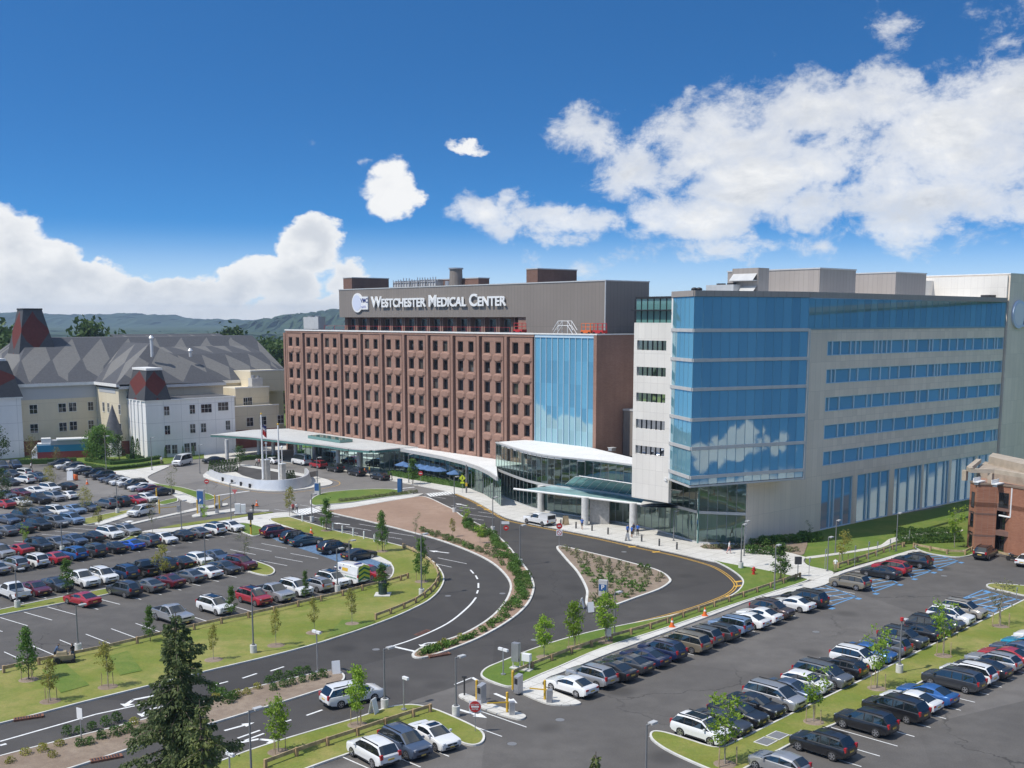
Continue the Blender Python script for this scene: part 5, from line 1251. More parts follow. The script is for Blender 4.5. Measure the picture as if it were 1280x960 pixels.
TYPES = {
 # L, W, H, belt, hood z, tail z, x windscreen base, roof front, roof rear, rear base, wheelbase, wheel radius, ground clearance
 'sedan':    dict(L=4.8, W=1.83, H=1.45, zb=.95, zh=.86, zt=1.0, xa=1.16, xb=.30, xc=-.92, xd=-1.80, wb=2.8, r=.34, zg=.22, est=0),
 'coupe':    dict(L=4.6, W=1.83, H=1.36, zb=.92, zh=.84, zt=.98, xa=.85, xb=.0, xc=-.85, xd=-1.85, wb=2.7, r=.34, zg=.2, est=0),
 'hatchback':dict(L=4.2, W=1.78, H=1.50, zb=.98, zh=.93, zt=1.02, xa=1.05, xb=.25, xc=-1.45, xd=-2.0, wb=2.6, r=.33, zg=.22, est=1),
 'suv':      dict(L=4.65, W=1.88, H=1.75, zb=1.08, zh=1.03, zt=1.10, xa=1.28, xb=.50, xc=-1.75, xd=-2.20, wb=2.75, r=.37, zg=.28, est=1),
 'jeep':     dict(L=4.4, W=1.84, H=1.80, zb=1.12, zh=1.06, zt=1.14, xa=.95, xb=.55, xc=-2.0, xd=-2.14, wb=2.65, r=.38, zg=.32, est=1),
 'wagon':    dict(L=4.8, W=1.84, H=1.56, zb=1.0, zh=.93, zt=1.04, xa=1.08, xb=.25, xc=-1.75, xd=-2.25, wb=2.8, r=.35, zg=.25, est=1),
 'minivan':  dict(L=5.1, W=1.98, H=1.77, zb=1.06, zh=1.0, zt=1.08, xa=1.65, xb=.75, xc=-2.05, xd=-2.46, wb=3.05, r=.35, zg=.24, est=1),
 'pickup':   dict(L=5.7, W=1.98, H=1.86, zb=1.16, zh=1.12, zt=.80, xa=1.20, xb=.50, xc=-.75, xd=-1.02, wb=3.5, r=.40, zg=.34, est=0),
 'van':      dict(L=5.7, W=2.06, H=2.45, zb=1.30, zh=1.22, zt=1.34, xa=2.25, xb=1.35, xc=-2.70, xd=-2.80, wb=3.5, r=.36, zg=.28, est=1),
}
def car_parts(k):
    p = TYPES[k]; L, W, H = p['L'], p['W'], p['H']; xf, xr = L / 2, -L / 2; w = W / 2
    zb, zh, zt, zg, r = p['zb'], p['zh'], p['zt'], p['zg'], p['r']; wf, wr_ = p['wb'] / 2 + .08, -p['wb'] / 2 + .08
    arch = r + .05
    prof = []                                    # side outline, anticlockwise from the rear bottom: (x, z, dark underside?)
    prof.append((xr + .10, zg + .12, 1))
    for xc in (wr_, wf):
        prof.append((xc - arch, zg, 1))
        for a in range(1, 6): t = pi - pi * a / 6; prof.append((xc + arch * cos(t), max(zg, r * .92 + arch * sin(t)), 1))
        prof.append((xc + arch, zg, 1))
    prof += [(xf - .14, zg, 1), (xf - .02, zg + .16, 0), (xf, .55, 0), (xf - .03, zh - .16, 0), (xf - .16, zh - .05, 0), (xf - .55, zh + .01, 0), (p['xa'], zb - .0, 0)]
    if k == 'pickup': prof += [(p['xd'], zb, 0), (p['xd'] - .03, zt, 0), (xr + .02, zt, 0)]
    else: prof += [(p['xd'] + .0, max(zb, zt), 0), (xr + .14 if not p['est'] else xr + .10, zt, 0), (xr + .02, zt - .1, 0)]
    prof += [(xr, .72, 0), (xr - .02, .58, 0), (xr, zg + .22, 0)]
    n = len(prof)
    lay = [(-1, .06, .94, .06), (-.93, .0, .985, .0), (-.5, -.015, 1, -.0), (0, -.02, 1.008, 0), (.5, -.015, 1, 0), (.93, 0, .985, 0), (1, .06, .94, .06)]
    body = MB(); vs = []
    for (t, dz, kx, _) in lay:
        for (x, z, dkk) in prof:
            side = abs(t) > .9
            yy = t * w * (1 - .05 * ((z - .7) / .5) ** 2 if z > .7 else 1 - .03 * ((.7 - z) / .4) ** 2)
            xx = x
            if abs(x) > L * .36: xx = x * kx
            zz = z - dz if (z > .62 and not dkk) else (z - (dz * .0))
            if dkk: zz = z
            vs.append((xx, yy, zz))
    fs, ms = [], []
    for a in range(len(lay) - 1):
        for i in range(n):
            j = (i + 1) % n
            fs.append((a * n + i, (a + 1) * n + i, (a + 1) * n + j, a * n + j)); ms.append(1 if (prof[i][2] and prof[j][2]) or (i == n - 1) else 0)
    fs.append(tuple(range(n))); ms.append(0); fs.append(tuple((len(lay) - 1) * n + i for i in reversed(range(n)))); ms.append(0)
    b0 = len(body.v); body.v += vs; body.f += fs; body.m += ms; body.u += [None] * len(fs)
    body.box(xr + .3, xf - .3, -w * .8, w * .8, zg - .02, .7, 1)                # dark underbody behind the wheel arches
    # cabin
    xa, xb, xc, xd = p['xa'], p['xb'], p['xc'], p['xd']; wb2, wt = w * .93, w * .76
    ws, rw, sw = MB(), MB(), (MB(), MB())
    npill = 2 if k in ('suv', 'minivan', 'wagon', 'van', 'jeep') else 1
    xs = [xb]; segs = []
    inner = [xb + (xc - xb) * (q + 1) / (npill + 1) + (.12 if npill == 1 else 0) for q in range(npill)]
    for q in inner: xs += [q + .05, q - .05]
    xs.append(xc)
    def sec(x, zr, at_roof=True):
        if at_roof: h = [(wb2, zb), (wt + .05, zr - .13), (wt - .06, zr - .035), (wt * .5, zr)]
        else: h = None
        return h
    def pts(x, h): return [(x, y, z) for y, z in h] + [(x, -y, z) for y, z in reversed(h)]
    zr = H
    st = [('a', xa, [(wb2, zb - .02), (wb2 - .02, zb + .0), (wb2 - .12, zb + .02), (wb2 * .5, zb + .035)])]
    for i, x in enumerate(xs):
        f = 1 - .045 * (abs(x - (xb + xc) / 2) / ((xb - xc) / 2)) ** 2
        st.append(('r', x, sec(x, zr * f)))
    zrb = max(zb, zt)
    st.append(('d', xd, [(wb2, zrb - .02), (wb2 - .03, zrb + .0), (wb2 - .13, zrb + .02), (wb2 * .5, zrb + .03)]))
    P = [pts(x, h) for _, x, h in st]; N = len(P)
    for i in range(N - 1):
        A, B = P[i], P[i + 1]
        for q in range(7):
            f = [A[q], B[q], B[q + 1], A[q + 1]]
            if q in (0, 6):
                sd = sw[0] if q == 0 else sw[1]
                if i == 0: sd.face(f)
                elif i == N - 2: (sd.face(f) if p['est'] and k not in ('van',) else body.face(f, 0))
                elif (i - 1) % 2 == 0:
                    if k == 'van' and i > 3 and False: body.face(f, 0)
                    else: sd.face(f)
                else: body.face(f, 1)
            elif i == 0: (ws.face(f) if q in (2, 3, 4) else body.face(f, 0))
            elif i == N - 2: (rw.face(f) if q in (2, 3, 4) else body.face(f, 0))
            else: body.face(f, 0)
    if k == 'pickup':
        for s in (-1, 1): body.box(xr + .03, xd - .04, s * w * .80, s * w * .955, zt - .02, 1.14, 0)
        body.box(xr + .005, xr + .09, -w * .8, w * .8, zt - .02, 1.14, 0); body.box(xr + .1, xd - .06, -w * .79, w * .79, zt + .005, zt + .03, 1)
    if k in ('suv', 'wagon', 'jeep', 'minivan'):
        for s in (-1, 1): body.box(xc + .1, xb - .05, s * (wt - .06) - .02, s * (wt - .06) + .02, zr * .965, zr * .965 + .075, 1)
    # bumpers, grille, sills
    body.box(xf - .05, xf + .012, -w * .45, w * .45, zh - .33, zh - .19, 1); body.box(xf - .06, xf + .018, -w * .62, w * .62, zg + .1, zg + .24, 1)
    body.box(xr - .025, xr + .06, -w * .72, w * .72, zg + .13, zg + .30, 1)
    for s in (-1, 1): body.box(wr_ + arch + .05, wf - arch - .05, s * w * .965, s * w * .99, zg, zg + .12, 1)
    out = dict(body=body, windscreen=ws, rear_window=rw, side_window=sw)
    hl = []
    for s in (-1, 1):
        q = MB(); q.obox(xf - .24, s * w * .74, -s * .42, .20, .13, zh - .24, zh - .085); hl.append(q)
    tl = []
    for s in (-1, 1):
        q = MB()
        if p['est']: q.box(xr + .0, xr + .16, s * w * .70, s * w * .935, zb - .22, zb + .12)
        elif k == 'pickup': q.box(xr - .005, xr + .08, s * w * .80, s * w * .965, zt - .05, zt + .28)
        else: q.box(xr - .0, xr + .22, s * w * .55, s * w * .915, zt - .24, zt - .085)
        tl.append(q)
    out['headlight'] = hl; out['tail_light'] = tl
    q = MB(); q.box(xr - .035, xr + .02, -.26, .26, (.72 if p['est'] else .62), (.84 if p['est'] else .74)); q.box(xf - .02, xf + .02, -.2, .2, .40, .50); out['number_plate'] = q
    mr = []
    for s in (-1, 1): q = MB(); q.box(xa - .42, xa - .28, s * w * .97, s * (w * .97 + .17), zb + .0, zb + .14); mr.append(q)
    out['mirror'] = mr
    out['wheels'] = [(wf, w - .11), (wf, -w + .11), (wr_, w - .11), (wr_, -w + .11)]; out['r'] = r
    return out
def wheel_meshes(r):
    t = MB(); t.cyl((0, -.11, 0), (0, .11, 0), r, r, 18); t.cyl((0, .11, 0), (0, .125, 0), r * .93, r * .88, 18); t.cyl((0, -.125, 0), (0, -.11, 0), r * .88, r * .93, 18)
    m = MB()
    for s in (-1, 1):
        m.cyl((0, s * .126, 0), (0, s * .131, 0), r * .20, r * .2, 10)
        for k in range(5):
            a = 2 * pi * k / 5; ca, sa = cos(a), sin(a)
            def P(u, v): return (ca * u - sa * v, s * .132, sa * u + ca * v)
            m.face([P(r * .1, -r * .11), P(r * .66, -r * .13), P(r * .66, r * .13), P(r * .1, r * .11)])
        for k in range(16):
            a, c = 2 * pi * k / 16, 2 * pi * (k + 1) / 16
            m.face([(r * .62 * cos(a), s * .130, r * .62 * sin(a)), (r * .70 * cos(a), s * .130, r * .70 * sin(a)), (r * .70 * cos(c), s * .130, r * .70 * sin(c)), (r * .62 * cos(c), s * .130, r * .62 * sin(c))])
    f = MB(); f.cyl((0, -.11, 0), (0, .11, 0), r, r, 12, 0)
    for s in (-1, 1): f.cyl((0, s * .11, 0), (0, s * .122, 0), r * .62, r * .58, 10, 1)
    return t.data('wheel', [M['tire']], 40), m.data('rim', [M['rim']]), f.data('wheel', [M['tire'], M['rim']], 40)
_blank = PAINT['white']
CM = {}
for k in TYPES:
    q = car_parts(k); d = {}
    d['body'] = q['body'].data('body', [_blank, M['trim_black']], 32)
    d['windscreen'] = q['windscreen'].data('windscreen', [M['car_glass']], 30); d['rear_window'] = q['rear_window'].data('rear_window', [M['car_glass']], 30)
    d['side'] = [s.data('side_window', [M['car_glass']]) for s in q['side_window']]
    al = MB()
    for s in (q['windscreen'], q['rear_window'], *q['side_window']):
        for f in s.f: al.face([s.v[i] for i in f])
    d['window'] = al.data('window', [M['car_glass']])
    d['headlight'] = [s.data('headlight', [M['lamp_front']]) for s in q['headlight']]; d['tail_light'] = [s.data('tail_light', [M['lamp_rear']]) for s in q['tail_light']]
    d['plate'] = q['number_plate'].data('number_plate', [M['plate']]); d['mirror'] = [s.data('mirror', [_blank]) for s in q['mirror']]
    d['wheels'] = q['wheels']; d['r'] = q['r']; d['wm'] = wheel_meshes(q['r'])
    p = TYPES[k]; sr = MB(); sr.box(p['xc'] + .55, p['xb'] - .12, -p['W'] * .24, p['W'] * .24, p['H'] * .99, p['H'] + .012); d['sunroof'] = sr.data('sunroof', [M['car_glass']])
    CM[k] = d
def painted(o, m):
    s = o.material_slots[0]; s.link = 'OBJECT'; s.material = m
NCAR = [0]
def make_car(kind, colour, pos, rz, label, group, near=True, sunroof=False, name=None):
    d = CM[kind]; NCAR[0] += 1
    cat = {'suv': 'car', 'pickup': 'pickup truck', 'van': 'van', 'minivan': 'minivan'}.get(kind, 'car')
    t = thing(name or {'pickup': 'pickup_truck', 'van': 'passenger_van', 'minivan': 'minivan', 'suv': 'sport_utility_car', 'jeep': 'sport_utility_car'}.get(kind, 'parked_' + kind), label, cat, (pos[0], pos[1], .03), rz, group)
    pm = PAINT[colour]
    painted(inst('body', d['body'], t), pm)
    if near:
        inst('windscreen', d['windscreen'], t); inst('rear_window', d['rear_window'], t)
        for m in d['side']: inst('side_window', m, t)
        for m in d['mirror']: painted(inst('mirror', m, t), pm)
        inst('number_plate', d['plate'], t)
        for m in d['headlight']: inst('headlight', m, t)
        for (x, y) in d['wheels']:
            wo = inst('wheel', d['wm'][0], t, (x, y, d['r'])); inst('rim', d['wm'][1], wo)
    else:
        inst('window', d['window'], t)
        for m in d['headlight']: inst('headlight', m, t)
        for (x, y) in d['wheels']: inst('wheel', d['wm'][2], t, (x, y, d['r']))
    for m in d['tail_light']: inst('tail_light', m, t)
    if sunroof: inst('sunroof', d['sunroof'], t)
    return t
TN = {'suv': 'SUV', 'jeep': 'boxy SUV'}
def row(A, B, cars, where, group, nose, near=True, world_head=None):
    """A,B: two image points on the line of car centres; cars: (px, colour, type, [flags]); nose 1 = away up the picture, -1 = down"""
    a, b = at(*A), at(*B); th = atan2(b[1] - a[1], b[0] - a[0])
    if b[0] < a[0]: th += pi
    ux, uy = cos(th), sin(th)
    cars = sorted(cars, key=lambda c: c[0])
    ss = []
    for c in cars: q = on_row(a, b, c[0]); ss.append((q[0] - a[0]) * ux + (q[1] - a[1]) * uy)
    for _ in range(60):
        for i in range(len(ss) - 1):
            gap = ss[i + 1] - ss[i]
            if gap < 2.62: m = (2.62 - gap) / 2; ss[i] -= m; ss[i + 1] += m
    for i, c in enumerate(cars):
        px, colour, kind = c[0], c[1], c[2]; fl = c[3] if len(c) > 3 else ''
        pos = (a[0] + ux * ss[i], a[1] + uy * ss[i]); n = nose
        if 'f' in fl: n = -nose
        rz = th + pi / 2 * n + RND.uniform(-.02, .02)
        ordn = ORD[i]
        lab = '%s %s, %s from the left in the %s' % (colour, TN.get(kind, kind), ordn, where)
        k = .25 * n * RND.uniform(-1, 1); pos = (pos[0] + cos(rz) * k * .6, pos[1] + sin(rz) * k * .6)
        make_car(kind, colour, pos, rz, lab, group, near, 's' in fl)
# left car park, nearest row first (n is away from the camera)
row((216,777), (462,722), [(216,'silver','pickup'),(269,'white','suv','s'),(318,'red','suv','s'),(343,'silver','pickup'),(370,'white','suv'),(400,'silver','wagon','f'),(412,'white','suv','s'),(462,'red','hatchback')], "left lot's timber-rail row", 'cars in the left car park', -1)
row((104,756), (301,711), [(104,'red','sedan'),(156,'dark grey','suv'),(184,'grey','sedan'),(209,'maroon','sedan'),(236,'grey','sedan'),(257,'white','sedan'),(281,'dark grey','sedan','f'),(301,'maroon','suv','f')], 'row below the long grass strip', 'cars in the left car park', 1)
row((17,747), (270,701), [(17,'white','pickup','f'),(45,'maroon','sedan'),(72,'dark grey','sedan'),(105,'white','pickup'),(127,'white','suv'),(155,'dark blue','suv','f'),(179,'black','pickup','f'),(205,'black','suv','f'),(226,'black','sedan','f'),(249,'white','hatchback'),(270,'slate blue','sedan')], 'row above the long grass strip', 'cars in the left car park', -1)
row((18,712), (289,663), [(-6,'silver','sedan'),(18,'silver','suv'),(43,'white','suv'),(68,'red','sedan'),(92,'blue','suv'),(116,'dark grey','suv'),(141,'black','sedan'),(164,'bright blue','coupe'),(182,'grey','suv'),(205,'white','sedan','f'),(227,'black','sedan'),(246,'grey','sedan'),(266,'white','suv','s'),(289,'white','sedan','f')], 'row below the thin grass strip', 'cars in the left car park', 1, True)
row((3,696), (159,668), [(3,'silver','suv'),(23,'red','sedan','f'),(50,'black','suv'),(70,'grey','sedan'),(92,'slate blue','sedan'),(114,'black','sedan','f'),(137,'white','suv'),(159,'silver','wagon')], 'row above the thin grass strip', 'cars in the left car park', -1, False)
row((7,668.5), (90,654.5), [(-14,'grey','sedan'),(7,'grey','sedan','f'),(27,'black','sedan','f'),(49,'black','suv'),(69,'grey','suv'),(90,'light blue','suv')], 'row just below the gate lane', 'cars in the left car park', -1, False)
row((10,654), (184,627), [(10,'slate blue','sedan'),(31,'dark grey','suv'),(52,'grey','suv'),(71,'white','suv'),(92,'light blue','sedan'),(110,'grey','sedan'),(134,'grey','suv','f'),(150,'black','suv','f'),(169,'red','sedan'),(184,'white','hatchback')], 'row just above the gate lane', 'cars in the left car park', -1, False)
row((6,634.5), (85,623.5), [(6,'red','sedan','f'),(26,'white','sedan'),(48,'black','pickup'),(68,'silver','suv'),(85,'white','sedan','f')], 'fifth row back, left lot', 'cars in the left car park', -1, False)
row((6,623), (83,612), [(6,'grey','sedan'),(25,'maroon','sedan'),(44,'white','sedan'),(63,'white','suv'),(83,'black','sedan','f')], 'sixth row back, left lot', 'cars in the left car park', -1, False)
row((12,606.5), (48,601.5), [(12,'dark grey','sedan'),(31,'white','suv','f'),(48,'slate blue','suv')], 'far corner trio, left lot', 'cars in the left car park', -1, False)
row((14,597.5), (28,595.5), [(14,'dark grey','suv'),(28,'white','suv','f')], 'pair behind the far corner trio', 'cars in the left car park', -1, False)
row((4,586.5), (18,585.5), [(4,'slate blue','suv'),(19,'dark blue','suv')], 'far pair beside the hedge', 'cars in the left car park', -1, False)
row((75,583.5), (200,619.5), [(75,'dark grey','suv'),(83,'white','sedan'),(91,'grey','suv'),(98,'white','sedan'),(106,'black','sedan'),(118,'black','suv'),(128,'dark grey','suv'),(139,'slate blue','sedan'),(146,'grey','sedan'),(153,'white','sedan'),(160,'white','hatchback'),(168,'dark grey','suv'),(177,'white','sedan'),(187,'maroon','sedan'),(200,'black','sedan')], 'slanting row beside the pale forecourt', 'cars in the left car park', -1, False)
row((345,670.5), (448,699), [(345,'maroon','suv','f'),(370,'black','suv','f'),(383,'teal','sedan','f'),(418,'black','suv','f'),(448,'black','sedan','f')], 'blue-bay row of the left lot', 'cars in the left car park', -1)
# right car park
row((712,865), (1002,757), [(712,'white','sedan'),(745,'silver','suv'),(762,'black','sedan'),(785,'dark grey','sedan'),(806,'navy blue','sedan'),(827,'navy blue','suv'),(858,'tan','minivan'),(877,'grey','suv'),(890,'dark grey','wagon'),(912,'light blue','jeep'),(934,'white','sedan'),(950,'white','sedan'),(966,'brown','suv','f'),(992,'white','sedan'),(1003,'black','minivan')], "right lot's footpath row", 'cars in the right car park', 1)
row((1062,735), (1141,708), [(1062,'tan','suv'),(1101,'black','sedan'),(1115,'red','suv'),(1141,'black','suv')], "right lot's blue hatched bays", 'cars in the right car park', 1)
row((876,922), (1206,770), [(876,'white','suv','s'),(903,'dark grey','sedan'),(922,'black','sedan'),(944,'black','sedan'),(963,'silver','minivan'),(989,'slate blue','sedan'),(1007,'white','hatchback'),(1025,'grey','minivan'),(1049,'black','wagon','f'),(1071,'white','suv'),(1101,'grey','suv','f'),(1094,'blue','sedan'),(1127,'dark grey','suv'),(1151,'black','sedan','f'),(1158,'black','suv'),(1174,'dark grey','sedan'),(1187,'white','suv'),(1205,'champagne','suv')], 'row above the right grass island', 'cars in the right car park', -1)
row((1026,941), (1256,829), [(975,'silver','hatchback'),(1026,'black','suv'),(1083,'black','suv'),(1119,'black','minivan'),(1142,'white','sedan'),(1157,'blue','sedan'),(1197,'dark grey','minivan'),(1210,'white','suv'),(1235,'black','sedan'),(1243,'silver','wagon'),(1258,'red','sedan'),(1269,'slate blue','sedan'),(1283,'turquoise','sedan'),(1298,'white','suv')], 'row below the right grass island', 'cars in the right car park', 1)
row((474,949), (538,930), [(474,'white','suv','f'),(504,'slate blue','suv'),(538,'white','sedan','s')], 'bottom row below the entrance road', 'cars in the right car park', -1)
G1 = 'vehicles on the entrance roads'
def along(px, py, A, B, flip=False):
    a, b = at(*A), at(*B); h = atan2(b[1] - a[1], b[0] - a[0]); return at(px, py), h + (pi if flip else 0)
def single(kind, colour, px, py, A, B, label, group=G1, near=True, flip=False, sunroof=False, name=None):
    p, h = along(px, py, A, B, flip); return make_car(kind, colour, p, h, label, group, near, sunroof, name)
single('minivan', 'white', 440, 878, (427,884), (465,876), 'white minivan driving up the lower entrance road')
single('suv', 'white', 176, 644.5, (200,643), (150,655), 'white SUV leaving through the left gate lane', near=False)
single('van', 'white', 228, 581.5, (240,580), (212,587), 'white passenger van beside the white building', near=False)
single('sedan', 'black', 267, 578.5, (280,578), (252,580), 'black sedan under the left end of the long canopy', near=False)
single('sedan', 'white', 340, 579.5, (330,577), (352,580.5), 'white sedan at the head of the drop-off queue', near=False, flip=True)
GQ = 'vehicles queueing at the drop-off kerb'
for px, py, k, c, l in ((377,580.8,'van','white','white passenger van queueing under the long canopy'),(398,585,'suv','red','red SUV behind the white van at the drop-off kerb'),(419,589.5,'suv','black','black SUV third back at the drop-off kerb, behind the red one'),(446,594.5,'suv','black','black SUV second from the end of the drop-off queue'),(475,599.5,'sedan','black','black car at the tail of the drop-off queue by the totem')):
    single(k, c, px, py, (490,602), (380,581), l, GQ, False)
# white service pickup with its rear cover raised, in front of the lobby
t = single('pickup', 'white', 674, 655.5, (700,661.5), (650,651.5), 'white work truck with open tail cover in front of the lobby', name='work_truck')
b = MB(); b.box(-2.78, -1.04, -.90, .90, 1.14, 1.80); painted(inst('bed_cover', b.data('bed_cover', [_blank]), t), PAINT['white'])
b = MB(); b.box(-2.80, -2.70, -.78, .78, 1.0, 1.70); inst('open_hatch', b.data('open_hatch', [M['trim_black']]), t)
single('suv', 'black', 1231, 697.5, (1214,703), (1240,690), 'black SUV parked against the orange brick building', 'cars in the right car park')
single('sedan', 'white', 1284, 706, (1272,712), (1298,699), 'white sedan cut by the right edge near the motorcycle', 'cars in the right car park')
# ambulance
t = single('van', 'white', 437, 727.5, (450,727.5), (427,721.5), 'white ambulance van with green chevrons on its doors', 'cars in the left car park', name='ambulance')
for o in list(t.children):
    if o.name.startswith(('side_window', 'rear_window')): bpy.data.objects.remove(o)
b = MB()
for s in (-1, 1): b.mesh([(-2.74, s * .985, 1.3), (1.2, s * .985, 1.3), (1.2, s * .83, 2.3), (-2.74, s * .83, 2.3)], [(0, 1, 2, 3)])
b.box(-2.80, -2.72, -.80, .80, 1.3, 2.28); b.box(-2.75, -1.0, -.70, .70, 2.36, 2.44); painted(inst('box_side', b.data('box_side', [_blank]), t), PAINT['white'])
b = MB(); b.mesh([(1.25, .965, 1.32), (2.2, .965, 1.32), (1.45, .86, 2.1), (1.3, .85, 2.2)], [(0, 1, 2, 3)]); b.mesh([(1.25, -.965, 1.32), (2.2, -.965, 1.32), (1.45, -.86, 2.1), (1.3, -.85, 2.2)], [(0, 1, 2, 3)]); inst('cab_window', b.data('cab_window', [M['car_glass']]), t)
ga, gy = MB(), MB()
for k in range(6):
    z0 = .62 + k * .28
    for s in (-1, 1):
        (ga if k % 2 == 0 else gy).mesh([(-2.875, 0, z0 + .32), (-2.875, 0, z0 + .58), (-2.875, s * .84, z0 + .2), (-2.875, s * .84, z0 - .06)], [(0, 1, 2, 3)])
inst('green_chevrons', ga.data('green_chevrons', [mat('ambulance_green', (.02,.16,.07), .4)]), t); inst('yellow_chevrons', gy.data('yellow_chevrons', [mat('ambulance_yellow', (.55,.6,.05), .4)]), t)
b = MB()
for s in (-1, 1):
    for k in range(14): x = -2.6 + k * .27; b.mesh([(x, s * 1.037, .92), (x + .135, s * 1.037, .92), (x + .135, s * 1.037, 1.08), (x, s * 1.037, 1.08)], [(0, 1, 2, 3)])
inst('green_check_band', b.data('green_check_band', [mat('ambulance_check', (.03,.2,.09), .4)]), t)
b = MB()
for s in (-1, 1): b.mesh([(-.9, s * .955, 1.55), (.2, s * .955, 1.55), (.2, s * .895, 1.95), (-.9, s * .895, 1.95)], [(0, 1, 2, 3)])
inst('yellow_panel', b.data('yellow_panel', [M['yellow']]), t)
b = MB()
for s in (-1, 1):
    for k in range(3): b.mesh([(.62 + .3 * cos(a), s * .935, 1.72 + .3 * sin(a)) for a in (radians(60 * k + 80), radians(60 * k + 100), radians(60 * k + 260), radians(60 * k + 280))], [(0, 1, 2, 3)])
inst('blue_star', b.data('blue_star', [M['navy']]), t)
b = MB(); b.box(-1.9, -1.5, -.45, .45, 2.45, 2.53); inst('roof_light', b.data('roof_light', [M['navy']]), t)
# ---------------------------------------------------------------- trees and plants
def leaf(b, c, s, rr, flat=0.0, asp=.62):
    """one leaf-cluster face: a bent pair of triangles"""
    u = Vector((rr.gauss(0, 1), rr.gauss(0, 1), rr.gauss(0, 1 - flat))).normalized()
    a = Vector((rr.gauss(0, 1), rr.gauss(0, 1), rr.gauss(0, 1))); w = u.cross(a)
    if w.length < .05: w = Vector((1, 0, 0))
    w.normalize(); w *= asp
    c = Vector(c); b.face([c - u * s, c + w * s * .8, c + u * s, c - w * s * .7])
def tree_data(seed, h, cr, z0, top, shape, nclump, nleaf, ls, mleaf, mbark, rt=.09, spread=.28, gap=0.0, lean=0.0):
    """trunk with limbs, and a crown of leaf clusters gathered round limb ends"""
    rr = random.Random(seed); tb, lb_ = MB(), MB()
    pts = [Vector((0, 0, 0))]; n = 5
    for i in range(1, n + 1): pts.append(Vector((rr.uniform(-1, 1) * .03 * h * i / n + lean * i / n, rr.uniform(-1, 1) * .03 * h * i / n, (top - .12 * (top - z0)) * i / n)))
    for i in range(n): tb.cyl(pts[i], pts[i + 1], rt * (1 - .17 * i) * (1.25 if i == 0 else 1), rt * (1 - .17 * (i + 1)), 7, caps=False)
    for k in range(nclump):
        t = (k + rr.random()) / nclump; z = z0 + (top - z0) * t
        if shape == 'oval': R = cr * max(.12, sin(pi * min(1, (t * .86 + .1)))) ** .75
        elif shape == 'pyr': R = cr * (1 - t) ** .8 * min(1, .55 + t * 3) + .1
        elif shape == 'round': R = cr * sqrt(max(.05, 1 - (2 * t - .9) ** 2))
        else: R = cr * (.45 + .75 * t) * (1 if t < .8 else .8)
        a = rr.random() * 2 * pi; r = R * sqrt(rr.uniform(.12, 1))
        c = Vector((r * cos(a) + lean * t, r * sin(a), z))
        i = min(n - 1, int(max(0, z - .25 * R - .1 * h) / max(.1, pts[-1].z) * n)); base = pts[i].lerp(pts[i + 1], rr.random())
        if base.z < c.z + .4: tb.cyl(base, c, rt * .28, rt * .08, 4, caps=False)
        m = int(nleaf * rr.uniform(.5, 1.4))
        if rr.random() < gap: m = int(m * .25)
        for _ in range(m):
            q = c + Vector((rr.gauss(0, spread), rr.gauss(0, spread), rr.gauss(0, spread * .75))) * cr * .95
            leaf(lb_, q, ls * rr.uniform(.6, 1.35), rr)
    return tb.data('trunk', [M[mbark]], 60), lb_.data('crown', [M[mleaf]])
TD = {
 'oval':   [tree_data(21 + i, 5.5, 1.05, 1.7, 5.4, 'oval', 34, 46, .15, 'leaf_lime', 'bark_pale', .06) for i in range(2)],
 'pyr':    [tree_data(31 + i, 6.0, 1.15, 1.3, 6.0, 'pyr', 38, 44, .15, 'leaf_mid', 'bark', .06, .22) for i in range(2)],
 'sparse': [tree_data(41 + i, 5.0, 1.0, 1.6, 4.9, 'oval', 28, 32, .13, 'leaf_yellow', 'bark_pale', .05, .24, .2) for i in range(2)],
 'open':   [tree_data(51 + i, 5.5, 1.25, 2.0, 5.6, 'vase', 24, 36, .15, 'leaf_lime', 'bark_pale', .05, .2, .2) for i in range(2)],
 'wisp':   [tree_data(61 + i, 5.0, 1.1, 1.6, 4.8, 'vase', 20, 20, .11, 'leaf_grey', 'bark_pale', .05, .22, .4) for i in range(2)],
 'dark':   [tree_data(71 + i, 7.0, 2.0, 1.6, 7.4, 'round', 34, 40, .2, 'leaf_dark', 'bark', .12, .22) for i in range(2)],
 'bronze': [tree_data(81 + i, 6.0, 1.9, 2.0, 6.0, 'round', 26, 26, .16, 'leaf_bronze', 'bark', .08, .25, .2) for i in range(1)],
 'yellow': [tree_data(85 + i, 6.0, 1.7, 1.6, 6.2, 'oval', 30, 34, .16, 'leaf_yellow', 'bark_pale', .08, .24, .1) for i in range(2)],
 'round':  [tree_data(91, 9.0, 4.2, 1.2, 9.6, 'round', 90, 60, .28, 'leaf_mid', 'bark', .25, .2)],
 'forest': [tree_data(101 + i, 16, 6.5, 3, 17, 'round', 70, 42, .65, 'forest', 'bark', .4, .2) for i in range(3)],
}
TRN = [0]
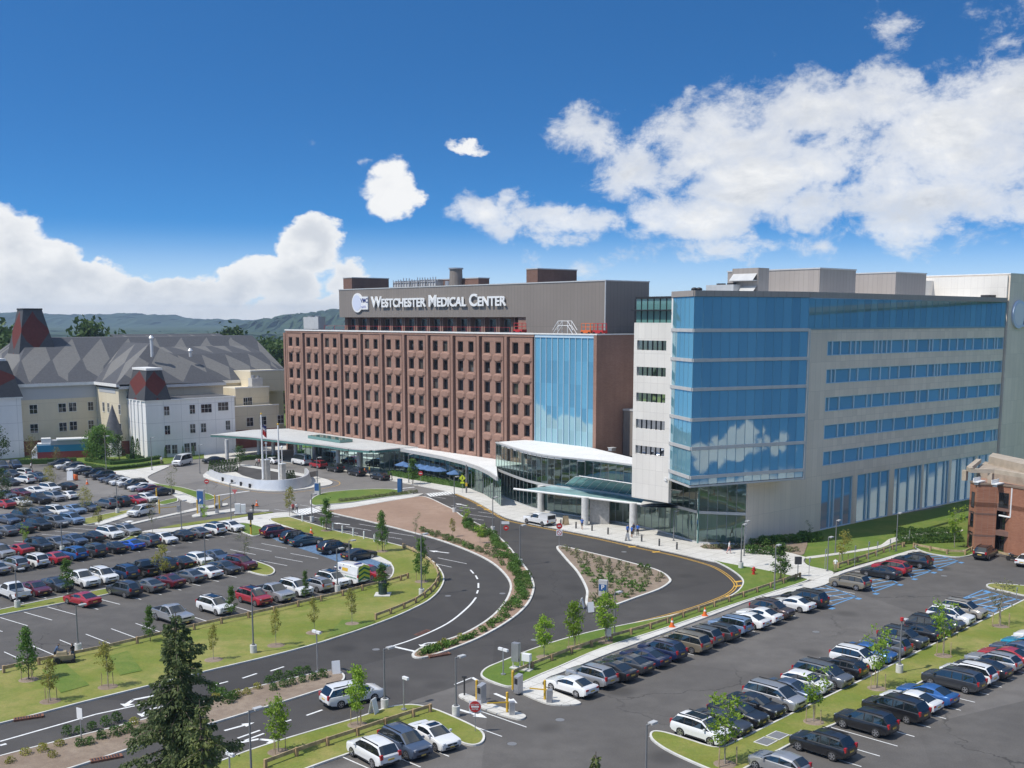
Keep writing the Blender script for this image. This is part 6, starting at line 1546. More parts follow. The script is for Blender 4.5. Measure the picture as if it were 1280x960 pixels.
def tree(kind, px, py, hpx_top, label, group=None, width=1.0, rz=None, stakes=False, ring=False, name='tree'):
    """base pixel (px, py) and the pixel row of its top set position and height"""
    x, y = at(px, py); z = at_depth(px, hpx_top, y)[2]
    ds = TD[kind]; d = ds[TRN[0] % len(ds)]; TRN[0] += 1
    href = max(v.co.z for v in d[1].vertices); s = max(.25, z / href)
    t = thing(name, label, 'tree', (x, y, .1), RND.uniform(0, 6.28) if rz is None else rz, group, (s * width, s * width, s))
    inst('trunk', d[0], t); inst('crown', d[1], t)
    if stakes:
        for k in range(3):
            a = 2.1 * k; b = MB(); b.cyl((.75 * cos(a), .75 * sin(a), 0), (.72 * cos(a), .72 * sin(a), 1.5), .045, n=5); b.build('stake', [M['timber']], t)
    if ring:
        b = MB(); b.cyl((x, y, .11), (x, y, .155), .85, .7, 16); tag(b.build('mulch_ring', [M['mulch']]), 'mulch ring at the foot of the ' + ' '.join(label.split()[:4]), 'mulch', kind='structure')
    return t
G_ = 'young trees on the lawns and islands'
for a in (
 ('pyr',36,851,783,'dark green young tree with stakes left of the mower',1.0,1,1), ('sparse',63,878,823,'yellow-green sapling in front of the mower',1.0,1,1), ('sparse',135,860,801,'yellow-brown sapling right of the mower, by the turf patch',.9,1,1),
 ('pyr',188,803,756,'dark young tree behind the big spruce, by the silver pickup',.9,0,0), ('sparse',267,826,780,'thin yellow-brown sapling on the lawn right of the spruce',.7,0,1), ('pyr',290,772,732,'young tree at the kerb beside the white SUV',1.0,0,0), ('sparse',345,808,760,'yellow sapling between the lamp and the red SUV row',.7,0,1),
 ('sparse',393,792,745,'thin sapling below the silver wagon on the lawn',.7,0,1), ('sparse',440,781,735,'yellow sapling on the lawn below the ambulance',.8,0,1), ('pyr',382,752,712,'slim young tree between white cars at the timber rail',.7,0,0), ('pyr',478,744,704,'leafy young tree beside the dark bin near the ambulance',1.3,0,0),
 ('pyr',527,728,670,'dark young tree at the bend of the loop road',1.0,1,1), ('pyr',478,690,638,'slender dark young tree on the lawn by the bollards',.9,1,1), ('pyr',408,664,621,'leafy young tree on the lawn near the crosswalk',1.1,1,1), ('sparse',362,646,608,'narrow yellowish tree at the near end of the crosswalk',.9,0,0),
 ('yellow',106,640,607,'yellow-green tree between parked rows of the left lot',1.0,0,0), ('yellow',62,612,580,'yellowish tree behind the far white cars',1.0,0,0), ('bronze',33,652,616,'bronze-tinted spreading tree among the left parked rows',1.0,0,0), ('dark',3,632,583,'dense green tree at the left edge of the car park',1.0,0,0), ('open',32,686,654,'thin lime sapling at the left end of the thin grass strip',.8,0,0),
 ('pyr',85,742,698,'young tree beside the white pickup on the grass strip',1.1,0,0), ('sparse',203,726,680,'airy yellow-green tree between the two near rows',1.1,0,0), ('wisp',306,703,664,'pale wispy tree on the rounded end of the grass strip',1.2,0,0), ('wisp',215,620,584,'open crowned tree beside the drop-off lane',1.0,0,0),
 ('wisp',191,668,625,'thin sapling beside the white SUV in the gate lane',.7,0,0), ('sparse',124,662,632,'low yellow sapling at the kerb ramp',.9,0,0), ('open',256,655,630,'small lime sapling beside the short gate island',.9,0,0), 
 ('wisp',520,676,640,'bare looking sapling with a post in the soil bed',.7,0,0), ('sparse',566,672,648,'small rounded sapling in the soil bed',.9,0,0), 
 ('oval',348,942,868,'bright lime tree beside the lower road arrows',.95,1,1), ('oval',447,908,830,'bright lime tree in front of the white minivan',.8,1,1), ('oval',680,823,767,'lime tree beside the ticket cabinet on the lawn',1.0,0,1), ('oval',718,811,750,'middle lime tree of three along the loop road',.95,1,1), ('oval',757,804,738,'lime tree beside the white A-boards',1.0,0,1),
 ('open',906,957,864,'open crowned sapling at the tip of the grass island',1.2,1,1), ('open',1017,904,830,'open crowned sapling on the island by the white hatchback',1.1,1,1), ('open',1096,862,783,'lime sapling by the white SUV on the grass island',1.0,1,1), ('open',1179,821,746,'tall open sapling near the far end of the grass island',1.0,1,1), ('wisp',1250,784,722,'pale thin tree beside the rounded island end',1.2,1,1),
 ('pyr',975,727,676,'dark young tree beside the right lamp on the plaza lawn',1.3,1,0), ('wisp',963,671,645,'pale sapling against the clad wall, left one',1.0,0,0), ('wisp',1012,676,650,'pale sapling against the clad wall, right one',.9,0,0), ('sparse',1053,705,663,'airy sapling on the small lawn with signposts',1.1,1,0), ('open',1193,685,630,'lime tree beside the orange brick building',1.0,0,0),
 ('open',600,680,655,'bushy sapling at the upper edge of the soil bed',1.2,0,0), ('open',581,657,632,'small bushy tree at the corner of the soil bed',1.3,0,0)):
    tree(a[0], a[1], a[2], a[3], a[4], G_, a[5], None, a[6], a[7])
tree('round', 127, 577, 528, 'large round green tree in front of the striped carriage pavilion', width=1.05, name='round_tree')
tree('dark', 149, 576, 541, 'dark broad tree right of the cone-roofed turret', width=1.0)
tree('dark', -2, 580, 528, 'dark tree at the left edge before the white wing', width=1.1)
tree('bronze', 40, 583, 541, 'thin dark bronze tree before the cream building', width=.8); tree('bronze', 72, 583, 556, 'thin brownish tree before the striped pavilion', width=.8)
tree('pyr', 551 - 35, 606, 572, 'green shrubby tree at the corner of the patio', width=1.4); tree('dark', 578, 609, 590, 'small green tree behind the fluorescent crossing sign', width=1.0)
tree('dark', 300, 583, 556, 'dark shrubby tree under the end of the long canopy', width=1.2)
# columnar evergreens beside the white block
b_ = MB(); rr = random.Random(3)
for _ in range(700):
    z = rr.random(); R = .75 * (1 - z) ** .6 * min(1, .5 + z * 4); a = rr.random() * 6.28; leaf(b_, (R * cos(a), R * sin(a), .15 + z * 5.2), .16, rr)
CYP = b_.data('crown', [M['hedge']]); b_ = MB(); b_.cyl((0, 0, 0), (0, 0, 4.5), .1, .03, 6); CYT = b_.data('trunk', [M['bark']])
for i, (px, py, s) in enumerate(((167, 575, 1.0), (173, 576.5, .95))):
    t = thing('cypress_tree', 'narrow dark evergreen beside the white block, %s of the pair' % ('left' if i == 0 else 'right'), 'tree', (*at(px, py), 0), i, 'narrow evergreens', s); inst('trunk', CYT, t); inst('crown', CYP, t)
for i, px in enumerate((207, 229, 242)):
    t = thing('cypress_tree', 'small cone-shaped evergreen under the white block windows, %s from the left' % ORD[i], 'tree', (*at(px, 573 - i), 0), i, 'small cone evergreens', .5); inst('trunk', CYT, t); inst('crown', CYP, t)
# evergreens inside the drop-off circle
for i in range(9):
    px, py = 263.5 + i * 3.9, 592 - i * .35 + .8; t = thing('cypress_tree', 'dark clipped evergreen in the long row behind the steel wall, %s from the left' % ORD[i], 'tree', (*at(px, py), .12), i, 'evergreens in the drop-off circle', (.75, .75, .5)); inst('trunk', CYT, t); inst('crown', CYP, t)
for i in range(4):
    px, py = 356 + i * 3.6, 603.5 - i * .3; t = thing('cypress_tree', 'dark clipped evergreen in the short row beside the flagpoles, %s from the left' % ORD[i], 'tree', (*at(px, py), .12), i, 'evergreens in the drop-off circle', (.75, .75, .42)); inst('trunk', CYT, t); inst('crown', CYP, t)
# hedges
def hedge(pts, w, h, label, dens=60, m='hedge', s=.14, seed=1):
    p = W2(pts); rr = random.Random(seed); b = MB(); core = MB(); o = (*p[0], 0)
    for a, c in zip(p, p[1:]):
        a, c = Vector(a), Vector(c); L = (c - a).length; d = (c - a) / L; n = Vector((-d.y, d.x))
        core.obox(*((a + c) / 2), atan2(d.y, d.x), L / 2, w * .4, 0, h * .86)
        for _ in range(int(L * dens)):
            t = rr.random(); u = rr.uniform(-1, 1); k = rr.random()
            if rr.random() < .5: q = a + d * L * t + n * u * w * .5; z = h * rr.uniform(.88, 1.04)
            else: q = a + d * L * t + n * (w * .5 if u > 0 else -w * .5) * rr.uniform(.85, 1.05); z = h * k
            leaf(b, (q.x, q.y, z), s * rr.uniform(.6, 1.3), rr)
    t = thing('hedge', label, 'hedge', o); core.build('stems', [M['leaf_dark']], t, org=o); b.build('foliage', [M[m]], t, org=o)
hedge([(104,582.5),(136,588.5),(170,585),(203,580)], .9, .8, 'low clipped hedge along the edge of the pale forecourt', 30, seed=2)
hedge([(20,580.5),(60,579.5),(96,578)], 1.6, 1.2, 'dark hedge below the striped carriage pavilion', 40, seed=3); hedge([(108,577),(140,581.5),(172,578.5),(200,574)], 1.0, .9, 'inner hedge on the lawn of the white building', 30, seed=4)
hedge([(160,573),(178,576)], 1.2, 1.1, 'small hedge at the foot of the white corner block', 40, seed=5)
hedge([(488,594),(503,597),(520,600),(545,604.5),(566,608),(583,611)], 1.6, 1.0, 'loose leafy hedge in front of the dining patio', 55, 'leaf_mid', .17, 6)
hedge([(300,575.5),(330,573.5),(352,576)], 1.6, 1.0, 'planted border under the long canopy', 35, 'leaf_mid', .17, 7)
# shrubs
def shrub_data(seed, r, h, n, m, s=.11):
    rr = random.Random(seed); b = MB()
    for _ in range(n):
        a = rr.random() * 6.28; k = rr.random() ** .5; z = rr.random(); R = r * k * sqrt(max(.08, 1 - (z - .25) ** 2 * 1.3)); leaf(b, (R * cos(a), R * sin(a), h * z), s * rr.uniform(.6, 1.4), rr)
    return b.data('shrub', [M[m]])
SH = {'round': [shrub_data(1 + i, .75, 1.1, 260, 'hedge', .13) for i in range(2)], 'pale': [shrub_data(4 + i, .7, .8, 150, 'leaf_yellow', .13) for i in range(2)], 'tuft': [shrub_data(7 + i, .42, .55, 60, 'leaf_grey', .12) for i in range(2)], 'green': [shrub_data(9 + i, .45, .5, 80, 'leaf_mid', .12) for i in range(2)], 'bush': [shrub_data(11 + i, 1.0, 1.25, 300, 'leaf_mid', .15) for i in range(2)], 'gold': [shrub_data(14, .4, .5, 60, 'leaf_gold' if 'leaf_gold' in M else 'leaf_yellow', .1)]}
NS = [0]
def shrub(kind, x, y, s, label, group, cat='shrub', name='shrub', z=.13):
    NS[0] += 1; d = SH[kind][NS[0] % len(SH[kind])]
    o = bpy.data.objects.new(name, d); COL.objects.link(o); o.location = (x, y, z); o.rotation_euler = (0, 0, RND.uniform(0, 6.28)); k = s * RND.uniform(.85, 1.2); o.scale = (k, k, k * RND.uniform(.85, 1.15))
    return tag(o, label, cat, group)
def inside(p, poly):
    c = False; j = len(poly) - 1
    for i in range(len(poly)):
        if (poly[i][1] > p[1]) != (poly[j][1] > p[1]) and p[0] < (poly[j][0] - poly[i][0]) * (p[1] - poly[i][1]) / (poly[j][1] - poly[i][1]) + poly[i][0]: c = not c
        j = i
    return c
# median: two ranks of round shrubs and some pale ones
for i, (px, py) in enumerate(((336,855),(348,852),(361,848),(373,845),(384,841),(404,848),(392,851),(378,854),(365,857),(355,860),(342,864),(277,873),(285,880),(268,868),(292,875),(84,920),(99,918),(115,913),(132,908),(146,903),(127,925),(144,921),(160,917),(112,932),(100,934))):
    x, y = at(px, py); where = ('below the white A-board' if px > 300 else 'right of the spruce' if px > 200 else 'left of the spruce')
    shrub('round', x, y, (.62 if px > 300 or px < 170 else .68), 'round dark green shrub on the mulched median, %s' % where, 'shrubs %s' % where)
for i, (px, py) in enumerate(((322,862),(309,869),(270,876),(297,872),(74,934),(32,945),(54,941),(168,907),(13,955),(66,948))):
    x, y = at(px, py); shrub('pale', x, y, .62, 'pale yellowish shrub on the mulched median', 'pale shrubs of the median')
# teardrop bed: rows of small plants
tp = [p for p in TEAR]; axis = Vector(at(836, 727)) - Vector(at(694, 684)); axis.normalize(); nrm = Vector((-axis.y, axis.x)); o_ = Vector(at(694, 684)); k = 0
inn = inset(tp, .9)
for i in range(60):
    for j in range(-14, 18):
        q = o_ + axis * (i * 1.75 + (j % 2) * .8) + nrm * j * 1.6; q += Vector((RND.uniform(-.3, .3), RND.uniform(-.3, .3)))
        if inside(q, inn) and k < 210:
            side = j < -3; shrub('green' if (j + 14) % 5 == 0 or (j < -2 and RND.random() < .5) else 'tuft', q.x, q.y, 1.05 if (j + 14) % 5 else 1.3, 'small tufted plant in the teardrop bed', 'small plants of the teardrop bed', 'plant', 'bedding_plant'); k += 1
# soil bed: ground cover along its outer side, scattered plants inside
cu = [Vector(at(*p)) for p in ((580,655),(597,664),(612,672),(626,686),(640,702),(650,716),(656,730),(654,748),(644,764),(628,778),(610,789),(588,799),(565,809),(545,815),(530,819))]
cs = crom([tuple(p) for p in cu], 6); k = 0
for i, p in enumerate(cs):
    for j in range(2):
        q = Vector(p) + Vector((RND.uniform(-1.0, 1.0), RND.uniform(-1.0, 1.0)))
        if inside(q, inset(BED, .6)):
            near = i > 55; shrub('bush' if i < 52 else 'green', q.x, q.y, .55 if i < 52 else .9, 'leafy ground-cover shrub along the curve of the soil bed', 'ground cover of the soil bed', 'shrub', 'ground_cover_shrub')
for (A, B, n) in (((525,664),(590,690),22), ((545,668),(600,690),14), ((560,674),(622,700),16), ((598,688),(634,722),14), ((606,684),(640,716),12), ((620,720),(630,745),8)):
    a, c = Vector(at(*A)), Vector(at(*B))
    for i in range(n):
        q = a.lerp(c, i / n) + Vector((RND.uniform(-.5, .5), RND.uniform(-.5, .5)))
        if inside(q, inset(BED, .5)): shrub('tuft' if i % 3 else 'green', q.x, q.y, .95, 'small plant scattered in the bare soil bed', 'small plants of the soil bed', 'plant', 'bedding_plant')
for px, py in ((547,812),(556,808),(577,800)): x, y = at(px, py); shrub('gold', x, y, 1.2, 'small orange-flowering plant near the nose of the soil bed', 'flowering plants of the soil bed', 'plant', 'flowering_plant')
# facade bed and lawn edge
for i in range(26):
    x0, y0 = at(945 + i * 3.1, 683.5 - i * .35); shrub('bush', x0 + RND.uniform(-.8, .8), y0 + RND.uniform(-.9, .9), .8, 'leafy shrub in the bed below the clad facade', 'shrubs below the clad facade')
for i in range(22):
    px = 880 + i * 5.4; x0, y0 = at(px, 686.3 if px < 940 else 687 + (px - 940) * .07); shrub('tuft', x0 + RND.uniform(-.6, .6), y0 + RND.uniform(-.5, .5), 1.1, 'low tufted plant at the plaza edge of the facade bed', 'tufted plants of the facade bed', 'plant', 'bedding_plant')
for i, px in enumerate((937, 944, 952, 960, 967)): x, y = at(px, 692.5 + i * .5); shrub('round', x, y, 1.0, 'round clipped shrub in the short row on the plaza, %s from the left' % ORD[i], 'round shrubs on the plaza')
for j in range(4):
    for i in range(13): x, y = at(1120 + i * 6.2 + j * 2, 668 + j * 4.2 - i * .25 + (i * .0)); shrub('round', x, y, .7, 'small dark shrub planted in rows on the bank by the path', 'shrubs on the planted bank', z=.08)
# grasses along the small lawn by the crossing
for i in range(34):
    px = 425 + i * 2.9; x, y = at(px, 630.5 - (px - 411) * .118 - 1.2); shrub('tuft', x, y, .9, 'ornamental grass along the path by the small lawn', 'ornamental grasses by the path', 'plant', 'ornamental_grass')
# woodland behind the buildings
k = 0
for i in range(120):
    zone = RND.random()
    if zone < .34: x, y = RND.uniform(-330, -150), RND.uniform(330, 520)
    elif zone < .60: x, y = RND.uniform(-150, -70), RND.uniform(370, 520)
    elif zone < .8: x, y = RND.uniform(-420, -240), RND.uniform(230, 380)
    else: x, y = RND.uniform(70, 330), RND.uniform(300, 480)
    d = TD['forest'][i % 3]; s = RND.uniform(.75, 1.15)
    t = thing('woodland_tree', 'broad dark green tree in the woodland behind the hospital', 'tree', (x, y, -.1), RND.uniform(0, 6.28), 'woodland trees behind the buildings', s); inst('trunk', d[0], t); inst('crown', d[1], t)
for i, (px, pt, Y) in enumerate(((113, 406, 360), (5, 412, 330), (20, 418, 322), (-15, 408, 345), (335, 424, 420), (350, 428, 400), (345, 432, 380), (288, 412, 430))):
    a = at_depth(px, pt, Y); d = TD['forest'][i % 3]; href = 17.5; t = thing('woodland_tree', 'broad dark green tree in the woodland behind the hospital', 'tree', (a[0], Y, 0), i, 'woodland trees behind the buildings', a[2] / href); inst('trunk', d[0], t); inst('crown', d[1], t)
# the rest of the campus, beside and behind the viewpoint
for i in range(60):
    x, y = (RND.uniform(-260, 260), RND.uniform(-260, -60)) if i % 2 else (RND.choice((-1, 1)) * RND.uniform(190, 300) , RND.uniform(-60, 160))
    if x > 130 and y > 60 and False: continue
    d = TD['forest'][i % 3]; s = RND.uniform(.6, 1.0)
    t = thing('woodland_tree', 'tree in the belt of woodland around the car parks', 'tree', (x, y, -.1), RND.uniform(0, 6.28), 'trees around the car parks', s); inst('trunk', d[0], t); inst('crown', d[1], t)
# the big spruce in the foreground
def spruce(seed, h, rmax, n_wh, dens, m1, tilt=.25):
    rr = random.Random(seed); tb, nb = MB(), MB()
    tb.cyl((0, 0, 0), (0, 0, h * .5), .26, .15, 9, caps=False); tb.cyl((0, 0, h * .5), (.05, 0, h * .98), .15, .02, 8, caps=False)
    for k in range(n_wh):
        t = k / n_wh; z = h * (.06 + .93 * t ** .92); R = rmax * (1 - t) ** .72 * rr.uniform(.8, 1.12) + .12
        nb_ = rr.choice((5, 6, 7)) if t < .9 else 4; a0 = rr.random() * 6.28
        for i in range(nb_):
            a = a0 + 6.28 * i / nb_ + rr.uniform(-.3, .3); L = R * rr.uniform(.42, 1.25)
            if rr.random() < .07: L *= .45
            up = rr.uniform(.1, .35) if t > .75 else rr.uniform(-.18, .1)
            d = Vector((cos(a), sin(a), 0)); P0_ = Vector((0, 0, z)); pts = []
            nn = 7
            for q in range(nn + 1):
                s = q / nn; pts.append(P0_ + d * L * s + Vector((0, 0, L * (up * s - .42 * s * s + .26 * s ** 3))))
            for q in range(nn): tb.cyl(pts[q], pts[q + 1], .045 * (1 - q / nn) * (1.3 - t) + .008, .045 * (1 - (q + 1) / nn) * (1.3 - t) + .006, 4, caps=False)
            side = Vector((-d.y, d.x, 0))
            cnt = int(dens * L * (1.0 + .6 * (1 - t)))
            for _ in range(cnt):
                s = rr.random() ** .7; i0 = min(nn - 1, int(s * nn)); c = pts[i0].lerp(pts[i0 + 1], s * nn - i0)
                lat = rr.gauss(0, .34) * L * .36 * (1 - .45 * s); hang = abs(rr.gauss(0, .16)) + .10 * abs(lat)
                c = c + side * lat + Vector((0, 0, -hang + rr.uniform(-.05, .07)))
                dr = (d * rr.uniform(.2, 1.0) + side * (lat * 1.5 + rr.uniform(-.5, .5)) + Vector((0, 0, rr.uniform(-1.1, -.05)))).normalized(); w = dr.cross(Vector((rr.gauss(0, 1), rr.gauss(0, 1), rr.gauss(0, 1))))
                if w.length < .05: continue
                w.normalize(); ln = rr.uniform(.10, .26); wd = ln * rr.uniform(.22, .38)
                nb.face([c - w * wd * .4, c + dr * ln * .5 - w * wd, c + dr * ln, c + dr * ln * .5 + w * wd, c + w * wd * .4])
    return tb.data('trunk', [M['bark']], 60), nb.data('crown', [M[m1]])
def conifer(px, py_top, Y, rmax, nw, dens, m, label, seed):
    a = at_depth(px, py_top, Y); d = spruce(seed, a[2], rmax, nw, dens, m)
    t = thing('spruce_tree', label, 'tree', (a[0], Y, 0), seed); inst('trunk', d[0], t); inst('crown', d[1], t)
conifer(219, 758, 60, 4.2, 34, 80, 'needles', 'tall dark ragged spruce in the foreground at lower left', 5)
conifer(250, 868, 54, 2.2, 20, 80, 'needles_new', 'lighter young spruce at the foot of the tall dark one', 9)
conifer(744, 936, 60, 1.2, 16, 80, 'needles_new', 'tip of a young spruce at the bottom edge', 12)
# ---------------------------------------------------------------- lamps
def lamp(px, py, ptop, label, plinth=True, arm=1, colour='pole_grey', red=False, rz=None):
    x, y = at(px, py); z = at_depth(px, ptop, y)[2]; pz = .75 if plinth else .0
    t = thing('lamp_post', label, 'street lamp', (x, y, .1), HR if rz is None else rz, 'lamp posts')
    h = max(2.5, z - .1)
    b = MB(); b.cyl((0, 0, pz), (0, 0, h), .085, .06, 8); b.cyl((0, 0, pz), (0, 0, pz + .12), .17, .17, 8); b.build('pole', [M[colour]], t, 40)
    if plinth: b = MB(); b.cyl((0, 0, -.1), (0, 0, pz), .32, .32, 14); b.build('plinth', [M['plinth']], t, 40)
    b = MB()
    if arm: b.box(0, .55, -.04, .04, h - .08, h - .02); 
    b.build('arm', [M[colour]], t) if arm else None
    b = MB(); b.box(.35 if arm else -.3, 1.0 if arm else .3, -.19, .19, h - .1, h + .04, 0); b.box(.4 if arm else -.25, .95 if arm else .25, -.15, .15, h - .12, h - .1, 1); b.build('lamp_head', [M['trim_pale'], M['white']], t)
    if red: b = MB(); b.cyl((0, 0, h), (0, 0, h + .3), .16, .16, 10); b.build('beacon', [M['red']], t, 40)
for a in ((317,817,737,'lamp post on the lawn between the spruce and the red SUV',1),(98,815,757,'lamp post beside the mower at the car park edge',1),(22,760,712,'lamp post on the grass strip at far left, by the white pickup',1),(78,690,654,'lamp post between the second and third parked rows',1),(147,642,598,'lamp post at the far grass wedge of the left lot',1),
 (257,712,670,'lamp post among the near parked rows, by the white sedan',0),(227,662,626,'thin lamp post at the footpath beside the gate lane',0),(289,652,604,'lamp post by the exit gate cabinet',0),(437,714,676,'tall lamp post on the lawn above the blue bays',1),(390,652,618,'lamp post at the small lawn by the crosswalk',1),
 (422,740,686,'lamp post standing against the white SUV at the timber rail',1),(527,745,668,'tall lamp post at the outer bend of the loop road',1),(481,886,811,'lamp post with round plinth beside the white minivan',1),(570,895,822,'lamp post with round plinth beside the near ticket gates',1),(315,992,888,'lamp post at the bottom edge left of the white SUV',0),
 (768,793,741,'lamp post on the lawn beside the rightmost lime tree',0),(926,711,656,'pale lamp post on the plaza lawn, left of a pair',1),(930,696,652,'slim lamp post behind the pale one on the plaza',0),(968,738,682,'lamp post in the plaza lawn by the timber rail',0),(1034,715,672,'lamp post where the plaza meets the footpath',0),(1044,692,651,'lamp post behind the signposts on the small lawn',0),
 (1120,690,642,'lamp post by the curved path and timber rail',0),(1124,842,776,'lamp post with red beacon on the right grass island',1,1,'pole_grey',True),(807,990,906,'lamp post at the bottom edge before the rounded island tip',0),(650,707,657,'lamp post on the kerb of the soil bed, nearer the bend',1),(616,665,622,'lamp post on the kerb of the soil bed, nearer the entrance',1),(568,641,596,'lamp post at the top corner of the soil bed',1),
 (842,677,639,'short lamp post in front of the glass lobby',0),(511,604,568,'lamp post before the dining patio hedge',0),(133,590,545,'dark lamp post on the lawn before the round tree',0),(190,588,547,'thin lamp post before the white corner block',0),(397,619,572,'lamp post above the grey cabinet at the small lawn',0),(250,600 - 8,556,'thin lamp post behind the white van',0)): lamp(*a)
def camera_post(px, py, ptop, label, two=False):
    x, y = at(px, py); z = at_depth(px, ptop, y)[2]; t = thing('camera_post', label, 'camera', (x, y, .1), HP, 'security camera posts')
    b = MB(); b.cyl((0, 0, 0), (0, 0, z - .1), .06, n=8); b.cyl((0, 0, 0), (0, 0, .12), .22, n=10); b.build('pole', [M['steel']], t, 40)
    for s in ((-1, 1) if two else (1,)): b = MB(); b.obox(.25 * s, 0, 0, .3, .11, z - .2, z + .02); b.box(min(.55 * s, .57 * s), max(.55 * s, .57 * s), -.09, .09, z - .17, z - .01); b.build('camera_housing', [M['white']], t)
for a in ((505,889,847,'white security camera post on the lower lawn'),(629,845,812,'white security camera post on the lawn by the ticket cabinet',True),(397,842,790,'security camera post at the end of the median shrubs',True),(288,985,942,'security camera post at the foot of the spruce',True)): camera_post(*a)
# ---------------------------------------------------------------- signs and boards
def post(t, h, r=.035, m='steel', x=0): b = MB(); b.cyl((x, 0, 0), (x, 0, h), r, n=6); b.build('post', [M[m]], t)
def disc(t, z, r, m, name='sign_face', y=-.05, n=20): b = MB(); b.cyl((0, y, z), (0, y - .03, z), r, r, n); return b.build(name, [M[m]], t)
def sign_thing(name, px, py, label, rz=0, g=None): return thing(name, label, 'sign', (*at(px, py), .1), rz, g)
t = sign_thing('no_entry_sign', 594, 916, 'round red DO NOT ENTER sign on a square white plate by the ticket gates'); post(t, 2.3)
b = MB(); b.box(-.46, .46, -.04, -.01, 1.55, 2.47); b.build('backing_plate', [M['white']], t); disc(t, 2.01, .44, 'red'); b = MB(); b.box(-.3, .3, -.095, -.085, 1.95, 2.07); b.build('white_bar', [M['white']], t)
text_obj('lettering', 'DO NOT', .17, M['white'], t, (0, -.09, 2.12), 0, 1, 0, .005, center=True); text_obj('lettering', 'ENTER', .17, M['white'], t, (0, -.09, 1.76), 0, 1, 0, .005, center=True)
t = sign_thing('no_entry_sign', 699, 684, 'red no-entry disc above a white prohibition plate at the tip of the teardrop bed'); post(t, 3.2)
disc(t, 2.9, .42, 'red'); b = MB(); b.box(-.22, .22, -.1, -.085, 2.84, 2.96); b.build('white_bar', [M['white']], t); b = MB(); b.box(-.42, .42, -.08, -.05, 1.55, 2.35); b.build('plate', [M['white']], t)
b = MB()
for k in range(16):
    a, c = 2 * pi * k / 16, 2 * pi * (k + 1) / 16; b.face([(.34 * cos(a), -.085, 1.95 + .34 * sin(a)), (.34 * cos(c), -.085, 1.95 + .34 * sin(c)), (.26 * cos(c), -.085, 1.95 + .26 * sin(c)), (.26 * cos(a), -.085, 1.95 + .26 * sin(a))])
b.face([(-.24, -.086, 2.14), (-.19, -.086, 2.19), (.24, -.086, 1.76), (.19, -.086, 1.71)]); b.build('red_ring', [M['red']], t)
t = sign_thing('no_entry_sign', 626, 678, 'white lane board with a small red disc on the soil bed kerb'); post(t, 3.0); b = MB(); b.box(.1, 1.2, -.05, -.02, 2.55, 2.95); b.build('board', [M['white']], t); q = disc(t, 2.0, .38, 'red'); q.location = (.75, 0, 0); b = MB(); b.box(.58, .92, -.1, -.085, 1.95, 2.05); b.build('white_bar', [M['white']], t)
t = sign_thing('crossing_sign', 578, 617, 'fluorescent yellow pedestrian crossing sign on the entrance pavement'); post(t, 3.3)
b = MB(); k = .62; z = 2.75; b.mesh([(0, -.05, z - k), (k, -.05, z), (0, -.05, z + k), (-k, -.05, z), (0, -.02, z - k), (k, -.02, z), (0, -.02, z + k), (-k, -.02, z)], [(0, 1, 2, 3), (7, 6, 5, 4), (0, 4, 5, 1), (1, 5, 6, 2), (2, 6, 7, 3), (3, 7, 4, 0)]); b.box(-.35, .35, -.05, -.02, 1.75, 2.1); b.build('sign_face', [M['lime_sign']], t)
b = MB(); b.box(-.08, .08, -.062, -.052, 2.6, 2.9); b.box(-.06, .06, -.062, -.052, 2.93, 3.05); b.mesh([(-.08, -.061, 2.6), (-.02, -.061, 2.6), (-.18, -.061, 2.36), (-.24, -.061, 2.36)], [(0, 1, 2, 3)]); b.mesh([(.02, -.061, 2.6), (.08, -.061, 2.6), (.24, -.061, 2.36), (.18, -.061, 2.36)], [(0, 1, 2, 3)]); b.build('walking_figure', [M['dark']], t)
t = thing('utility_pole', 'thick grey post beside the fluorescent crossing sign', 'pole', (*at(583, 617), .1)); b = MB(); b.cyl((0, 0, 0), (0, 0, 5.2), .16, .13, 10); b.build('pole', [M['pole_grey']], t, 40); b = MB(); b.box(-.18, .18, -.22, -.12, 1.3, 1.9); b.build('push_button_box', [M['yellow']], t)
for px, py, lab in ((259,619,'red octagonal stop sign left of the steel wall'),(526,608,'red round sign before the patio umbrellas')):
    t = sign_thing('stop_sign', px, py, lab); post(t, 2.7); disc(t, 2.4, .45, 'red', n=8); b = MB(); b.box(-.28, .28, -.095, -.085, 2.33, 2.47); b.build('white_bar', [M['white']], t)
t = sign_thing('give_way_sign', 294, 630, 'red and white triangular sign in the drop-off road'); post(t, 2.3); b = MB(); b.mesh([(-.5, -.05, 2.4), (.5, -.05, 2.4), (0, -.05, 1.6), (-.5, -.02, 2.4), (.5, -.02, 2.4), (0, -.02, 1.6)], [(0, 1, 2), (5, 4, 3), (0, 3, 4, 1), (1, 4, 5, 2), (2, 5, 3, 0)]); b.build('sign_face', [mat('sign_pink', (.62,.16,.15), .5)], t)
t = sign_thing('lane_sign', 102, 928, 'white lane sign on a post in the mulched median, left of the spruce', radians(-30)); post(t, 2.5, .05); b = MB(); b.box(-.3, .3, -.06, -.03, 1.75, 2.6); b.build('board', [M['white']], t)
for i, (px, py, pt) in enumerate(((1068,709,683),(1085,703,678),(1096,697,678),(1112,691,675),(1136,680,664),(1011,722,698),(1031,713,687),(1268 + 2,752,735))):
    x, y = at(px, py); h = at_depth(px, pt, y)[2]; t = sign_thing('bay_sign', px, py, 'slim accessible-bay signpost, %s from the left among the right lawn posts' % ORD[i] if i < 5 else ('slim signpost beside the plaza tree', 'slim signpost at the end of the footpath lawn', 'slim signpost on the rounded island end')[i - 5], HR, 'slim bay signposts'); post(t, h, .04); b = MB(); b.box(-.16, .16, -.06, -.035, h - .55, h); b.build('plate', [M['trim_pale']], t)
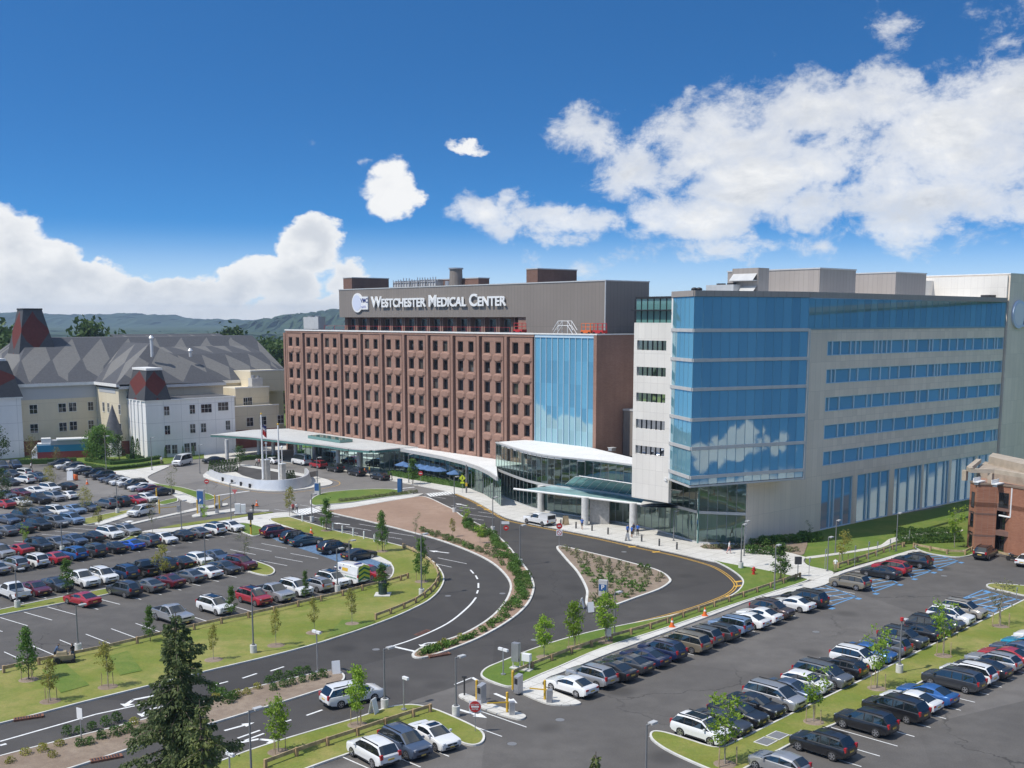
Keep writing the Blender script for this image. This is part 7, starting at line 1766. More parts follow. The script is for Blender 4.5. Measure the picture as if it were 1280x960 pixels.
t = thing('parking_meter_sign', 'dark pay station box on a post beside the plaza path', 'sign', (*at(997, 722), .1)); post(t, 2.2, .06); b = MB(); b.box(-.4, .4, -.2, .2, 1.6, 2.5); b.build('box', [M['pole_dark']], t)
for i, (px, py, pt, w, lab) in enumerate(((754,746,726,1.0,'white and blue totem sign at the foot of the teardrop bed'),(500,616,599,.8,'dark blue totem sign at the head of the small lawn'),(397,619,604,1.0,'grey cabinet with a dark blue panel on the small lawn'),(252,640,613,1.3,'blue round-topped totem at the exit gate'))):
    x, y = at(px, py); h = at_depth(px, pt, y)[2]; t = thing('totem_sign', lab, 'sign', (x, y, .1), radians(-20))
    b = MB(); b.box(-w / 2, w / 2, -.25, .25, 0, h); b.build('body', [M['trim_pale'] if i != 1 else M['blue_sign']], t)
    b = MB(); b.box(-w / 2 + .06, w / 2 - .06, -.275, -.251, h * .35, h * .95 if i else h * .75); b.build('panel', [M['blue_sign']], t)
    if i in (0, 3): text_obj('lettering', 'P', .75, M['white'], t, (0, -.285, h * .45), 0, 1, .01, .005, center=True)
def a_board(px, py, rz, label, s=1.0, m='white'):
    t = thing('a_board', label, 'sign board', (*at(px, py), .13), rz, 'folding A-boards', s)
    for k in (-1, 1):
        b = MB(); b.mesh([(-.4, k * .32, 0), (.4, k * .32, 0), (.4, k * .05, 1.25), (-.4, k * .05, 1.25), (-.4, k * .29, 0), (.4, k * .29, 0), (.4, k * .02, 1.25), (-.4, k * .02, 1.25)], [(0, 1, 2, 3), (7, 6, 5, 4), (0, 4, 5, 1), (1, 5, 6, 2), (2, 6, 7, 3), (3, 7, 4, 0)]); b.build('board', [M[m]], t)
a_board(420, 843, radians(20), 'white A-board at the nose of the mulched median', .9); a_board(467, 893, radians(70), 'white A-board on the grass beside the lamp plinth', .95); a_board(727, 761, radians(75), 'white A-board at the foot of the teardrop bed, left of a pair', .85); a_board(738, 766, radians(15), 'white A-board at the foot of the teardrop bed, right of a pair', .85); a_board(784, 677, radians(60), 'white A-board on the pavement near the staff in blue', .9); a_board(707, 657, radians(30), 'tan display board on the pavement behind the work truck', 1.1, 'timber')
a_board(88, 601, radians(10), 'white notice board beside the red-orange barrier in the far lot', 1.4)
t = thing('barrier_board', 'red-orange plastic barrier in the far parking row', 'barrier', (*at(93, 600), .03), HP); b = MB(); b.box(-1.2, 1.2, -.2, .2, .25, 1.05); b.build('panel', [M['orange']], t); b = MB(); b.box(-1.0, -.7, -.3, .3, 0, .25); b.box(.7, 1.0, -.3, .3, 0, .25); b.build('foot', [M['orange']], t)
# ---------------------------------------------------------------- ticket gates
def ticket_machine(px, py, label, rz=HP): 
    t = thing('ticket_machine', label, 'ticket machine', (*at(px, py), .15), rz, 'ticket machines'); b = MB(); b.box(-.25, .25, -.3, .3, 0, 1.45); b.mesh([(-.25, -.3, 1.45), (.25, -.3, 1.45), (.25, .3, 1.62), (-.25, .3, 1.62), (.25, .3, 1.45), (-.25, .3, 1.45)], [(0, 1, 2, 3), (1, 4, 2), (5, 0, 3), (4, 5, 3, 2)]); b.build('cabinet', [M['steel']], t); b = MB(); b.box(-.262, -.251, -.22, .22, .75, 1.38); b.build('screen', [M['dark']], t); b = MB(); b.box(-.18, .18, -.31, -.301, .8, 1.3); b.build('panel', [M['dark']], t)
def barrier(px, py, tx, ty, label):
    x, y = at(px, py); q = at(tx, ty); rz = atan2(q[1] - y, q[0] - x); L = hypot(q[0] - x, q[1] - y); t = thing('barrier_gate', label, 'barrier', (x, y, .15), rz, 'barrier gates')
    b = MB(); b.box(-.22, .22, -.22, .22, 0, 1.05); b.build('housing', [M['steel']], t); b = MB(); b.box(.1, L, -.26, -.20, .88, .98); b.build('arm', [M['yellow']], t)
def yellow_post(px, py, label, h=1.6): t = thing('guard_post', label, 'bollard', (*at(px, py), .15), 0, 'yellow guard posts'); b = MB(); b.cyl((0, 0, 0), (0, 0, h), .11, n=10); b.build('post', [M['yellow']], t, 40); b = MB(); b.ball((0, 0, h), .11, .11, .07); b.build('cap', [M['yellow']], t, 60)
ticket_machine(602, 880, 'grey ticket machine on the near gate island'); ticket_machine(648, 868, 'grey ticket machine at the end of the footpath'); yellow_post(596, 876, 'yellow guard post beside the island ticket machine'); yellow_post(641, 864, 'yellow guard post beside the footpath ticket machine'); yellow_post(634, 892, 'yellow guard post beside the island barrier'); yellow_post(681, 876, 'yellow guard post beside the footpath barrier')
barrier(640, 895, 609, 896.5, 'barrier with yellow arm on the near gate island'); barrier(687, 879.5, 661, 877, 'barrier with yellow arm at the end of the footpath')
t = thing('detector_post', 'black slim detector post at the tip of the near gate island', 'post', (*at(580.5, 871), .15)); b = MB(); b.cyl((0, 0, 0), (0, 0, 1.6), .07, n=8); b.build('post', [M['pole_dark']], t); b = MB(); b.box(-.2, .2, -.06, .06, 1.5, 1.65); b.build('head', [M['pole_dark']], t)
t = thing('utility_cabinet', 'grey and white utility cabinets on a frame on the lawn by the gates', 'cabinet', (*at(651, 838), .1), radians(-30)); b = MB(); b.box(-1.0, 1.1, -.35, .35, 0, .12); [b.cyl((x, 0, .12), (x, 0, 1.0), .05, n=6) for x in (-.8, -.1, .3, .9)]; b.build('frame', [M['plinth']], t); b = MB(); b.box(-.85, -.15, -.25, .25, .7, 2.4); b.build('tall_cabinet', [M['steel']], t); b = MB(); b.box(.2, 1.0, -.22, .22, .9, 1.55); b.build('white_cabinet', [M['white']], t)
t = thing('utility_cabinet', 'small pale cabinet on a post beside the rightmost lime tree', 'cabinet', (*at(760, 803), .1)); b = MB(); b.cyl((0, 0, 0), (0, 0, .6), .06, n=6); b.build('post', [M['steel']], t); b = MB(); b.box(-.3, .3, -.2, .2, .55, 1.35); b.build('box', [M['trim_pale']], t)
for a in ((247,643,'yellow guard post at the left end of the exit gate'),(196,627,'tall yellow guard post in the gate lane lawn'),(199.5,643,'yellow guard post on the long gate island'),(274.5,637,'yellow guard post before the exit gate kiosk'),(269,636.5,'yellow guard post left of the exit gate kiosk')): yellow_post(*a, h=2.2)
ticket_machine(271.5, 642.5, 'grey kiosk with dark top on the short gate island', 0); ticket_machine(253, 646, 'pale ticket machine at the left tip of the short gate island', 0)
barrier(223, 641.5, 200, 643.5, 'barrier with yellow arm across the entry lane of the left lot'); barrier(276, 634, 288, 627.5, 'raised barrier arm at the exit lane of the left lot')
t = thing('utility_cabinet', 'pair of white cabinets at the end of the exit gate', 'cabinet', (*at(301, 642.5), .1), radians(10)); b = MB(); b.box(-.9, -.05, -.35, .35, .1, 1.6); b.build('left_cabinet', [M['white']], t); b = MB(); b.box(.05, .8, -.35, .35, .1, 1.5); b.box(-1.0, .9, -.4, .4, 0, .1); b.build('right_cabinet', [M['white']], t)
t = thing('push_button_post', 'yellow push-button post with a black signal box on the small lawn', 'signal', (*at(314, 669), .1)); b = MB(); b.cyl((0, 0, 0), (0, 0, 2.2), .12, n=10); b.build('post', [M['yellow']], t, 40); b = MB(); b.box(-.33, .33, -.3, .3, 2.2, 3.3); b.build('signal_box', [M['pole_dark']], t); b = MB(); b.cyl((0, -.12, 1.35), (0, -.22, 1.35), .16, n=10); b.build('button', [M['dark']], t)
# ---------------------------------------------------------------- bollards, cones, hydrant, bins
for i, (px, py) in enumerate(((378,652.5),(404,660),(416,663.5),(428,667.3),(441.5,671),(455,674.3),(468,678),(482,681.5))):
    t = thing('bollard', 'white bollard along the loop road kerb, %s from the crosswalk' % ORD[i], 'bollard', (*at(px, py), .1), 0, 'white bollards by the loop road'); b = MB(); b.cyl((0, 0, 0), (0, 0, 1.05), .11, n=10); b.build('post', [M['white']], t, 40); b = MB(); b.ball((0, 0, 1.05), .11, .11, .09); b.build('cap', [M['white']], t, 60)
for i, (px, py) in enumerate(((701,658.5),(720,661.5),(740,664.5),(760,669),(802,678),(824,683.5),(846,688))):
    t = thing('bollard', 'dark grey bollard along the lobby kerb, %s from the work truck' % ORD[i], 'bollard', (*at(px, py), .13), 0, 'dark bollards before the lobby'); b = MB(); b.cyl((0, 0, 0), (0, 0, 1.0), .12, n=10); b.build('post', [M['pole_dark']], t, 40); b = MB(); b.cyl((0, 0, .8), (0, 0, .88), .125, n=10); b.build('band', [M['steel']], t, 40)
for px, py, lab in ((840,785,'orange traffic cone on the footpath, left one'),(881,771,'orange traffic cone on the footpath, right one'),(321,633,'orange-red cone standing in the drop-off junction'),(389,668,'orange marker cone on the lawn by the teal car'),(109,606,'pink-red cone among the far parked cars')):
    t = thing('traffic_cone', lab, 'cone', (*at(px, py), .13), 0, 'traffic cones'); b = MB(); b.cyl((0, 0, .05), (0, 0, .95), .24, .05, 12); b.build('cone', [M['orange']], t, 40); b = MB(); b.box(-.3, .3, -.3, .3, 0, .05); b.build('base', [M['orange']], t); b = MB(); b.cyl((0, 0, .5), (0, 0, .68), .145, .108, 12); b.build('white_band', [M['white']], t, 40)
t = thing('fire_hydrant', 'red fire hydrant on the lawn beside the loop road', 'hydrant', (*at(942, 719), .1)); b = MB(); b.cyl((0, 0, 0), (0, 0, .75), .16, n=10); b.cyl((0, 0, 0), (0, 0, .08), .26, n=10); b.build('barrel', [M['red']], t, 40); b = MB(); b.ball((0, 0, .78), .19, .19, .2); b.build('cap', [M['red']], t, 60); b = MB(); b.cyl((-.3, 0, .55), (.3, 0, .55), .09, n=8); b.cyl((0, -.28, .5), (0, 0, .5), .11, n=8); b.build('outlet', [M['red']], t)
t = thing('litter_bin', 'dark green slatted bin on a concrete pad near the ambulance', 'bin', (*at(478.5, 744.5), .1)); b = MB(); b.cyl((0, 0, .1), (0, 0, 1.5), .5, .5, 14); b.build('body', [mat('bin_green', (.02,.045,.035), .6)], t, 40); b = MB(); b.cyl((0, 0, 1.5), (0, 0, 1.7), .52, .3, 14); b.build('lid', [M['pole_dark']], t, 40); b = MB(); b.box(-.9, .9, -.9, .9, 0, .1); b.build('pad', [M['plinth']], t)
for px, py, lab in ((957,929,'square grey utility cover in the grass island, nearer one'),(972,921.5,'square grey utility cover in the grass island, farther one')):
    t = thing('utility_cover', lab, 'cover', (*at(px, py), .13), HR, 'utility covers'); b = MB(); b.box(-.75, .75, -.6, .6, 0, .03); b.build('frame', [M['plinth']], t); b = MB(); b.box(-.65, .65, -.5, .5, .03, .045); b.build('lid', [M['pole_grey']], t)
for i, (px, py, rz) in enumerate(((36,898.5,27),(133,949.5,30),(549,820,30),(528,791,60))):
    t = thing('kerb_drain', ('rusted drain inlet in the kerb of the broad lawn', 'rusted drain inlet in the median kerb', 'rusted drain inlet near the nose of the soil bed', 'grey drain grate in the loop road')[i], 'drain', (*at(px, py), .02), radians(rz), 'kerb drains'); b = MB(); b.box(-1.1, 1.1, -.3, .3, 0, .155 if i < 3 else .02); b.build('frame', [M['rust']], t); b = MB(); [b.box(-1.0 + k * .2, -.9 + k * .2, -.22, .22, .02, .165 if i < 3 else .03) for k in range(10)]; b.build('grate', [M['dark']], t)
rr = random.Random(6)
for i, (px, py) in enumerate(((628,742),(780,690),(470,812),(668,800),(560,745),(900,800),(1020,790),(1180,720),(700,900),(640,930),(300,735),(210,690),(430,620),(560,900))):
    t = tag(None, None) if False else None
    b = MB(); x, y = at(px, py); b.cyl((x, y, .0), (x, y, .024), .36, n=18); o = b.build('manhole_cover', [M['pole_grey']], None, org=(x, y, 0)); tag(o, ('round iron cover in the loop road', 'round iron cover beside the teardrop bed', 'round iron cover near the turning arrow', 'round iron cover below the soil bed bend', 'round iron cover inside the loop bend', 'round iron cover in the right lot aisle, by the tan minivan', 'round iron cover in the right lot aisle, middle', 'round iron cover near the blue hatched bays', 'round iron cover past the ticket gates', 'round iron cover in the open asphalt at bottom centre', 'round iron cover in the left lot near the blue bays', 'round iron cover between the left parked rows', 'round iron cover in the drop-off road', 'round iron cover in the near gate lane')[i], 'manhole cover', 'manhole covers')
# ---------------------------------------------------------------- timber guard rails
def guard_rail(pts, label, step=3.0):
    p = crom(W2(pts), 5); pp = resample(p, step); o = (*pp[0], .1); t = thing('timber_rail', label, 'guard rail', o)
    for q in pp: b = MB(); b.obox(q.x, q.y, HR, .11, .11, .1, .78, 0, .9, .9); b.build('post', [M['timber_dark']], t, org=o)
    b = MB()
    for a, c in zip(pp, pp[1:]): d = (c - a).normalized(); n = Vector((-d.y, d.x)) * .13; m = (a + c) / 2 + n; b.obox(m.x, m.y, atan2(d.y, d.x), (c - a).length / 2 + .02, .045, .42, .70)
    b.build('rail', [M['timber']], t, org=o)
guard_rail([(5,842.5),(60,830),(124,817),(187,802),(237,790),(267,783),(330,769.5),(390,755.5),(425,747),(450,740),(487,731),(510,724)], 'long timber rail between the left car park and the broad lawn', 3.2)
guard_rail([(470,775.5),(500,764),(526,751.5),(543,737),(549,724),(543,709.5),(530,698.5),(514,689.5),(504,686)], 'curved timber rail round the bend of the loop road', 2.6)
guard_rail([(641,848),(686,829),(730,813),(772,799.5),(820,785.5),(860,771),(900,757.5),(956,738.5),(1000,723.5)], 'long timber rail above the right lot footpath', 3.0)
guard_rail([(332,962),(385,942),(417,931.5),(450,920.5),(480,910),(512,899.5),(538,891.5)], 'timber rail on the lower lawn behind the white cars', 2.8)
guard_rail([(1048,711),(1072,703),(1092,696.5),(1112,689),(1130,684.5)], 'timber rail on the small lawn with signposts', 2.6); guard_rail([(1142,685.5),(1168,690.5),(1190,694.5),(1206,694.5),(1215,690)], 'timber rail round the grass corner by the brick building', 2.6); guard_rail([(1240,694),(1262,699),(1285,706)], 'timber rail at the foot of the orange brick building', 2.6)
# ---------------------------------------------------------------- flagpoles and pylons in the drop-off circle
for px, py, pt, lab in ((329,603,519,'tall white flagpole in the drop-off circle, left one'),(349.5,604,532,'tall white flagpole in the drop-off circle, right one')):
    x, y = at(px, py); h = at_depth(px, pt, y)[2]; t = thing('flagpole', lab, 'flagpole', (x, y, .15), 0, 'flagpoles'); b = MB(); b.cyl((0, 0, 0), (0, 0, h), .22, .12, 10); b.build('pole', [M['white']], t, 40); b = MB(); b.ball((0, 0, h + .12), .2, .2, .2); b.build('finial', [M['yellow']], t, 60); b = MB(); b.cyl((0, 0, 0), (0, 0, .5), .45, .4, 12); b.build('base', [M['stone']], t, 40)
for px, py, pt, lab in ((334,602.5,576,'square stone pylon beside the left flagpole'),(353.5,604,581,'square stone pylon beside the right flagpole')):
    x, y = at(px, py); h = at_depth(px, pt, y)[2]; t = thing('stone_pylon', lab, 'pylon', (x, y, .15), HR, 'stone pylons'); b = MB(); b.obox(0, 0, 0, .5, .5, 0, h, 0, .9, .9); b.build('shaft', [M['stone']], t); b = MB(); b.box(-.55, .55, -.55, .55, h, h + .15); b.cyl((0, 0, h + .15), (0, 0, h + 3.2), .1, .08, 8); b.ball((0, 0, h + 3.3), .25, .25, .25); b.build('lantern_mast', [M['white']], t, 40)
x, y = at(329, 603); h = at_depth(329, 530, y)[2]; t = thing('flag', 'limp red, white and blue flag hanging on the left flagpole', 'flag', (x, y, h)); 
def cloth(x0, x1, z0, z1, m, name): 
    b = MB(); n = 8
    for i in range(n):
        a, c = i / n, (i + 1) / n; ya, yc = .16 * sin(a * 9), .16 * sin(c * 9); xa, xc = x0 + (x1 - x0) * a, x0 + (x1 - x0) * c; b.face([(xa, ya, z0 - xa * .9), (xc, yc, z0 - xc * .9), (xc, yc, z1 - xc * .5), (xa, ya, z1 - xa * .5)])
    return b.build(name, [M[m]], t)
cloth(.18, .95, -1.9, -.9, 'red', 'red_stripes'); cloth(.18, .95, -.9, -.45, 'white', 'white_stripes'); cloth(.18, .95, -.45, 0, 'navy', 'blue_canton')
# ---------------------------------------------------------------- patio
for i, (px, py) in enumerate(((504,578.5),(515,580),(525,581.5),(534,583),(542,584.5),(550,585.5),(569,589))):
    x, y = at(px, py, 2.6); t = thing('patio_umbrella', 'blue patio umbrella, %s from the left on the dining patio' % ORD[i], 'umbrella', (x, y, .13), i, 'blue patio umbrellas')
    b = MB(); b.cyl((0, 0, 2.1), (0, 0, 2.75), 1.75, .03, 8, caps=False); b.cyl((0, 0, 1.98), (0, 0, 2.1), 1.76, 1.75, 8, caps=False); b.build('canopy', [M['blue_cloth']], t); b = MB(); b.cyl((0, 0, 0), (0, 0, 2.75), .04, n=6); b.build('pole', [M['steel']], t); b = MB(); b.cyl((0, 0, 0), (0, 0, .1), .3, n=10); b.build('base', [M['pole_dark']], t)
    u = thing('patio_table', 'small round dark table under the patio umbrellas, %s from the left' % ORD[i], 'table', (x + .35, y - .3, .13), i, 'patio tables'); b = MB(); b.cyl((0, 0, .72), (0, 0, .76), .55, n=12); b.build('tabletop', [M['pole_grey']], u); b = MB(); b.cyl((0, 0, 0), (0, 0, .72), .05, n=6); b.cyl((0, 0, 0), (0, 0, .04), .3, n=8); b.build('leg', [M['pole_grey']], u)
# ---------------------------------------------------------------- mower and motorcycle
t = thing('riding_mower', 'tan and black stand-on turf machine on the broad lawn', 'mower', (*at(81, 829), .11), radians(20))
b = MB(); b.box(-.9, .8, -.5, .5, .3, .75); b.obox(-.2, 0, 0, .5, .4, .75, 1.05, 0, .8, .85); b.build('body', [mat('mower_tan', (.30,.24,.15), .6, var=.2)], t); b = MB(); b.box(-.2, .9, -.65, .65, .15, .32); b.build('deck', [M['dark']], t); b = MB(); b.cyl((.6, -.35, .75), (.75, -.35, 1.25), .035, n=6); b.cyl((.6, .35, .75), (.75, .35, 1.25), .035, n=6); b.cyl((.75, -.4, 1.25), (.75, .4, 1.25), .035, n=6); b.build('handlebar', [M['dark']], t)
for x, y, r in ((-.65, -.6, .32), (-.65, .6, .32), (.75, -.55, .2), (.75, .55, .2)): b = MB(); b.cyl((x, y - .1, r), (x, y + .1, r), r, n=14); b.build('wheel', [M['tire']], t, 40)
t = thing('motorcycle', 'dark motorcycle parked between the black SUV and white sedan', 'motorcycle', (*at(1266, 702), .03), radians(120))
for x in (-.7, .7): b = MB(); b.cyl((x, -.06, .32), (x, .06, .32), .32, n=16); b.build('wheel', [M['tire']], t, 40)
b = MB(); b.box(-.45, .35, -.14, .14, .35, .65); b.ball((.15, 0, .82), .33, .17, .17); b.cyl((.7, 0, .32), (.42, 0, 1.0), .05, n=6); b.cyl((-.7, 0, .32), (-.3, 0, .6), .05, n=6); b.build('frame', [M['dark']], t); b = MB(); b.box(-.75, -.05, -.14, .14, .76, .86); b.build('seat', [M['trim_black']], t); b = MB(); b.cyl((.42, -.36, 1.05), (.42, .36, 1.05), .03, n=6); b.build('handlebar', [M['steel']], t); b = MB(); b.ball((.58, 0, .88), .1, .12, .12); b.build('headlight', [M['lamp_front']], t)
# ---------------------------------------------------------------- people
def person_mesh(pose, shirt, trousers, seed, sleeves=True, shorts=False):
    """one continuous skinned figure, 1.72 m; x forward"""
    V, E, RR = [], [], []
    def add(p, r, parent=None): V.append(p); RR.append(r); i = len(V) - 1; (E.append((parent, i)) if parent is not None else None); return i
    sw = {'stand': .0, 'walk': .26, 'bend': .08}[pose]; ln = {'stand': 0, 'walk': .05, 'bend': .38}[pose]
    pel = add((0, 0, .93), (.15, .12)); wa = add((ln * .25, 0, 1.08), (.135, .105), pel); chst = add((ln * .6, 0, 1.30), (.165, .12), wa); nk = add((ln * .85, 0, 1.46), (.065, .06), chst); hd = add((ln * 1.0 + .02, 0, 1.57), (.09, .095), nk); add((ln * 1.05 + .02, 0, 1.68), (.075, .08), hd)
    for s in (-1, 1):
        h = add((0, s * .095, .86), (.10, .09), pel); k = add((sw * s * .55 + .03, s * .10, .48), (.068, .065), h); a = add((sw * s * .9 - (.08 if sw else 0), s * .105, .09), (.045, .045), k); f = add((sw * s * .9 + .05, s * .11, .045), (.045, .04), a); add((sw * s * .9 + .17, s * .12, .035), (.04, .03), f)
        sh = add((ln * .65, s * .20, 1.38), (.065, .062), chst); el = add((ln * .75 - sw * s * .4, s * .26, 1.12), (.045, .045), sh); wr = add((ln * .9 + .10 - sw * s * .5 + (.25 if pose == 'bend' else 0), s * .24, .90 + (.12 if pose == 'bend' else 0)), (.034, .034), el); add((ln * .9 + .14 - sw * s * .5 + (.3 if pose == 'bend' else 0), s * .235, .81 + (.12 if pose == 'bend' else 0)), (.042, .024), wr)
    me = bpy.data.meshes.new('person'); me.from_pydata(V, E, []); o = bpy.data.objects.new('person', me); COL.objects.link(o)
    mo = o.modifiers.new('skin', 'SKIN'); mo.use_smooth_shade = True
    for i, v in enumerate(me.skin_vertices[0].data): v.radius = RR[i]; v.use_root = (i == 0)
    su = o.modifiers.new('sub', 'SUBSURF'); su.levels = 1; su.render_levels = 1
    bpy.context.view_layer.update(); ev = bpy.data.meshes.new_from_object(o.evaluated_get(bpy.context.evaluated_depsgraph_get())); bpy.data.objects.remove(o)
    ev.materials.clear(); [ev.materials.append(m) for m in (shirt, trousers, M['skin'], M['hair'], M['dark'])]
    for p in ev.polygons:
        c = p.center; p.use_smooth = True
        if c.z > 1.47: p.material_index = 3 if (c.z > 1.62 or c.x < ln * 1.0 - .01) else 2
        elif c.z < .085: p.material_index = 4
        elif abs(c.y) > .19 and (c.z < (.93 if sleeves else 1.18)): p.material_index = 2
        elif c.z < .96 and abs(c.y) < .21: p.material_index = 2 if (shorts and c.z < .5) else 1
        else: p.material_index = 0
    return ev
def cl_mat(n, c): return mat('cloth_' + n, c, .85, var=.12)
CL = {'blue': cl_mat('blue', (.03,.12,.42)), 'navy': cl_mat('navy', (.02,.025,.06)), 'white': cl_mat('white', (.7,.7,.68)), 'red': cl_mat('red', (.42,.05,.06)), 'black': cl_mat('black', (.02,.02,.022)), 'pink': cl_mat('pink', (.62,.33,.28)), 'denim': cl_mat('denim', (.07,.11,.2)), 'khaki': cl_mat('khaki', (.35,.28,.18)), 'hivis': cl_mat('yellow', (.62,.5,.05)), 'orange': cl_mat('orange', (.65,.2,.04)), 'grey': cl_mat('grey', (.2,.2,.2))}
PG = 'people outside the hospital'
for i, (px, py, pose, s, tr, deg, lab, sl, sht) in enumerate((
 (784.5,671.5,'stand','blue','black',-60,'person in a blue shirt at the left of the group before the lobby',1,0),(789.5,673,'stand','blue','black',30,'person in blue with bare legs, front of the group before the lobby',0,1),(797,670.5,'stand','blue','black',-120,'person in a blue shirt at the right of the group before the lobby',1,0),(792,669,'stand','navy','black',-150,'person in dark navy behind the blue group before the lobby',1,0),
 (727.5,662.5,'walk','blue','black',-100,'person in a blue shirt walking alone past the lobby bollards',0,1),(911,693,'walk','white','pink',-20,'person in a white top and pink trousers on the plaza by the facade bed',0,0),(1044,715.5,'stand','white','khaki',-120,'person in white standing at the end of the plaza',0,0),(979,716,'stand','white','grey',-60,'person in white beside the dark plaza tree',0,0),
 (366.5,642.5,'walk','red','black',-70,'person in a red shirt stepping off the crosswalk',0,0),(371,642,'walk','white','black',-70,'person in a white top with the red-shirted one at the crosswalk',0,0),(69,829,'bend','denim','black',20,'person in dark clothing at the left of the turf machine',1,0),(91.5,828,'stand','black','denim',160,'person in a black top and jeans at the right of the turf machine',0,0),
 (321,583,'walk','white','black',-30,'person in white beside the queueing white sedan',0,0),(324,583.5,'walk','red','navy',-30,'person in red and navy beside the queueing white sedan',0,0),(490,601,'bend','black','black',-160,'person in black leaning forward by the end of the queue',1,0),(456,595.5,'stand','orange','navy',0,'person in an orange vest beside the canopy glass',0,0),(462,594,'stand','hivis','navy',0,'person in a yellow vest beside the canopy glass',0,0),
 (39,589,'walk','white','black',0,'person in white walking past the hedge at the far left',0,0),(202,581,'stand','white','khaki',-60,'person in white at the corner of the clipped hedge',0,0),(316.5,643,'stand','black','grey',-60,'person in black beside the exit gate cabinets',0,0))):
    me = person_mesh(pose, CL[s], CL[tr], i, bool(sl), bool(sht)); o = bpy.data.objects.new('person', me); COL.objects.link(o); o.location = (*at(px, py), .13); o.rotation_euler = (0, 0, radians(deg)); o.scale = (1.02,) * 3; tag(o, lab, 'person', PG)
# ---------------------------------------------------------------- camera, light, sky
cam = bpy.data.cameras.new('camera'); co = bpy.data.objects.new('camera', cam); COL.objects.link(co)
cam.sensor_width = 36; cam.sensor_fit = 'HORIZONTAL'; cam.lens = 36 * F / 1280; cam.shift_y = (CY - 480) / 1280
cam.clip_end = 40000; cam.clip_start = 1
co.location = (0, 0, H); co.rotation_euler = (pi / 2 - PT, 0, 0)
SC.camera = co
SUN_EL, SUN_HEAD = radians(56), radians(26)
ts = Vector((-cos(SUN_HEAD) * cos(SUN_EL), -sin(SUN_HEAD) * cos(SUN_EL), sin(SUN_EL)))
sl = bpy.data.lights.new('sun', 'SUN'); sl.energy = 3.3; sl.angle = radians(.5); sl.color = (1, .955, .88)
so = bpy.data.objects.new('sun', sl); COL.objects.link(so); so.rotation_euler = (-ts).to_track_quat('-Z', 'Y').to_euler()
so.location = (-200, -100, 300)
W = bpy.data.worlds.new('World'); SC.world = W; W.use_nodes = True
nt = W.node_tree; nt.nodes.clear(); T = NT(nt)
wo = T.n('ShaderNodeOutputWorld')
D = T.n('ShaderNodeTexCoord').outputs['Generated']
D = T.vm('NORMALIZE', D)
sx = T.n('ShaderNodeSeparateXYZ', {0: D})
X, Y, Z = sx.outputs
# the sky of a clear dry day: deep blue already low above the horizon
zz = T.math('MULTIPLY_ADD', T.math('MAXIMUM', Z, 0.0), 2.4, .035)
sv = T.vm('NORMALIZE', T.n('ShaderNodeCombineXYZ', {0: X, 1: Y, 2: zz}).outputs[0])
sky = T.n('ShaderNodeTexSky', sky_type='NISHITA'); sky.sun_disc = False
sky.sun_elevation = SUN_EL; sky.sun_rotation = atan2(ts.x, ts.y) % (2 * pi)
sky.altitude = 300; sky.air_density = 1.0; sky.dust_density = .3; sky.ozone_density = 4.0
nt.links.new(sv, sky.inputs['Vector'])
az = T.math('ARCTAN2', X, Y); el = T.math('ARCSINE', Z)
AE = T.n('ShaderNodeCombineXYZ', {0: az, 1: el, 2: 0.0}).outputs[0]
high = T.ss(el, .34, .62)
skc = T.mix(1.0, sky.outputs[0], T.mix(high, (.20, .52, .74), (1.05, 1.12, 1.10)), 'MULTIPLY')  # unseen upper sky brightened and whitened to add fill light in the shade
def ae(px, py):
    d = ray(px, py); n = sqrt(d[0]**2 + d[1]**2 + d[2]**2)
    return atan2(d[0], d[1]), math.asin(d[2] / n)
def blobs(lst):
    acc = None
    for (px, py, rx, ry, w) in lst:
        a, e = ae(px, py) if rx > 1 else (radians(px), py)
        if rx <= 1: rx *= 1400; ry *= 1400
        v = T.vm('MULTIPLY', T.vm('SUBTRACT', AE, (a, e, 0)), (1400 / rx, 1400 / ry, 0))
        l = T.vm('LENGTH', v, out=1)
        b = T.ss(l, 0.0, 1.25, w, 0.0)
        acc = b if acc is None else T.math('MAXIMUM', acc, b)
    return acc
CUM = [(-10,320,100,85,1),(40,350,120,70,1),(110,352,75,48,1),(165,360,60,35,.95),(225,368,80,38,1),(290,362,60,32,.9),(388,312,62,62,1),(350,350,90,45,1),(430,345,50,60,.8),(200,402,300,34,1),(380,392,120,40,1),
       (487,232,64,56,.66),(583,180,50,17,.58),(455,210,36,30,.5),(505,245,40,36,.6),
       (117.6,.212,.030,.022,1),(119.4,.203,.028,.018,.9),(116,.200,.020,.014,.9),(118,.176,.05,.008,.7),(-84.6,.172,.06,.030,1),(-82.5,.18,.03,.02,.9),(-87,.165,.03,.02,.9),(140,.14,.2,.03,.9),(95,.12,.15,.025,.8),(-120,.12,.2,.03,.9)]   # the last are out of the picture, mirrored in the glazing
CIR = [(700,280,150,48,1.05),(605,265,85,40,.9),(742,172,75,72,.95),(790,215,120,75,.9),(880,165,170,75,.88),(950,225,120,65,1.1),(870,270,130,55,1.05),(1050,135,260,80,.95),(1180,180,230,110,1.0),(1110,255,260,80,.98),(1300,130,190,110,1.0),(1230,240,190,80,.98),(950,315,260,42,.72),(760,325,180,34,.6),(640,285,120,50,.8),(1060,200,260,90,.85),(1125,30,60,45,.62),(1275,12,90,38,.6),(1150,300,160,36,.6),(1160,345,70,16,.45)]
dn = T.vm('MULTIPLY', D, (1, 1, 1.5))
n1 = T.noise(dn, 11, 9, .58); n2 = T.noise(dn, 34, 7, .6)
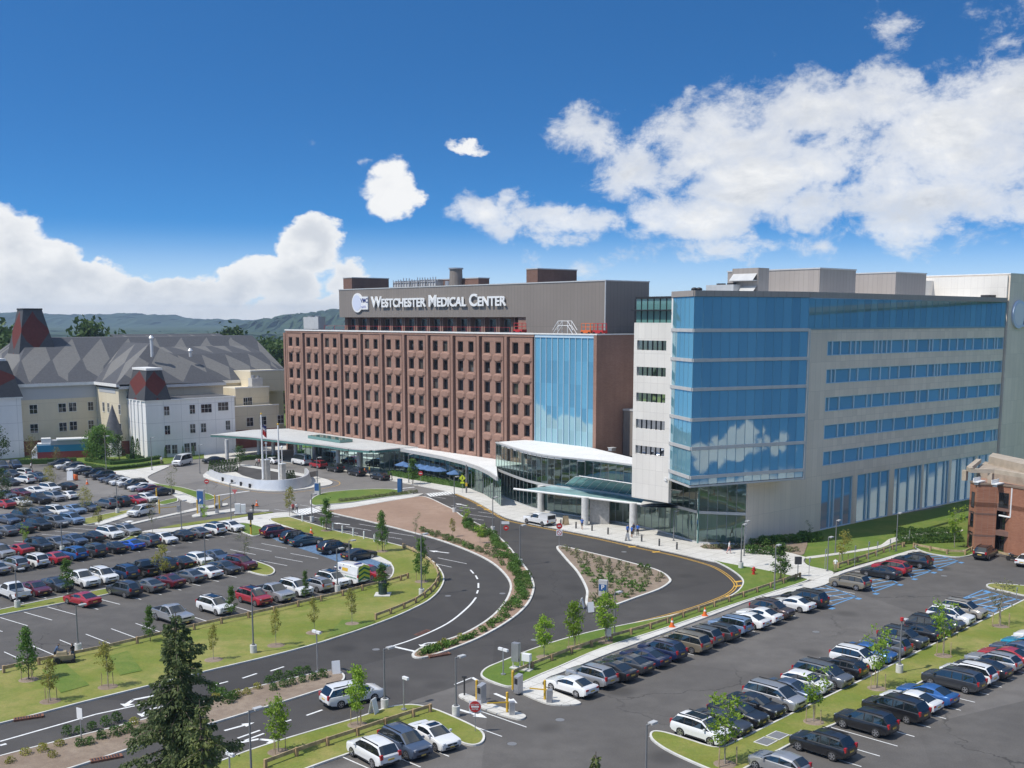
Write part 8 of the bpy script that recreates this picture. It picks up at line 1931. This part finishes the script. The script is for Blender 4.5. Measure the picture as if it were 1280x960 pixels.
# puffy heap clouds: blob field eaten at by noise
wr = T.vm('MULTIPLY', T.vm('SUBTRACT', T.noise(dn, 16, 5, .6, out=1), (.5,.5,.5)), (.05,.05,.0))
AE = T.vm('ADD', AE, wr)
bc = blobs(CUM); bs = blobs(CIR)
dc = T.math('ADD', bc, T.math('MULTIPLY', T.math('SUBTRACT', T.math('ADD', T.math('MULTIPLY', n1, .6), T.math('MULTIPLY', n2, .4)), .5), 1.1))
fc = T.ss(dc, .40, .55)
n3 = T.math('ADD', T.math('MULTIPLY', T.noise(T.vm('MULTIPLY', D, (1, 1, 1.25)), 8, 12, .66, .25), .6), T.math('MULTIPLY', T.noise(T.vm('MULTIPLY', D, (1, 1, 1.6)), 26, 9, .68, .3), .4))
ds = T.math('ADD', bs, T.math('MULTIPLY', T.math('SUBTRACT', n3, .5), 2.7))
fs = T.math('ADD', T.math('MULTIPLY', T.ss(ds, .46, .82), .72), T.math('MULTIPLY', T.ss(ds, .7, 1.2), .28))
# the rest of the sky, out of the picture: scattered fair-weather heaps, thickened overhead to add fill light, and a low bank behind the camera
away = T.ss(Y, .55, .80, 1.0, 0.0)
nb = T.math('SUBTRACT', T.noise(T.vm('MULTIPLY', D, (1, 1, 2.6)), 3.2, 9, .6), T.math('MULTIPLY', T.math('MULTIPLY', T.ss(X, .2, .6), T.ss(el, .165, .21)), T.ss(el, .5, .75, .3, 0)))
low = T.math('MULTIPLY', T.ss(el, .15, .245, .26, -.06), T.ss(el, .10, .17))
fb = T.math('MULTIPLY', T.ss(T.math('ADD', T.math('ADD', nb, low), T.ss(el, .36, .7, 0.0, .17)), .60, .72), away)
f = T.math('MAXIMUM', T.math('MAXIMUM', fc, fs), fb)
up = T.ss(el, -.02, .02)
# light and shade of the clouds: bright towards the sun, grey where thick and low
off = T.noise(T.vm('ADD', dn, (-.018, -.012, .03)), 11, 5, .58)
base = T.noise(dn, 11, 5, .58)
lit = T.math('MULTIPLY_ADD', T.math('SUBTRACT', base, off), 4.6, .60, clamp=True)
q1 = T.noise(T.vm('MULTIPLY', D, (1, 1, 2.2)), 9, 10, .66, .3); q2 = T.noise(T.vm('ADD', T.vm('MULTIPLY', D, (1, 1, 2.2)), (-.016, -.008, .04)), 9, 10, .66, .3)
lit2 = T.math('MULTIPLY_ADD', T.math('SUBTRACT', q1, q2), 3.4, .52, clamp=True)
edge = T.ss(dc, .42, .85)
gyc = T.math('MULTIPLY', T.math('MULTIPLY', T.math('SUBTRACT', 1.0, lit), .55), edge)
gys = T.math('MULTIPLY', T.math('SUBTRACT', 1.0, lit2), T.ss(ds, .75, 1.6, .3, 1.15))
isc = T.math('GREATER_THAN', fc, .02)
gy = T.math('ADD', T.math('MULTIPLY', gyc, isc), T.math('MULTIPLY', gys, T.math('SUBTRACT', 1.0, isc)))
cc = T.mix(gy, (5.15, 5.15, 5.1), (2.5, 2.75, 3.15))
veil = T.ss(el, 0.0, .085, .78, 0.0)
skc = T.mix(veil, skc, (4.3, 5.1, 5.7))
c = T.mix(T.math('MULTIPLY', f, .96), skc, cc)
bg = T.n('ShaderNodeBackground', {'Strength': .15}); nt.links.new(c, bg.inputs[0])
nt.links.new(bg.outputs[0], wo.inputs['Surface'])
hz = MB(); hz.box(-7000, 7000, -1500, 5600, -1.2, 92); ho = hz.build('haze', [None]); ho.data.materials.clear()
hm = bpy.data.materials.new('haze'); hm.use_nodes = True; hm.node_tree.nodes.clear(); HT = NT(hm.node_tree)
pv_ = HT.n('ShaderNodeVolumePrincipled', {'Color': (.62, .80, 1.0, 1), 'Density': 1.25e-4, 'Anisotropy': .2}); hm.node_tree.links.new(pv_.outputs[0], HT.n('ShaderNodeOutputMaterial').inputs['Volume'])
ho.data.materials.append(hm); tag(ho, 'thin summer haze that fades the far hills to blue', 'haze', kind='stuff')
SC.view_settings.view_transform = 'Standard'; SC.view_settings.look = 'None'; SC.view_settings.gamma = 1; SC.view_settings.exposure = 0.36
SC.view_settings.use_curve_mapping = False
SC.render.engine = 'CYCLES'
SC.cycles.max_bounces = 6; SC.cycles.diffuse_bounces = 3; SC.cycles.glossy_bounces = 3; SC.cycles.transmission_bounces = 3; SC.cycles.transparent_max_bounces = 10; SC.cycles.volume_bounces = 0
SC.cycles.caustics_reflective = False; SC.cycles.caustics_refractive = False
SC.cycles.use_denoising = True
